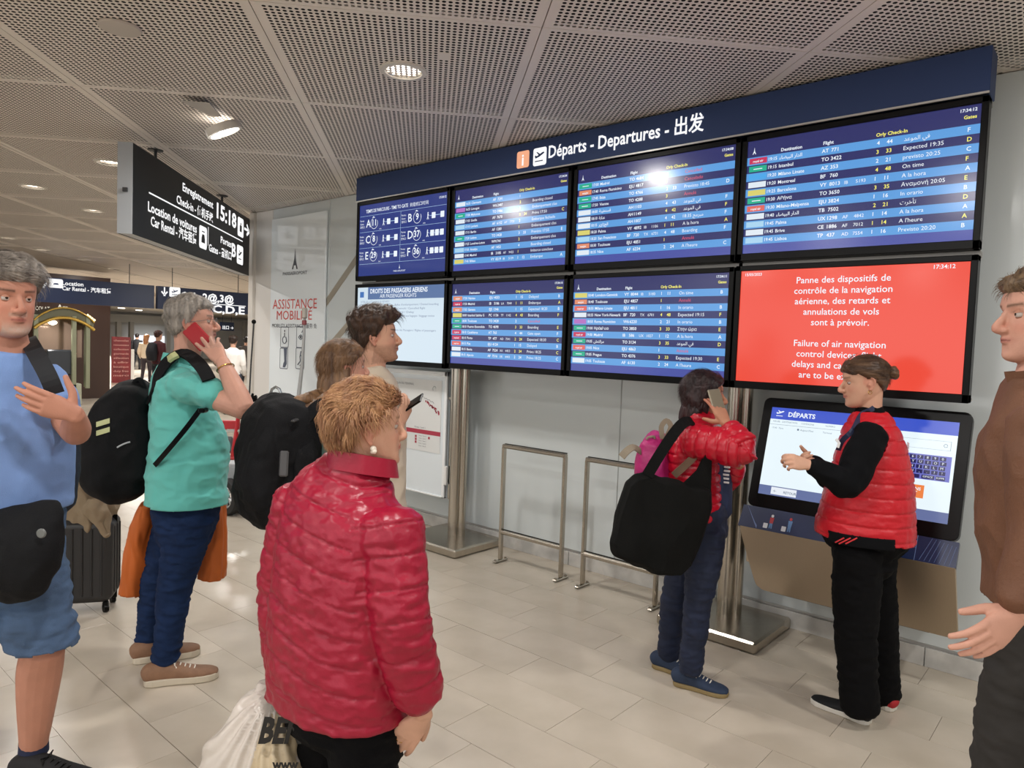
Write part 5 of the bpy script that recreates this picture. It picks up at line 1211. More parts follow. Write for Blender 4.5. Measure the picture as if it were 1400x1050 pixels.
def rot_towards(a, b, w_): return (Vector(a)*(1-w_)+Vector(b)*w_).normalized()

# ---------------------------------------------------------------- man in the turquoise polo shirt
JT = dict(pelvis=D(254, 690, 3.45), chest=D(246, 560, 3.45), neck=D(250, 496, 3.45), head=D(264, 442, 3.45), shR=D(244, 524, 3.28), shL=D(246, 514, 3.62),
          elR=D(334, 560, 3.16), wrR=D(304, 494, 3.23), elL=D(290, 585, 3.72), wrL=D(300, 640, 3.62), hipR=D(262, 705, 3.37), hipL=D(246, 700, 3.54), knR=D(240, 798, 3.40), knL=D(214, 800, 3.58), anR=D(226, 902, 3.38), anL=D(203, 880, 3.62))
pt_ = Person('man in turquoise polo and jeans with a red phone at his ear', at_z(240, 925, 0), JT, face_dir(14, .13), (0, 0, 1), scale=1.03, skin='pink')
tr = rows([(250, 700, 3.45, .175, .150), (256, 660, 3.45, .190, .168), (259, 615, 3.45, .195, .172), (250, 570, 3.45, .200, .135), (244, 530, 3.45, .200, .112), (246, 505, 3.45, .12, .085)])
pt_.make_body(skew(tr, -.03, -.03), arm_r=(.052, .047, .033), neck_r=.062, jaw=1.08, colour=dict(brow='#6b625a', beard=(.3, '#8d8078', 'full')),
    hands=[dict(W=JT['wrR'], d=D(280, 461, 3.29)-JT['wrR'], n=FH*.95-RH*.2, side=1, s=1.05, thumb=(.45, .3, .7), curls=[(0, 4, 6), (4, 8, 10), (10, 16, 16), (16, 24, 22)], spread=2.4)])
eyes(pt_.O, pt_.R, pt_.s, pt_.t)
def hair_short(top=.022, side=.012, back=.014, line=.055, ear=.0, nape=-.055):
    def fn(x, y, z):
        # hairline: front at z>line, in front of the ear sideburn, down to the nape at the back
        if x > .045: lim = line+.12*(x-.085)*-.2-.25*max(0, abs(y)-.045)
        elif x > -.002: lim = line-(.045-x)/.047*(line-ear)*1.0
        elif x > -.03: lim = ear-(-.002-x)/.028*.02
        else: lim = nape+max(0, (x+.075))/.05*.03
        e = (z-lim)/.012
        if e <= 0: return -1
        t = top if z > .07 else (side+(top-side)*max(0, (z-.02)/.05) if x > -.05 else back+(top-back)*max(0, (z-.02)/.05))
        return t*min(1, e)**.6
    return fn
m_hgrey = hair_mat('hair_grey', '#6f6a64', '#a9a197'); 
hair_shell(pt_.O, pt_.R, pt_.s, hair_short(.020, .010, .013, .060), 'hair', m_hgrey, pt_.t, strands=1800, sl=.028, sdir=lambda x, y, z: (-.3 if z < .05 else .7, 0, -1 if z < .06 else .0), seed=2, lift=.004)
# glasses
m = MB()
for sd_ in (-1, 1):
    m.tube([pt_.H(.100+.0*k, sd_*(.034+.021*cos(k*pi/6)), .002+.016*sin(k*pi/6)) for k in range(12)], .0012, 6, closed=True); m.tube([pt_.H(.098, sd_*.055, .008), pt_.H(.05, sd_*.078, .006), pt_.H(-.01, sd_*.080, .004)], .0013, 6)
m.tube([pt_.H(.100, -.012, .004), pt_.H(.103, 0, .007), pt_.H(.100, .012, .004)], .0013, 6); m.build('glasses', mat('wire_silver', '#9a9a98', rough=.25, metal=1), pt_.t)
m_teal = mat('polo_turquoise', '#64c4ba', rough=.75, bump=.25, bscale=500, sheen=.2)
mb = MB(); loft(mb, skew(rows([(257, 700, 3.45, .200, .176), (257, 684, 3.45, .200, .176)])+tr[1:], .014, .012), pt_.lat, 30, 4, ex=2.3)
limb(mb, [D(244, 526, 3.32), D(262, 531, 3.26), D(296, 543, 3.20)], [.080, .078, .071], 18, 4); limb(mb, [D(246, 516, 3.58), D(262, 545, 3.70), D(276, 566, 3.72)], [.075, .072, .066], 18, 4)
def f_polo(co, no):
    a = wrinkle(.0075, 7, 4, (1, 1, 1.8))(co, no); sb = chain_param(co, [D(244, 526, 3.32), D(296, 543, 3.20)]); return a+.002*np.sin(sb[0]*60+fbm(co, 12, 2)*3)*(sb[1] < .09)
hz_ = D(257, 688, 3.40).z
solid(pt_.garment('polo_shirt', mb, m_teal, .007, 3, f_polo, cut=lambda co: co[:, 2] > hz_+.006*np.sin(co[:, 0]*14)))
def collar(p, C, lat, fwd, ra, rb, h, m, name='collar', flare=1.06, th=.005, back_up=.02, gap=40, n=26, lay=0.0):
    mb = MB(); v = []; R3 = []
    for i in range(n+1):
        a = radians(gap/2+(360-gap)*i/n); e = fwd*cos(a)*rb+lat*sin(a)*ra; bu = (1-cos(a))/2
        b0 = C+e+V(0, 0, back_up*bu); top = C+e*flare+V(0, 0, h+back_up*bu)-(fwd*cos(a)*.0)
        out = e.normalized()*th
        v += [b0, b0+out, top+out, top]
        if lay: v[-2] = top+out; 
    f = []
    for i in range(n):
        for k in range(4): f.append((4*i+k, 4*i+(k+1) % 4, 4*i+4+(k+1) % 4, 4*i+4+k))
    f += [(3, 2, 1, 0), tuple(4*n+k for k in range(4))]
    mb.add(v, f); return mb.build(name, m, p.t, smooth=50)
collar(pt_, JT['neck']+V(0, 0, -.012)-pt_.fwd*.006, pt_.lat, pt_.fwd, .088, .086, .038, m_teal, back_up=.022, gap=60, flare=.88)
# jeans, shoes, bracelet
mb = legs_cloth(pt_, JT['hipR'], JT['knR'], JT['anR'], JT['hipL'], JT['knL'], JT['anL'], [.100, .096, .078, .066, .060], top=skew(rows([(252, 735, 3.45, .16, .125), (254, 700, 3.45, .18, .150), (256, 670, 3.45, .185, .155)])))
pt_.garment('jeans', mb, m_jean, .007, 3, leg_wrinkle(.0065))
m_tan = mat('shoe_tan', '#8d6a52', rough=.75, noise=.1, nscale=30); m_solew = mat('sole_cream', '#cfc5b2', rough=.6); m_lacew = mat('lace_white', '#e6e0d4', rough=.7)
shoe(pt_, at_z(197, 937, 0), at_z(299, 925, 0), m_tan, m_solew, .050, .092, m_lace=m_lacew, sole_h=.034)
shoe(pt_, at_z(181, 906, 0), at_z(274, 893, 0), m_tan, m_solew, .050, .092, m_lace=m_lacew, sole_h=.034)
m = MB(); c = JT['wrR']*.85+JT['elR']*.15; ax = (JT['wrR']-JT['elR']).normalized(); s1 = ax.orthogonal().normalized(); s2 = ax.cross(s1)
m.tube([c+(s1*cos(k*pi/8)+s2*sin(k*pi/8))*.039 for k in range(16)], .0028, 6, closed=True); m.build('bracelet', mat('bracelet_gold', '#c9a45a', rough=.25, metal=1), pt_.t, smooth=True)
# red phone
def slab(name, c, ax, ay, sx, sy, sz, m, label, cat, bev=.006):
    ax = Vector(ax).normalized(); ay = Vector(ay); ay = (ay-ax*ay.dot(ax)).normalized(); az = ax.cross(ay); R = Matrix((ax, ay, az)).transposed()
    mb = MB(); mb.box(c, (sx, sy, sz), R, bev=bev); o = mb.build(name, m); tag(o, label, cat); return o, R
o, R = slab('phone', D(270, 460, 3.352), D(290, 480, 3.30)-D(258, 446, 3.36), FH*.2+RH*.6+V(0, 0, .6), .150, .078, .011, mat('phone_red', '#a51c26', rough=.35), "red phone pressed to the ear of the man in turquoise", 'phone')
m = MB()
for k in range(3): m.lathe([(.001, 0), (.006, 0), (.006, .002), (.001, .002)], D(270, 460, 3.352)+R @ V(-.045+.014*k, -.018, -.0075), 10, R)
m.build('camera_lens', m_black, o)
# backpack
bp = thing('backpack', 'large black backpack with two pale yellow reflective bars, worn by the man in turquoise', 'backpack', D(175, 670, 3.5))
m_bag = mat('bag_black', '#0c0d10', rough=.8, spec=.25, noise=.15, nscale=18, bump=.3, bscale=220)
bx = pt_.lat; by = (D(186, 520, 3.5)-D(172, 678, 3.5)).normalized(); bz = bx.cross(by).normalized()
mb = MB(); loft(mb, rows([(170, 672, 3.48, .15, .10), (166, 655, 3.48, .175, .155), (166, 620, 3.48, .18, .165), (170, 580, 3.48, .18, .155), (182, 552, 3.48, .17, .120), (196, 538, 3.48, .14, .07)]), bx, 26, 4, ex=3.2)
ob = remesh(mb, .008, 3, wrinkle(.008, 6, 31), None, 'main_bag', m_bag, bp)
mb = MB(); loft(mb, rows([(150, 668, 3.46, .12, .07), (142, 645, 3.46, .14, .09), (144, 600, 3.46, .14, .08), (154, 575, 3.46, .13, .05)]), bx, 22, 4, ex=3); remesh(mb, .008, 3, wrinkle(.005, 8, 33), None, 'front_pocket', m_bag, bp)
m_refl2 = mat('reflective_yellow', '#b9bd8a', rough=.5)
fp_ = [o for o in bp.children if o.name.startswith('front_pocket')] or [ob]
def hit2(x, y, off=.003):
    c = [q for q in (hit(ob, x, y, off), hit(fp_[0], x, y, off)) if q is not None]; return min(c, key=lambda q: (q-CP).length) if c else D(x, y, 3.3)
for y in (0, 12):
    m = MB(); g = [[hit2(131.5+18.5*u/4, 577+y-5.5*u/4+7*v/2, .006) for u in range(5)] for v in range(3)]
    vs = [p for r_ in g for p in r_]; back = [p+FH*.012 for p in vs]
    m.add(vs+back, [(r_*5+k, r_*5+k+1, r_*5+k+6, r_*5+k+5) for r_ in range(2) for k in range(4)]+[(0, 15, 16, 1), (1, 16, 17, 2), (2, 17, 18, 3), (3, 18, 19, 4), (10, 11, 26, 25), (11, 12, 27, 26), (12, 13, 28, 27), (13, 14, 29, 28)]); m.build('reflective_bar', m_refl2, bp)
m = MB(); P4 = smooth_pts([D(206, 548, 3.36), D(213, 524, 3.30), D(228, 497, 3.30), D(247, 484, 3.36), D(262, 489, 3.30), D(277, 504, 3.20), D(286, 520, 3.16)]); ribbon(m, P4, -FH*.6+V(0, 0, .8), .058, .010); m.build('shoulder_strap', m_bag, bp)
m = MB(); ribbon(m, smooth_pts([D(212, 636, 3.24), D(232, 613, 3.19), D(256, 584, 3.175), D(274, 560, 3.17)]), -FH, .022, .005); m.build('lower_strap', m_black, bp)
m = MB(); m.box(D(278, 561, 3.15), (.03, .05, .02), frame(RH, V(0, 0, 1)), bev=.006); m.build('buckle', m_black, bp)
m = MB(); p = D(238, 488, 3.30); ribbon(m, [D(232, 493, 3.275), D(237, 489, 3.275), D(243, 486, 3.285)], -FH*.6+V(0, 0, .8), .040, .014); m.build('strap_label', m_refl2, bp)
m = MB(); m.tube(smooth_pts([D(187, 540, 3.46), D(184, 523, 3.46), D(193, 520, 3.46), D(200, 540, 3.46)]), .012, 8); m.build('grab_handle', m_bag, bp, smooth=True)
m = MB(); m.tube([hit2(160+3*k, 612-2.0*k+.12*k*k, .003) for k in range(7)], .004, 6); m.build('zip_piping', mat('piping_grey', '#b9bcc0', rough=.5), bp)
# orange jacket tied round the waist, hanging behind and in front
m_or = mat('jacket_orange', '#c0601f', rough=.6, noise=.08, nscale=6)
jk = thing('orange_jacket', 'orange jacket hanging round the hips of the man in turquoise', 'jacket', D(195, 800, 3.55))
def drape(name, quads, th, m_, parent, seed=1, vox=.007, amp=.006):
    mb = MB(); loft(mb, quads, FH, 24, 5, ex=2.6); return remesh(mb, vox, 2, wrinkle(amp, 7, seed, (2.2, 2.2, .4)), None, name, m_, parent)
oz = D(187, 809, 3.60).z; oz2 = D(290, 793, 3.64).z
mb = MB(); loft(mb, rows([(190, 835, 3.62, .11, .088), (194, 775, 3.60, .12, .074), (204, 720, 3.58, .13, .055), (214, 682, 3.55, .13, .04)]), FH, 28, 4, ex=2.2); solid(remesh(mb, .007, 2, wrinkle(.012, 6, 41, (2.4, 2.4, .35)), None, 'back_panel', m_or, jk, cut=lambda co: co[:, 2] > oz), .005)
mb = MB(); loft(mb, rows([(289, 820, 3.66, .055, .062), (291, 770, 3.66, .06, .060), (293, 730, 3.64, .06, .052), (296, 690, 3.62, .06, .034)]), FH, 24, 4, ex=2.2); solid(remesh(mb, .007, 2, wrinkle(.011, 7, 42, (2.4, 2.4, .35)), None, 'sleeve', m_or, jk, cut=lambda co: co[:, 2] > oz2), .005)

# ---------------------------------------------------------------- older woman in the crimson quilted jacket
def quilt(arms, zp, ap, deep, puff, w_=.006, z0=0.0, wr=.003, seed=1, tilt=None, ar=.105, vs=None):
    def f(co, no):
        z = co[:, 2]-z0
        if tilt is not None: z = z+co@np.array(tilt)
        z = z+.004*fbm(co, 6, 2, seed)
        sm = seam(z, zp, w_); pf = np.sqrt(np.abs(np.sin(np.pi*((z/zp) % 1))))
        out = -deep*sm+puff*pf
        for ch in arms:
            t, d = chain_param(co, ch); t = t+.003*fbm(co, 8, 2, seed+5); k = (d < ar); so_ = -deep*seam(t, ap, w_)+puff*np.sqrt(np.abs(np.sin(np.pi*((t/ap) % 1)))); out = np.where(k, so_, out)
        return out+wr*(1-2*np.abs(fbm(co*np.array([1, 1, 2]), 14, 3, seed)))+wr*.8*fbm(co, 30, 2, seed+2)
    return f
JW = dict(pelvis=D(470, 880, 1.97), chest=D(474, 720, 1.97), neck=D(494, 640, 1.96), head=D(503, 584, 1.95), shR=D(534, 716, 1.84), shL=D(414, 682, 2.08),
          elR=D(548, 850, 1.80), wrR=D(578, 976, 1.84), elL=D(388, 810, 2.12), wrL=D(392, 935, 2.10), hipR=D(500, 900, 1.90), hipL=D(445, 895, 2.03), knR=D(500, 1085, 1.90), knL=D(450, 1080, 2.03), anR=D(505, 1235, 1.92), anL=D(452, 1215, 2.05))
pw = Person('older woman with short ginger curls and a crimson quilted jacket, nearest the viewer', at_z(480, 1262, 0), JW, face_dir(24, .06), scale=.94, sex='f', skin='light')
tw = rows([(462, 972, 1.97, .222, .155), (464, 880, 1.97, .226, .160), (468, 790, 1.97, .222, .155), (470, 730, 1.97, .212, .140), (474, 690, 1.97, .205, .118), (484, 655, 1.965, .135, .092), (492, 634, 1.96, .085, .080)])
pw.make_body(skew(tw[1:], -.05, -.04), arm_r=(.045, .038, .027), leg_r=(.08, .06, .045), neck_r=.058, jaw=1.1, nose=.7, colour=dict(brow='#8a6a4c'),
    hands=[dict(W=JW['wrR'], d=D(552, 1016, 1.86)-D(582, 974, 1.84), n=FH*.85-RH*.2, side=1, s=.93, thumb=(.8, .5, .3), curls=[(8, 16, 12), (12, 20, 14), (16, 24, 16), (20, 26, 18)], spread=1.5),
           dict(W=JW['wrL'], d=V(0, 0, -1), n=pw.lat*-1, side=-1, s=.93, curls=[(60, 70, 40)]*4)], voxel=.0036)
eyes(pw.O, pw.R, pw.s, pw.t)
m_ging = hair_mat('hair_ginger', '#83553a', '#bd9166', sc=45, st=(1, 1, .5))
def fn_curly(x, y, z):
    if x > .045: lim = .058-.3*max(0, abs(y)-.05)
    elif x > .0: lim = .058-(.045-x)/.045*.045
    elif x > -.038: lim = .022
    else: lim = -.072+max(0, x+.075)/.04*.07
    e = (z-lim)/.015
    if e <= 0: return -1
    t = .019 if z > .05 else (.016 if x > -.03 else .022)
    if z < -.02: t *= max(.25, 1-(-.02-z)/.06)
    return t*min(1, e)**.6
def dir_curly(x, y, z): return (x*.3-.4*(z > .05)+.25*sin(60*y), y*1.5+.3*sin(70*x), -1 if z < .06 else .1*sin(50*x))
hair_shell(pw.O, pw.R, pw.s, fn_curly, 'hair', m_ging, pw.t, disp=.006, strands=5200, sl=.045, sdir=dir_curly, srad=.0010, seed=4, lift=.009)
m = MB(); c = pw.H(-.004, -.081, -.052); ball(m, c, .0085); ball(m, c+V(.004, 0, -.006), .007); ball(m, c+V(-.004, 0, -.008), .006); m.build('earring', mat('pearl', '#ece2d2', rough=.2), pw.t, smooth=80)
m_crim = mat('jacket_crimson', '#99102f', rough=.36, noise=.05, nscale=5, bump=.12, bscale=90, spec=.45)
armR = [JW['shR'], JW['elR'], JW['wrR']]; armL = [JW['shL'], JW['elL'], JW['wrL']]
mb = MB(); loft(mb, tw, pw.lat, 34, 4, ex=2.4)
limb(mb, [JW['shR']-V(0, 0, .0), JW['shR']*.5+JW['elR']*.5, JW['elR'], JW['elR']*.4+JW['wrR']*.6, JW['wrR']*.84+JW['elR']*.16], [.084, .080, .075, .069, .058], 22, 4)
limb(mb, [JW['shL'], JW['shL']*.5+JW['elL']*.5, JW['elL'], JW['wrL']*.93+JW['elL']*.07], [.085, .080, .076, .055], 20, 4)
pw.garment('quilted_jacket', mb, m_crim, .0055, 3, quilt([armR, armL], .072, .080, .0048, .0016, .0032, z0=.645, wr=.0034, seed=6, tilt=(.16, .04, 0)), cut=lambda co: co[:, 2] > .655)
solid([o for o in pw.t.children if o.name.startswith('quilted_jacket')][0], .008)
collar(pw, JW['neck']+V(0, 0, -.032)+pw.fwd*.004, pw.lat, pw.fwd, .094, .092, .050, m_crim, back_up=.040, gap=30, flare=.92, th=.008)
m_blk = mat('trousers_black', '#08080a', rough=.9, spec=.15, bump=.2, bscale=200)
mb = legs_cloth(pw, JW['hipR'], JW['knR'], JW['anR'], JW['hipL'], JW['knL'], JW['anL'], [.085, .100, .085, .075, .075], top=rows([(466, 985, 1.97, .185, .125), (466, 945, 1.97, .185, .125), (466, 890, 1.97, .155, .095)]))
pw.garment('trousers', mb, m_blk, .009, 3, leg_wrinkle(.006))
shoe(pw, at_z(470, 1270, 0), at_z(575, 1225, 0), m_black, m_dgrey, .042, .07); shoe(pw, at_z(415, 1235, 0), at_z(515, 1195, 0), m_black, m_dgrey, .042, .07)
m = MB(); hd = (D(552, 1016, 1.86)-D(582, 974, 1.84)).normalized(); c = JW['wrR']+hd*.094-FH*.003+RH*.0; nn = hd.orthogonal(); n2 = hd.cross(nn)
tt_ = hd.cross((FH*.85-RH*.2).normalized()).normalized(); c = JW['wrR']+hd*.098-tt_*.0095-(FH*.85-RH*.2).normalized()*(-.012); m.tube([c+(nn*cos(k*pi/7)+n2*sin(k*pi/7))*.0105 for k in range(14)], .0022, 6, closed=True); m.build('ring', mat('ring_gold', '#d9ae55', rough=.2, metal=1), pw.t, smooth=True)
# plastic carrier bag
cb = thing('plastic_bag', 'translucent white carrier bag with black print, carried by the woman in the crimson jacket', 'bag', D(350, 1180, 2.15))
m_pl = mat('bag_plastic', '#d9d0c6', rough=.25, alpha=.75, spec=.6, bump=.5, bscale=18)
mb = MB(); loft(mb, rows([(338, 1190, 1.96, .16, .06), (340, 1130, 1.96, .175, .075), (345, 1050, 1.97, .148, .07), (359, 990, 2.01, .108, .05), (372, 945, 2.07, .050, .028), (384, 925, 2.10, .02, .014)]), RH, 28, 4, ex=2.4)
def f_bag(co, no):
    L = (co-np.array(D(386, 925, 2.10))); ang = np.arctan2(L@np.array(RH), -L[:, 2]); return .007*np.sin(ang*26+fbm(co, 6, 2)*3)+.004*fbm(co, 20, 3)
remesh(mb, .007, 1, f_bag, None, 'bag_body', m_pl, cb)
mb = MB(); loft(mb, rows([(366, 1170, 1.955, .10, .062), (370, 1080, 1.955, .10, .072), (378, 1010, 1.985, .070, .052), (382, 960, 2.05, .03, .025)]), RH, 24, 4, ex=2.6); remesh(mb, .008, 1, f_bag, None, 'inner_bag', mat('bag_inner', '#bfae90', rough=.4), cb)
m = MB(); 
def bagp(u, v, k=0): a_ = D(352, 980, 2.03); b_ = D(418, 984, 2.00); return a_+(b_-a_)*u+V(0, 0, -1)*v-FH*k
text(m, 'BEN', D(353, 1015, 1.905), (D(414, 1013, 1.90)-D(353, 1013, 1.905)).normalized(), (V(0, 0, 1)+RH*.22).normalized(), .100, width=.118, bold=.045)
text(m, 'www', D(372, 1052, 1.87), (D(414, 1013, 1.90)-D(353, 1013, 1.905)).normalized(), V(0, 0, 1), .04, width=.07, bold=.04)
stuff_l(m, 'lettering', mat('bag_ink', '#1a1817', rough=.5), cb)

# ---------------------------------------------------------------- young woman with long hair and a big black rucksack
JL = dict(pelvis=D(452, 700, 3.12), chest=D(450, 590, 3.12), neck=D(460, 545, 3.12), head=D(472, 503, 3.12), shR=D(470, 572, 2.97), shL=D(428, 565, 3.24),
          elR=D(482, 650, 2.95), wrR=D(500, 690, 3.05), elL=D(436, 645, 3.2), wrL=D(462, 680, 3.1), hipR=D(462, 710, 3.06), hipL=D(442, 708, 3.18), knR=D(455, 840, 3.06), knL=D(438, 840, 3.18), anR=D(450, 945, 3.08), anL=D(434, 938, 3.2))
pl = Person('young woman with long light-brown hair and a big black rucksack', at_z(445, 965, 0), JL, face_dir(30, .10), scale=.93, sex='f', skin='pink')
tl = rows([(452, 715, 3.12, .16, .115), (452, 670, 3.12, .15, .105), (450, 620, 3.12, .155, .105), (450, 585, 3.12, .16, .095), (456, 560, 3.12, .10, .07)])
pl.make_body(skew(tl, -.03, -.03), arm_r=(.036, .032, .024), neck_r=.046, nose=.8, colour=dict(brow='#5d4534'), voxel=.0045)
eyes(pl.O, pl.R, pl.s, pl.t)
m_brn = hair_mat('hair_light_brown', '#4f3726', '#8c6a4a', sc=40, st=(1, 1, .06))
def fn_long(x, y, z):
    if x > .045: lim = .066-.6*max(0, abs(y)-.03)
    elif x > .005: lim = .050-(.045-x)/.04*.045
    else: lim = -.12
    if -.030 < x <= .030 and abs(y) > .05: lim = max(lim, .012)
    e = (z-lim)/.012
    if e <= 0: return -1
    return (.018 if z > .05 else .022)*min(1, e)**.6
ho = hair_shell(pl.O, pl.R, pl.s, fn_long, 'hair', m_brn, pl.t, strands=1500, sl=.08, sdir=lambda x, y, z: (-.8 if z > .05 else -.25, .6*y/.07 if z > .05 else 0, -1 if z < .07 else -.2), seed=9, lift=.003)
mb = MB()
for k in range(13):
    a = radians(75+17*k); x, y = -.02+.075*cos(a), .07*sin(a)*1.05; x = min(x, -.012)
    p = [pl.H(x, y, .0), pl.H(x-.018, y*1.12, -.06), pl.H(x-.028, y*1.15, -.13), pl.H(x-.035-.01*(k % 3), y*1.1, -.20-.01*(k % 4))]
    limb(mb, p, [.014, .020, .019, .007], 10, 4)
limb(mb, [D(440, 540, 3.05), D(425, 545, 2.98), D(407, 548, 2.93), D(398, 551, 2.92)], [.03, .03, .022, .008], 12, 4); limb(mb, [D(448, 545, 3.0), D(432, 555, 2.93), D(418, 557, 2.90)], [.03, .025, .012], 12, 4)
remesh(mb, .005, 1, lambda co, no: .0028*vnoise(co*np.array([1, 1, .12]), 190)+.002*vnoise(co*np.array([1, 1, .2]), 90, 3), None, 'long_locks', m_brn, pl.t)
m_gt = mat('tee_sage', '#5f7a72', rough=.8, bump=.2, bscale=300)
mb = MB(); loft(mb, skew(tl, .008, .008), pl.lat, 26, 4, ex=2.3); limb(mb, [JL['shR'], JL['shR']*.4+JL['elR']*.6], [.062, .055], 16, 4); limb(mb, [JL['shL'], JL['shL']*.4+JL['elL']*.6], [.062, .055], 16, 4)
pl.garment('tee_shirt', mb, m_gt, .008, 3, wrinkle(.005, 8, 3))
mb = legs_cloth(pl, JL['hipR'], JL['knR'], JL['anR'], JL['hipL'], JL['knL'], JL['anL'], [.085, .075, .058, .05, .042], top=rows([(452, 730, 3.12, .155, .11), (452, 700, 3.12, .16, .115)])); pl.garment('trousers', mb, m_blk, .010, 3, leg_wrinkle())
shoe(pl, at_z(440, 968, 0), at_z(515, 948, 0), m_black, m_solew, .042, .07); shoe(pl, at_z(425, 952, 0), at_z(495, 935, 0), m_black, m_solew, .042, .07)
rk = thing('rucksack', 'bulky black travel rucksack on the long-haired young woman', 'backpack', D(385, 715, 2.95))
mb = MB(); lb = pl.lat
loft(mb, rows([(380, 700, 2.95, .145, .12), (378, 680, 2.95, .165, .150), (379, 630, 2.95, .168, .150), (384, 585, 2.95, .165, .135), (393, 560, 2.95, .14, .105)]), lb, 28, 4, ex=3.4); remesh(mb, .008, 3, wrinkle(.009, 7, 51), None, 'main_bag', m_bag, rk)
mb = MB(); loft(mb, rows([(362, 690, 2.86, .115, .07), (356, 650, 2.86, .125, .085), (360, 605, 2.86, .12, .07), (370, 580, 2.87, .10, .04)]), lb, 24, 4, ex=3.2); remesh(mb, .008, 3, wrinkle(.008, 8, 53), None, 'front_pocket', m_bag, rk)
mb = MB(); loft(mb, rows([(415, 690, 2.86, .02, .04), (418, 640, 2.85, .025, .05), (416, 590, 2.87, .02, .035)]), lb, 20, 4, ex=3); remesh(mb, .008, 2, wrinkle(.006, 9, 54), None, 'side_pocket', m_bag, rk)
m = MB(); m.tube(smooth_pts([D(366, 556, 2.93), D(368, 543, 2.93), D(378, 541, 2.93), D(383, 552, 2.93)]), .013, 8); m.build('grab_handle', m_bag, rk, smooth=True)
m = MB(); m.box(D(403, 575, 2.79), (.02, .045, .012), frame(RH*.8-FH*.2, V(.2, 0, 1)), bev=.006); m.build('buckle', m_dgrey, rk)
m = MB(); m.box(D(388, 634, 2.745), (.035, .012, .10), frame(RH, V(-.15, 0, 1)), bev=.006); m.build('side_buckle_strap', mat('strap_grey', '#4c4c4d', rough=.5), rk)
m = MB()
for (a, b) in (((352, 700), (350, 640)), ((372, 705), (370, 620))): m.tube(smooth_pts([D(a[0], a[1], 2.79), D(b[0]-2, (a[1]+b[1])/2, 2.775), D(b[0], b[1], 2.79)]), .004, 6)
m.build('zip_piping', m_dgrey, rk)
m = MB(); ribbon(m, smooth_pts([D(418, 575, 2.88), D(436, 556, 2.90), D(455, 552, 2.93), D(470, 575, 2.90), D(474, 610, 2.88)]), -FH*.7+V(0, 0, .7), .055, .012); m.build('shoulder_strap', m_bag, rk)

# ---------------------------------------------------------------- young man in the cream tee
JY = dict(pelvis=D(520, 700, 3.47), chest=D(518, 570, 3.47), neck=D(510, 508, 3.47), head=D(515, 461, 3.47), shR=D(517, 534, 3.30), shL=D(515, 528, 3.65),
          elR=D(530, 612, 3.27), wrR=D(546, 580, 3.32), elL=D(520, 605, 3.72), wrL=D(545, 600, 3.67), hipR=D(524, 715, 3.39), hipL=D(520, 712, 3.56), knR=D(524, 830, 3.39), knL=D(520, 828, 3.56), anR=D(520, 945, 3.42), anL=D(516, 935, 3.58))
py_ = Person('young man with dark swept hair and stubble in a cream T-shirt, looking up', at_z(520, 965, 0), JY, face_dir(9, .13), scale=1.03, skin='light')
ty = rows([(522, 715, 3.47, .165, .115), (522, 660, 3.47, .165, .11), (520, 600, 3.47, .18, .115), (517, 560, 3.47, .19, .115), (513, 530, 3.47, .18, .10), (510, 512, 3.47, .10, .075)])
py_.make_body(skew(ty, -.03, -.03), arm_r=(.045, .040, .029), neck_r=.058, colour=dict(brow='#2d2018', beard=(.5, '#6f5040', 'full')), nose=.8,
    hands=[dict(W=JY['wrR'], d=D(556, 556, 3.34)-JY['wrR'], n=-RH*.5+FH*.6+V(0, 0, .5), side=1, s=1.0, curls=[(25, 45, 30), (25, 45, 30), (30, 50, 30), (35, 50, 30)], thumb=(.7, .5, .5))])
eyes(py_.O, py_.R, py_.s, py_.t)
m_dk = hair_mat('hair_dark_brown', '#231710', '#4a3324', sc=50, st=(1, 1, .2))
def fn_young(x, y, z):
    if x > .045: lim = .058-.5*max(0, abs(y)-.045)
    elif x > .002: lim = .058-(.045-x)/.043*.060
    elif x > -.03: lim = .0
    else: lim = -.062+max(0, x+.075)/.045*.05
    e = (z-lim)/.012
    if e <= 0: return -1
    t = .013 if z < .02 else .013+.022*min(1, (z-.02)/.05)
    if x > .03 and z > .06: t += .012
    if z < -.03: t *= .5
    return t*min(1, e)**.6
hair_shell(py_.O, py_.R, py_.s, fn_young, 'hair', m_dk, py_.t, strands=1800, sl=.045, sdir=lambda x, y, z: (1, .2, .35) if z > .05 else (-.45, 0, -1), seed=12, lift=.006)
m_cr = mat('tee_cream', '#d8ccb8', rough=.85, bump=.2, bscale=300)
mb = MB(); loft(mb, skew(ty, .008, .008), py_.lat, 28, 4, ex=2.3); limb(mb, [JY['shR'], JY['shR']*.45+JY['elR']*.55], [.070, .064], 16, 4); limb(mb, [JY['shL'], JY['shL']*.45+JY['elL']*.55], [.070, .064], 16, 4)
py_.garment('tee_shirt', mb, m_cr, .008, 3, wrinkle(.006, 7, 13))
mb = legs_cloth(py_, JY['hipR'], JY['knR'], JY['anR'], JY['hipL'], JY['knL'], JY['anL'], [.088, .080, .065, .056, .05], top=rows([(522, 735, 3.47, .16, .11), (522, 700, 3.47, .165, .115)])); py_.garment('trousers', mb, mat('chinos_beige', '#b7a488', rough=.85), .010, 3, leg_wrinkle())
shoe(py_, at_z(508, 968, 0), at_z(590, 955, 0), m_white, m_solew, .045, .075); shoe(py_, at_z(504, 952, 0), at_z(580, 940, 0), m_white, m_solew, .045, .075)
slab('phone', D(562, 553, 3.34), D(573, 546, 3.32)-D(552, 560, 3.36), V(0, 0, 1)*.5+FH, .145, .070, .009, m_black, 'black phone held up by the young man in the cream T-shirt', 'phone')

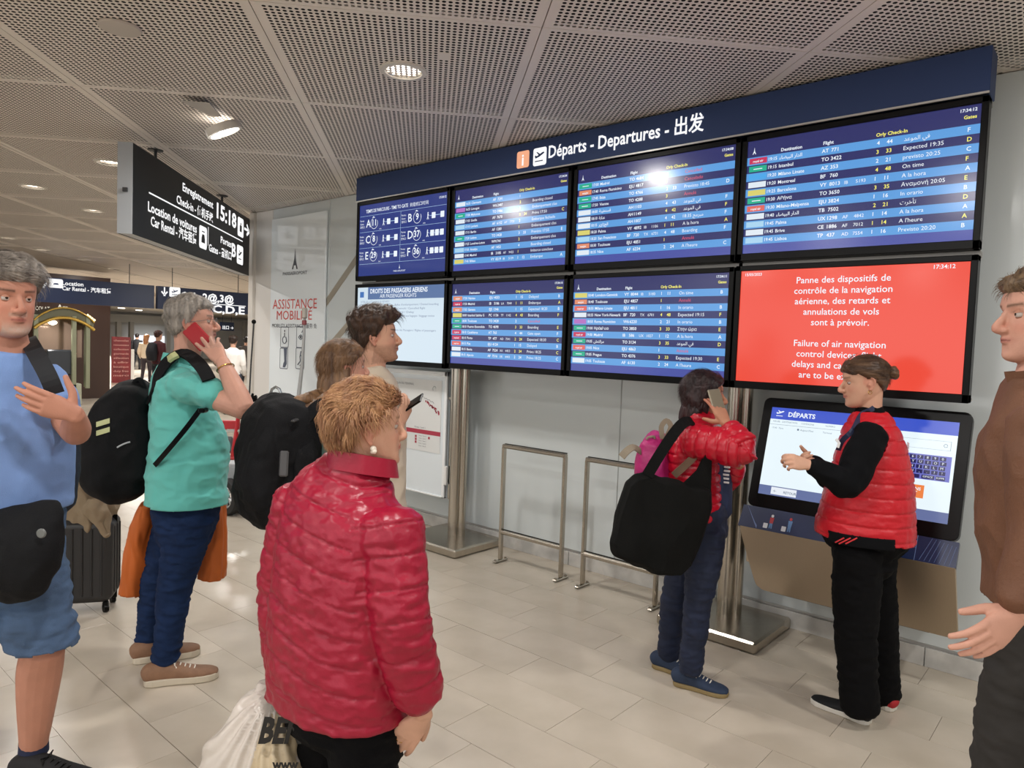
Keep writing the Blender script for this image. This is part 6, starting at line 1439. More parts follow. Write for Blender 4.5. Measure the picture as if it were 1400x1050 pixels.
# ---------------------------------------------------------------- woman in the red puffer jacket with the black tote
JP = dict(pelvis=D(962, 712, 3.48), chest=D(950, 630, 3.48), neck=D(955, 582, 3.49), head=D(964, 541, 3.50), shR=D(944, 602, 3.34), shL=D(956, 596, 3.62),
          elR=D(1015, 614, 3.20), wrR=D(992, 578, 3.28), elL=D(985, 655, 3.60), wrL=D(1012, 634, 3.42), hipR=D(966, 725, 3.40), hipL=D(953, 722, 3.56), knR=D(956, 812, 3.42), knL=D(923, 815, 3.62), anR=D(944, 915, 3.47), anL=D(913, 895, 3.69))
pp = Person('woman in a bright red puffer jacket and jeans with a phone at her ear', at_z(950, 940, 0), JP, face_dir(-4, .02), scale=.93, sex='f', skin='tan')
tp = rows([(954, 706, 3.48, .165, .120), (950, 670, 3.48, .165, .125), (948, 635, 3.48, .172, .125), (947, 608, 3.48, .170, .112), (950, 592, 3.485, .12, .085), (954, 580, 3.49, .075, .07)])
pp.make_body(skew(tp, -.03, -.03), arm_r=(.038, .034, .025), neck_r=.046, nose=1.0, colour=dict(brow='#2d2018'),
    hands=[dict(W=JP['wrR'], d=D(977, 548, 3.37)-JP['wrR'], n=FH*.9-RH*.3, side=1, s=.95, curls=[(4, 10, 10), (8, 12, 12), (12, 16, 14), (16, 20, 16)], spread=1.8, thumb=(.5, .4, .6)),
           dict(W=JP['wrL'], d=RH*-.3+V(0, 0, .7)-FH*.2, n=-RH, side=-1, s=.9, curls=[(40, 50, 30)]*4)])
eyes(pp.O, pp.R, pp.s, pp.t)
m_aub = hair_mat('hair_aubergine', '#1d1215', '#3f2a2a', sc=40, st=(1, 1, .1))
def fn_bob(x, y, z):
    if x > .045: lim = .062-.5*max(0, abs(y)-.035)
    elif x > .0: lim = .055-(.045-x)/.045*.13
    else: lim = -.115
    e = (z-lim)/.012
    if e <= 0: return -1
    return (.020 if z > .05 else .024+.012*(x < -.03)*max(0, min(1, (.05-z)/.1)))*min(1, e)**.6
hair_shell(pp.O, pp.R, pp.s, fn_bob, 'hair', m_aub, pp.t, disp=.004, strands=1800, sl=.06, sdir=lambda x, y, z: (-.6, 0, -1) if z < .06 else (-.8, .5*y/.07, -.3), seed=14, lift=.005)
mb = MB()
for k in range(9):
    a = radians(95+21*k); x, y = -.018+.07*cos(a), .066*sin(a); x = min(x, -.016)
    limb(mb, [pp.H(x, y*1.05, -.02), pp.H(x-.02, y*1.15, -.075), pp.H(x-.034-.008*(k % 3), y*1.2, -.128-.006*(k % 2))], [.018, .020, .006], 10, 4)
remesh(mb, .005, 1, lambda co, no: .003*vnoise(co*np.array([1, 1, .15]), 180), None, 'hair_ends', m_aub, pp.t)
m_redp = mat('puffer_red', '#bb0e29', rough=.32, noise=.05, nscale=6, bump=.12, bscale=120, spec=.5)
aR = [JP['shR'], JP['elR'], JP['wrR']]; aL = [JP['shL'], JP['elL'], JP['wrL']]
mb = MB(); loft(mb, tp, pp.lat, 30, 4, ex=2.3); limb(mb, [JP['shR'], JP['shR']*.5+JP['elR']*.5, JP['elR'], JP['elR']*.25+JP['wrR']*.75], [.080, .080, .076, .050], 20, 4); limb(mb, [JP['shL'], JP['elL'], JP['elL']*.2+JP['wrL']*.8], [.075, .068, .048], 18, 4)
pp.garment('puffer_jacket', mb, m_redp, .0055, 2, quilt([aR, aL], .045, .050, .006, .004, .004, wr=.0022, seed=21, ar=.095))
mb = MB(); loft(mb, rows([(952, 600, 3.49, .10, .09), (955, 584, 3.49, .088, .082), (957, 570, 3.49, .078, .078)]), pp.lat, 26, 4); pp.garment('hood_collar', mb, m_redp, .005, 2, quilt([], .035, .05, .006, .005, .004, seed=22))
m_nv = mat('top_navy', '#1f2b4a', rough=.8, bump=.2, bscale=300)
mb = MB(); loft(mb, rows([(975, 702, 3.50, .10, .085), (974, 670, 3.50, .10, .090), (972, 635, 3.50, .10, .085), (967, 605, 3.50, .08, .06)]), pp.lat, 26, 4); pp.garment('navy_top', mb, m_nv, .007, 2, wrinkle(.006, 8, 23))
m = MB(); 
for k in range(9):
    y = 618+5.2*k; p = D(991+min(k, 3)*1.0-(k > 5)*1.5, y, 3.40); m.box(p, (.030, .004, .010), frame(RH*.8-FH*.4, V(0, 0, 1)), bev=.002)
m.build('scarf_print', mat('print_white', '#dfe0e2', rough=.6), pp.t)['kind'] = 'stuff'
mb = legs_cloth(pp, JP['hipR'], JP['knR'], JP['anR'], JP['hipL'], JP['knL'], JP['anL'], [.092, .084, .068, .060, .054], top=rows([(963, 735, 3.48, .145, .105), (962, 705, 3.48, .155, .112), (962, 690, 3.48, .15, .108)]))
pp.garment('jeans', mb, mat('denim_navy', '#15203a', rough=.8, noise=.2, nscale=14, bump=.2, bscale=300), .007, 3, leg_wrinkle(.0055))
m_su = mat('suede_blue', '#2c3a52', rough=.85, noise=.1, nscale=40); m_sg = mat('sole_gum', '#8d7a52', rough=.6)
shoe(pp, at_z(921, 934, 0), at_z(996, 953, 0), m_su, m_sg, .046, .082, m_lace=m_lacew, sole_h=.022); shoe(pp, at_z(893, 910, 0), at_z(955, 930, 0), m_su, m_sg, .046, .082, m_lace=m_lacew, sole_h=.022)
o, R = slab('phone', D(981, 552, 3.345), D(986, 569, 3.33)-D(977, 538, 3.36), FH*.3+RH*.8, .145, .072, .010, mat('phone_champagne', '#8d8472', rough=.3, metal=.4), 'champagne-coloured phone at the ear of the woman in the red puffer', 'phone')
# tote
tt = thing('tote_bag', 'big black cloth tote hanging from the shoulder of the woman in the red puffer', 'bag', D(890, 780, 3.22))
m_tote = mat('tote_black', '#0a0b0a', rough=.85, spec=.2, noise=.1, nscale=10, bump=.3, bscale=260)
o0 = D(893, 718, 3.215); tl_ = [(857, 659), (868, 650), (884, 645), (905, 654), (935, 660), (969, 668), (971, 690), (958, 735), (946, 775), (931, 789), (900, 782), (865, 768), (840, 757), (835, 742), (842, 705)]
mb = MB(); cen = D(897, 712, 3.22); n = len(tl_)
def totep(x, y): return D(x, y, 3.20+(x-897)*.0009)
ring = [totep(x, y) for x, y in tl_]
for lay, (sc_, dp) in enumerate(((.55, -.058), (.93, -.045), (1.0, 0.0), (.93, .040), (.55, .055))):
    for p in ring: mb.v.append(tuple(cen+(p-cen)*sc_+FH*dp))
f = []
for L_ in range(4):
    for k in range(n): f.append((L_*n+k, L_*n+(k+1) % n, (L_+1)*n+(k+1) % n, (L_+1)*n+k))
f += [tuple(range(n)), tuple(range(4*n, 5*n))[::-1]]; mb.f = f; mb.m = [0]*len(f)
remesh(mb, .006, 2, wrinkle(.012, 5, 61, (1, 1, .5)), None, 'bag_body', m_tote, tt)
m = MB(); ribbon(m, smooth_pts([D(885, 650, 3.17), D(905, 617, 3.17), D(925, 588, 3.19), D(937, 577, 3.26), D(947, 577, 3.33)]), -FH*.8+V(0, 0, .5), .050, .006); m.build('strap', m_tote, tt)
mb = MB(); ring = [D(x, y, 3.235) for x, y in ((968, 618), (972, 616), (970, 690), (955, 680), (935, 664), (955, 645))]; n = 6; mb.v = [tuple(p) for p in ring]+[tuple(p+FH*.02) for p in ring]; mb.f = [tuple(range(n)), tuple(range(n, 2*n))[::-1]]+[(k, (k+1) % n, n+(k+1) % n, n+k) for k in range(n)]; mb.m = [0]*8
mb.build('side_gusset', m_tote, tt, bevel=.006)
# small pink backpack
pk = thing('pink_backpack', 'small magenta backpack with beige straps behind the woman in the red puffer', 'backpack', D(897, 680, 3.52))
m_mag = mat('magenta_nylon', '#b3246f', rough=.5, noise=.1, nscale=9, bump=.3, bscale=60); m_bge = mat('webbing_beige', '#8d8270', rough=.7)
mb = MB(); loft(mb, rows([(897, 690, 3.52, .13, .08), (896, 655, 3.52, .14, .085), (896, 620, 3.51, .13, .075), (895, 601, 3.50, .11, .05)]), pp.lat, 24, 4, ex=3.2); remesh(mb, .007, 2, wrinkle(.008, 9, 71), None, 'main_bag', m_mag, pk)
mb = MB(); m = MB(); ribbon(m, smooth_pts([D(876, 618, 3.42), D(866, 612, 3.40), D(857, 617, 3.38), D(850, 625, 3.38)]), -FH*.7+V(0, 0, .7), .036, .005); m.build('loose_strap', m_bge, pk)
m = MB(); ribbon(m, smooth_pts([D(906, 600, 3.40), D(904, 584, 3.40), D(911, 575, 3.40), D(917, 583, 3.40), D(912, 596, 3.40)]), -FH, .024, .005); m.build('top_strap', m_bge, pk)
m = MB(); ribbon(m, smooth_pts([D(921, 650, 3.315), D(938, 635, 3.305), D(955, 618, 3.30)]), -FH, .035, .004); m.build('side_strap', mat('webbing_tan', '#7d6450', rough=.7), pk)
m = MB(); m.tube(smooth_pts([D(884, 601, 3.43), D(886, 598, 3.43), D(894, 597, 3.43), D(895, 600, 3.43)]), .006, 6); m.build('hang_loop', m_bge, pk)

# ---------------------------------------------------------------- staff member at the kiosk
JS = dict(pelvis=D(1182, 740, 3.27), chest=D(1190, 620, 3.27), neck=D(1190, 568, 3.27), head=D(1181, 522, 3.26), shL=D(1192, 592, 3.09), shR=D(1180, 588, 3.44),
          elL=D(1160, 662, 3.02), wrL=D(1106, 636, 3.00), elR=D(1146, 655, 3.52), wrR=D(1110, 632, 3.30), hipL=D(1172, 752, 3.18), hipR=D(1190, 750, 3.35), knL=D(1170, 870, 3.18), knR=D(1200, 860, 3.38), anL=D(1176, 968, 3.19), anR=D(1206, 950, 3.41))
ps = Person('staff woman in a red padded vest over black, standing at the touch kiosk', at_z(1175, 985, 0), JS, face_dir(168, -.12), scale=.95, sex='f', skin='light')
tS = rows([(1180, 733, 3.27, .215, .205), (1185, 695, 3.27, .205, .188), (1190, 650, 3.27, .195, .165), (1191, 615, 3.27, .185, .138), (1190, 590, 3.27, .165, .112), (1191, 572, 3.27, .10, .082)])
ps.make_body(skew(tS, -.06, -.06), arm_r=(.036, .032, .025), neck_r=.050, jaw=1.05, nose=1.15, colour=dict(brow='#6b4c38'),
    hands=[dict(W=JS['wrL'], d=D(1090, 632, 2.99)-JS['wrL'], n=FH*.8+V(0, 0, -.5), side=-1, s=.84, curls=[(38, 55, 35), (44, 60, 35), (48, 60, 35), (50, 60, 35)], thumb=(.75, .4, .5)),
           dict(W=JS['wrR'], d=D(1088, 632, 3.2)-JS['wrR'], n=-FH*.7+V(0, 0, .4), side=1, s=.84, curls=[(45, 60, 35)]*4)])
eyes(ps.O, ps.R, ps.s, ps.t, look=(1, 0, -.2))
m_hb = hair_mat('hair_brown_tied', '#3a271b', '#6d5038', sc=55, st=(.2, .2, 1))
def fn_tied(x, y, z):
    if x > .045: lim = .050-.35*max(0, abs(y)-.03)
    elif x > .002: lim = .045-(.045-x)/.043*.030
    elif x > -.035: lim = .012
    else: lim = -.052+max(0, x+.075)/.04*.05
    e = (z-lim)/.014
    if e <= 0: return -1
    return .011*min(1, e)**.6+(.006 if x > .05 else 0)
hair_shell(ps.O, ps.R, ps.s, fn_tied, 'hair', m_hb, ps.t, disp=.0015, strands=1500, sl=.055, sdir=lambda x, y, z: (-1, 0, -.15+.4*(z < .0)), seed=15, lift=.0015)
mb = MB(); ball(mb, ps.H(-.128, 0, .035), .030, (1, .9, 1)); ball(mb, ps.H(-.112, 0, .030), .020); ball(mb, ps.H(-.138, .004, .022), .020)
remesh(mb, .004, 1, lambda co, no: .003*vnoise(co, 140), None, 'hair_bun', m_hb, ps.t)
m = MB(); m.tube([ps.H(-.004+.008*cos(k*pi/6), .082, -.048+.009*sin(k*pi/6)) for k in range(12)], .0014, 6, closed=True); m.build('earring', mat('earring_gold', '#d8b060', rough=.2, metal=1), ps.t)
m_vest = mat('vest_red', '#c41a28', rough=.42, noise=.04, nscale=8, bump=.12, bscale=120, spec=.4); m_bk = mat('knit_black', '#0b0c0f', rough=.9, spec=.15, bump=.25, bscale=350)
mb = MB(); loft(mb, skew(tS, -.012, -.012), ps.lat, 28, 4, ex=2.3)
limb(mb, [JS['shL'], JS['shL']*.5+JS['elL']*.5, JS['elL'], JS['elL']*.5+JS['wrL']*.5, JS['wrL']*.93+JS['elL']*.07], [.064, .068, .062, .052, .036], 20, 4); limb(mb, [JS['shR'], JS['elR'], JS['wrR']*.93+JS['elR']*.07], [.066, .060, .036], 18, 4)
loft(mb, rows([(1190, 574, 3.27, .075, .070), (1188, 560, 3.27, .062, .060)]), ps.lat, 20, 3)
ps.garment('black_top', mb, m_bk, .0065, 3, wrinkle(.0065, 9, 24))
# vest: torso only, arm openings cut away
def vest_cut(co):
    t, d = chain_param(co, [JS['shL']+(JS['shL']-JS['neck']).normalized()*.02, JS['elL']]); a = d > .086
    t2, d2 = chain_param(co, [JS['shR'], JS['elR']]); k = (co[:, 2] > JS['chest'].z+.0)
    nk = np.linalg.norm((co-np.array(JS['neck']))*np.array([1, 1, .6]), axis=1) > .060
    side = (co-np.array(JS['neck']))@np.array(ps.lat)
    return (a | (side < .03))*((d2 > .085) | (side > 0))*nk
VZ = D(1180, 743, 3.12).z
mb = MB(); loft(mb, skew(tS, .006, .006)+[], ps.lat, 34, 4, ex=2.35)
vo = ps.garment('padded_vest', mb, m_vest, .0055, 2, quilt([], .062, .08, .0055, .0035, .0036, z0=.80, wr=.0022, seed=31), cut=lambda co: vest_cut(co)*(co[:, 2] > VZ))
md = vo.modifiers.new('t', 'SOLIDIFY'); md.thickness = .012; md.offset = -1
# black hem panel with three red stripes, let into the side of the vest
hp0 = D(1132, 738, 3.17); hp1 = D(1224, 744, 3.06)
def hem_cut(co):
    u = (co-np.array(hp0))@np.array((hp1-hp0).normalized()); side = (co-np.array(D(1180, 738, 3.27)))@np.array(ps.lat); return (u > 0)*(u < (hp1-hp0).length)*(side > 0)*(co[:, 2] < D(1180, 733, 3.07).z)*(co[:, 2] > D(1180, 750, 3.07).z)
mb = MB(); loft(mb, skew(rows([(1180, 755, 3.27, .215, .205), (1180, 733, 3.27, .215, .205), (1185, 700, 3.27, .206, .19)]), .016, .016), ps.lat, 34, 4, ex=2.35); hem = ps.garment('hem_panel', mb, m_bk, .006, 1, cut=hem_cut)
md = hem.modifiers.new('t', 'SOLIDIFY'); md.thickness = .006; md.offset = -1
m = MB()
for k in range(3):
    pts = [hit(hem, 1130+9*k+24*q/6, 747.5-12*q/6, .002) for q in range(7)]; pts = [p for p in pts if p is not None]
    if len(pts) > 2: m.tube(pts, .0032, 6)
m.build('red_stripes', mat('stripe_red', '#d8343a', rough=.5), ps.t)
m = MB(); ribbon(m, smooth_pts([ps.H(-.062, .0, -.095)+V(0, 0, -.004), JS['neck']+ps.lat*.062+V(0, 0, .035), JS['neck']+ps.lat*.068+ps.fwd*.045+V(0, 0, .005), D(1166, 588, 3.12), D(1152, 602, 3.14), D(1146, 615, 3.20)]), ps.lat, .022, .003); m.build('lanyard', mat('lanyard_navy', '#1c2748', rough=.6), ps.t)
m = MB(); ribbon(m, [D(1143, 600, 3.10), D(1147, 606, 3.10), D(1145, 612, 3.10)], -FH, .012, .003); m.build('badge', m_white, ps.t)
m = MB(); bb_ = -ps.fwd; bl = ps.lat*-1
pB = JS['neck']+bb_*.150+V(0, 0, -.13)-bl*.10; text(m, 'BER', pB, (bl-bb_*.0).normalized(), V(0, 0, 1), .036, bold=.03); text(m, 'VICE', pB+V(0, 0, -.042), bl, V(0, 0, 1), .036, bold=.03); stuff_l(m, 'lettering', m_white, ps.t)
mb = legs_cloth(ps, JS['hipR'], JS['knR'], JS['anR'], JS['hipL'], JS['knL'], JS['anL'], [.108, .100, .088, .084, .082], top=rows([(1182, 770, 3.27, .16, .13), (1182, 745, 3.27, .165, .135), (1182, 725, 3.27, .16, .13)]))
ps.garment('trousers', mb, m_blk, .008, 3, leg_wrinkle(.004))
shoe(ps, at_z(1190, 991, 0), at_z(1109, 958, 0), mat('slipon_black', '#17181a', rough=.8), mat('sole_white', '#d9d5cc', rough=.6), .045, .060, sole_h=.026); shoe(ps, at_z(1224, 973, 0), at_z(1160, 946, 0), mat('slipon_red', '#b01f28', rough=.7), mat('sole_white', '#d9d5cc'), .045, .060, sole_h=.026)

# ---------------------------------------------------------------- man in the pale blue T-shirt at the left edge
JB = dict(pelvis=D(10, 700, 2.45), chest=D(8, 570, 2.42), neck=D(14, 488, 2.40), head=D(9, 409, 2.36), shL=D(58, 522, 2.50), shR=D(-46, 522, 2.30),
          elL=D(104, 592, 2.42), wrL=D(102, 566, 2.27), elR=D(-70, 620, 2.25), wrR=D(-60, 700, 2.2), hipL=D(30, 720, 2.52), hipR=D(-20, 720, 2.40), knL=D(60, 885, 2.50), knR=D(-40, 885, 2.50), anL=D(46, 1018, 2.62), anR=D(-110, 990, 2.80))
pb_ = Person('grey-haired man in a pale blue T-shirt and denim shorts at the left edge', at_z(40, 1060, 0), JB, face_dir(-33, -.02), scale=1.04, skin='ruddy')
tb = rows([(8, 712, 2.45, .18, .135), (8, 640, 2.44, .19, .145), (8, 580, 2.42, .20, .14), (8, 540, 2.41, .20, .125), (10, 512, 2.40, .17, .105), (13, 496, 2.40, .10, .085)])
pb_.make_body(skew(tb, -.03, -.03), arm_r=(.052, .044, .031), leg_r=(.085, .066, .046), neck_r=.064, jaw=1.08, nose=1.1, colour=dict(brow='#3f3028', beard=(.75, '#b5a79b', 'goatee')),
    hands=[dict(W=JB['wrL'], d=D(70, 555, 2.235)-JB['wrL'], n=FH*.95-RH*.1, side=-1, s=1.0, curls=[(6, 14, 12), (6, 14, 12), (8, 16, 14), (10, 18, 14)], spread=.35, thumb=(.35, .75, .2))])
eyes(pb_.O, pb_.R, pb_.s, pb_.t)
m_hg2 = hair_mat('hair_silver', '#5e564f', '#a39a90', sc=40, st=(1, 1, .3))
def fn_wavy(x, y, z):
    if x > .045: lim = .056-.5*max(0, abs(y)-.045)
    elif x > .002: lim = .056-(.045-x)/.043*.060
    elif x > -.03: lim = .0
    else: lim = -.06+max(0, x+.075)/.045*.05
    e = (z-lim)/.012
    if e <= 0: return -1
    t = .011 if z < .02 else .011+.020*min(1, (z-.02)/.05)
    return t*min(1, e)**.5
hair_shell(pb_.O, pb_.R, pb_.s, fn_wavy, 'hair', m_hg2, pb_.t, disp=.004, strands=2600, sl=.040, sdir=lambda x, y, z: (.3, .9, .0) if z > .05 else (-.4, 0, -1), srad=.0009, seed=17, lift=.006)
m_bl = mat('tee_blue', '#7b9bd2', rough=.85, bump=.2, bscale=300)
mb = MB(); loft(mb, skew(tb, .010, .010), pb_.lat, 30, 4, ex=2.3); limb(mb, [JB['shL'], JB['shL']*.4+JB['elL']*.6], [.082, .078], 20, 4); limb(mb, [JB['shR'], JB['shR']*.4+JB['elR']*.6], [.082, .078], 20, 4)
solid(pb_.garment('tee_shirt', mb, m_bl, .0065, 3, wrinkle(.009, 6, 33), cut=lambda co: co[:, 2] > D(8, 703, 2.38).z))
mb = MB(); topb = rows([(8, 760, 2.46, .18, .135), (8, 720, 2.45, .185, .14), (8, 695, 2.45, .18, .135)])
loft(mb, topb, pb_.lat, 26, 4)
limb(mb, [JB['hipL'], JB['hipL']*.5+JB['knL']*.5, JB['knL']-V(0, 0, .02)], [.115, .116, .112], 22, 4); limb(mb, [JB['hipR'], JB['hipR']*.5+JB['knR']*.5, JB['knR']-V(0, 0, .02)], [.115, .118, .108], 22, 4)
pb_.garment('denim_shorts', mb, mat('denim_washed', '#465d7c', rough=.85, noise=.22, nscale=9, bump=.25, bscale=260), .0065, 3, leg_wrinkle(.006), cut=lambda co: co[:, 2] > JB['knL'].z+.012+.004*np.sin(co[:, 0]*60))
solid([o for o in pb_.t.children if o.name.startswith('denim_shorts')][0], .006)
m_bs = mat('shoe_black', '#141315', rough=.8)
shoe(pb_, at_z(22, 1066, 0), at_z(128, 1076, 0), m_bs, m_dgrey, .052, .095, m_lace=m_black); shoe(pb_, at_z(-150, 1030, 0), at_z(-60, 1045, 0), m_bs, m_dgrey, .052, .095)
mb = MB(); limb(mb, [JB['anL']+V(0, 0, .03), JB['anL']+V(0, 0, -.03)], [.047, .050], 16, 3); pb_.garment('sock', mb, mat('sock_navy', '#1c2440', rough=.9), .006, 1)
wb = thing('waist_bag', 'black waist pouch with a round badge on the man in the pale blue T-shirt', 'bag', D(25, 820, 2.3))
mb = MB(); loft(mb, rows([(5, 808, 2.30, .06, .035), (12, 785, 2.28, .13, .06), (18, 745, 2.275, .15, .065), (22, 712, 2.29, .145, .045), (22, 698, 2.30, .13, .03)]), RH, 24, 4, ex=2.8); remesh(mb, .007, 2, wrinkle(.006, 8, 81), None, 'pouch', m_bag, wb)
m = MB(); c = D(57, 729, 2.215); Rb = frame(V(0, 0, 1), -FH); Rb = Matrix((RH, V(0, 0, 1), -FH)).transposed(); m.lathe([(.001, .006), (.012, .006), (.015, .003), (.015, 0), (.001, 0)], c, 20, Rb); m.build('round_badge', mat('badge_grey', '#6b6e6c', rough=.4), wb, smooth=True)
m = MB(); ribbon(m, smooth_pts([D(70, 712, 2.30), D(80, 702, 2.42), D(70, 700, 2.58)]), RH, .035, .004); m.build('belt', m_black, wb)
nb_ = thing('navy_backpack', 'dark navy backpack on the man in the pale blue T-shirt, strap over his shoulder', 'backpack', D(80, 700, 2.68))
mb = MB(); loft(mb, rows([(52, 692, 2.66, .12, .085), (54, 650, 2.66, .13, .09), (54, 600, 2.66, .125, .08), (52, 560, 2.64, .10, .06)]), pb_.lat, 24, 4, ex=3); remesh(mb, .008, 2, wrinkle(.007, 8, 83), None, 'main_bag', mat('bag_navy', '#151b2c', rough=.75, bump=.3, bscale=200), nb_)
m = MB(); ribbon(m, smooth_pts([D(40, 466, 2.56), D(42, 470, 2.44), D(52, 488, 2.33), D(66, 514, 2.30), D(76, 538, 2.31)]), -FH*.8+RH*.3+V(0, 0, .4), .052, .010); m.build('shoulder_strap', mat('strap_black', '#121419', rough=.7), nb_)
# jacket thrown over the suitcase
bj = thing('beige_jacket', 'crumpled beige jacket lying over the top of the dark suitcase', 'jacket', D(125, 715, 4.15))
m_bj = mat('cloth_beige', '#8f7e66', rough=.85, bump=.25, bscale=260)
mb = MB(); loft(mb, rows([(120, 716, 4.22, .135, .12), (120, 690, 4.22, .14, .12), (118, 650, 4.22, .125, .11), (112, 612, 4.22, .10, .09), (106, 596, 4.22, .07, .07)]), RH, 26, 4, ex=2.4); limb(mb, [D(128, 690, 4.08), D(140, 712, 4.06), D(148, 732, 4.07)], [.05, .045, .03], 14, 4)
limb(mb, [D(104, 600, 4.15), D(122, 625, 4.10), D(132, 660, 4.08)], [.03, .04, .05], 14, 4)
remesh(mb, .007, 2, wrinkle(.020, 7, 91), None, 'cloth', m_bj, bj)

# ---------------------------------------------------------------- man walking in from the right
JR = dict(pelvis=D(1425, 830, 1.9), chest=D(1421, 640, 1.9), neck=D(1427, 512, 1.9), head=D(1425, 432, 1.9), shL=D(1433, 575, 1.72), shR=D(1417, 570, 2.07),
          elL=D(1427, 725, 1.68), wrL=D(1391, 838, 1.66), elR=D(1410, 715, 2.1), wrR=D(1400, 830, 2.1), hipL=D(1421, 860, 1.82), hipR=D(1423, 860, 1.98), knL=D(1375, 1085, 1.80), knR=D(1445, 1085, 2.0), anL=D(1377, 1285, 1.82), anR=D(1515, 1220, 2.02))
pr = Person('man in a brown jacket and dark trousers walking in at the right edge', at_z(1360, 1345, 0), JR, face_dir(172, -.03), scale=1.03, skin='pink')
tR = rows([(1427, 845, 1.9, .20, .135), (1425, 760, 1.9, .205, .14), (1421, 680, 1.9, .205, .14), (1419, 610, 1.9, .20, .135), (1421, 565, 1.9, .18, .115), (1425, 530, 1.9, .11, .09)])
pr.make_body(skew(tR, -.03, -.03), arm_r=(.05, .044, .031), neck_r=.062, colour=dict(brow='#5a4636'), nose=1.1,
    hands=[dict(W=JR['wrL'], d=D(1363, 862, 1.65)-JR['wrL'], n=FH, side=-1, s=1.0, curls=[(14, 20, 15)]*4, thumb=(.7, .5, .3))])
eyes(pr.O, pr.R, pr.s, pr.t)
hair_shell(pr.O, pr.R, pr.s, hair_short(.022, .012, .014, .060), 'hair', hair_mat('hair_sandy', '#4b3a2c', '#7c654c'), pr.t, strands=1500, sl=.03, sdir=lambda x, y, z: (-.7, 0, -.6), seed=19)
m_bj2 = mat('jacket_brown', '#6b4630', rough=.7, noise=.12, nscale=5, bump=.3, bscale=120)
JZ = D(1412, 838, 1.8).z
mb = MB(); loft(mb, tR, pr.lat, 32, 4, ex=2.3); solid(pr.garment('brown_jacket', mb, m_bj2, .0065, 3, wrinkle(.011, 5, 35), cut=lambda co: co[:, 2] > JZ), .008)
for s_ in 'LR':
    mb = MB(); limb(mb, [JR['sh'+s_], JR['sh'+s_]*.5+JR['el'+s_]*.5, JR['el'+s_], JR['wr'+s_]*.9+JR['el'+s_]*.1], [.084, .080, .070, .056], 20, 4); pr.garment('jacket_sleeve', mb, m_bj2, .0065, 3, wrinkle(.010, 6, 36))
collar(pr, JR['neck']+V(0, 0, -.035), pr.lat, pr.fwd, .090, .088, .035, m_bj2, back_up=.03, gap=70, flare=1.1, th=.009)
mb = legs_cloth(pr, JR['hipR'], JR['knR'], JR['anR'], JR['hipL'], JR['knL'], JR['anL'], [.110, .098, .080, .072, .065], top=rows([(1425, 880, 1.9, .16, .105), (1425, 830, 1.9, .16, .105)]))
pr.garment('trousers', mb, mat('trousers_charcoal', '#25221f', rough=.85), .008, 3, leg_wrinkle(.005))
shoe(pr, at_z(1372, 1352, 0), at_z(1275, 1325, 0), m_black, m_dgrey, .05, .08); shoe(pr, at_z(1500, 1290, 0), at_z(1430, 1270, 0), m_black, m_dgrey, .05, .08)

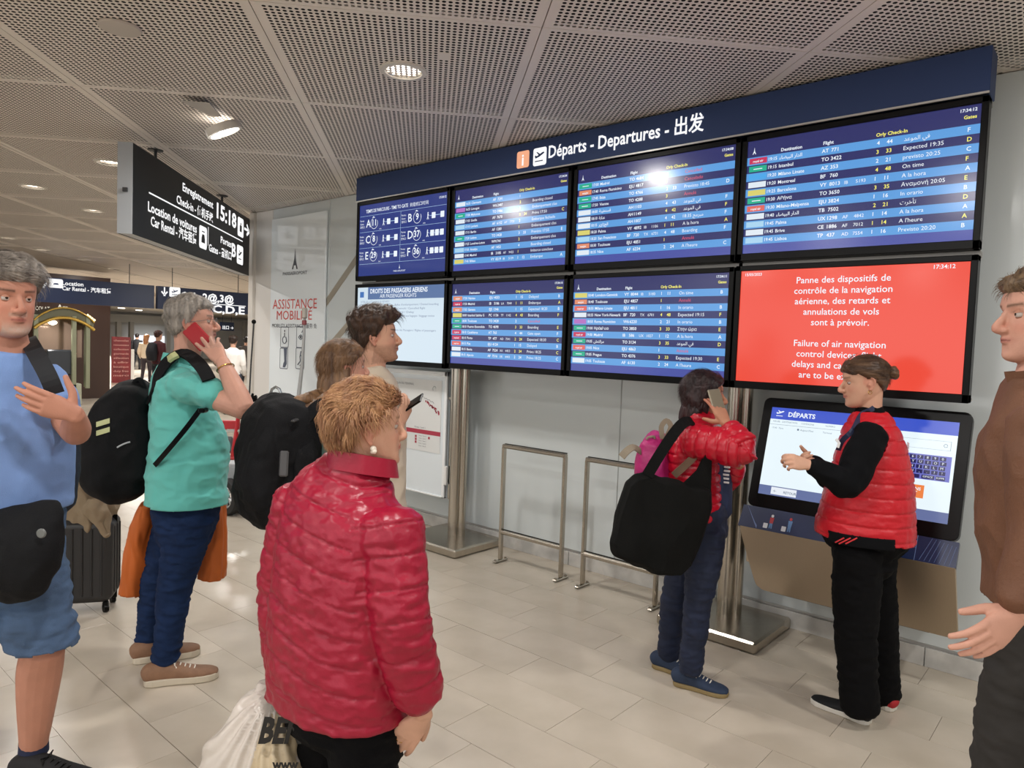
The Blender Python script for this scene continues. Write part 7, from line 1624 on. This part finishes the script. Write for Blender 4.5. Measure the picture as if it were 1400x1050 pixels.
# ---------------------------------------------------------------- people far back in the concourse
def far_person(x, d, h, face, lab, top, trous, hair, skin='light', hairlen=0, bag=None, sk=1.0, z0=0.0, sex='m'):
    base = D(x, 400, d); base.z = 0; F_ = face_dir(face); L_ = V(0, 0, 1).cross(F_)
    q = lambda f_, l_, z: base+F_*f_+L_*l_+V(0, 0, z*h)
    J = dict(pelvis=q(0, 0, .53), chest=q(0, 0, .72), neck=q(0, 0, .835), head=q(.01, 0, .925), shR=q(0, -.17, .80), shL=q(0, .17, .80), elR=q(-.02, -.23, .63), elL=q(-.02, .23, .63), wrR=q(.08, -.22, .49), wrL=q(.08, .22, .49),
             hipR=q(0, -.09, .50), hipL=q(0, .09, .50), knR=q(.03, -.10, .28), knL=q(.0, .10, .28), anR=q(.05, -.10, .05), anL=q(-.10, .10, .06))
    p = Person(lab, base, J, F_, scale=h/1.75, skin=skin, sex=sex)
    tr_ = [(*q(0, 0, .50), .165, .12), (*q(0, 0, .60), .15, .11), (*q(0, 0, .72), .175, .125), (*q(0, 0, .80), .17, .10), (*q(0, 0, .83), .09, .07)]
    p.make_body(skew(tr_, -.02, -.02), neck_r=.052, voxel=.013)
    for W_ in ('wrR', 'wrL'): pass
    mb = MB(); loft(mb, tr_, p.lat, 20, 3, ex=2.3)
    for s_ in 'RL': limb(mb, [J['sh'+s_], J['el'+s_], J['wr'+s_]*.9+J['el'+s_]*.1], [.068, .058, .045], 12, 3)
    p.garment('top', mb, mat('far_'+top.strip('#'), top, rough=.8), .016, 2, wrinkle(.006, 6, 3))
    mb = legs_cloth(p, J['hipR'], J['knR'], J['anR'], J['hipL'], J['knL'], J['anL'], [.09, .08, .065, .055, .05], top=[(*q(0, 0, .48), .15, .11), (*q(0, 0, .54), .16, .115)]); p.garment('trousers', mb, mat('far_'+trous.strip('#'), trous, rough=.8), .016, 2)
    for s_ in 'RL':
        a = J['an'+s_].copy(); a.z = 0; mb = MB(); loft(mb, [(*(a-F_*.06+V(0, 0, .04)), .04, .035), (*(a+F_*.06+V(0, 0, .035)), .045, .03), (*(a+F_*.17+V(0, 0, .025)), .035, .02)], L_, 12, 3); remesh(mb, .01, 1, None, None, 'shoe', m_black, p.t)
    fn = fn_long if hairlen else hair_short(.02, .014, .016)
    hair_shell(p.O, p.R, p.s, fn, 'hair', hair_mat('far_hair_'+hair.strip('#'), hair, hair), p.t)
    if hairlen:
        mb = MB(); loft(mb, [(*p.H(-.07, 0, .02), .075, .04), (*p.H(-.09, 0, -.10), .085, .04), (*p.H(-.10, 0, -.25), .06, .03)], p.lat, 14, 3); remesh(mb, .012, 1, None, None, 'long_locks', hair_mat('far_hair_'+hair.strip('#'), hair, hair), p.t)
    if bag:
        mb = MB(); loft(mb, [(*q(-.2, 0, .56), .13, .08), (*q(-.21, 0, .68), .15, .10), (*q(-.18, 0, .80), .12, .06)], p.lat, 16, 3, ex=3); o = remesh(mb, .014, 1, None, None, 'backpack', mat('far_bag', bag, rough=.8), None); tag(o, 'dark backpack on the far walker in the maroon top', 'backpack')
    return p
far_person(188, 32, 1.62, 95, 'far figure in dark clothes just right of the red poster stand', '#1c1c20', '#17181c', '#1c1613')
far_person(201, 24, 1.62, 95, 'far blonde woman in a cream top walking away', '#cdbfa6', '#2a2227', '#9c6b42', hairlen=1, sex='f')
far_person(217, 18.5, 1.74, 70, 'far walker in a maroon top and dark backpack, behind the turquoise polo man', '#4a1a20', '#1a1c24', '#3b1d18', bag='#191b22')
far_person(320, 15, 1.68, 95, 'far man in a white T-shirt left of the white wall post', '#e8e4df', '#39404e', '#2a1e18')
far_person(338, 21, 1.66, 90, 'far dark-haired figure at the edge of the white wall post', '#4a4440', '#1a1c24', '#15110f')
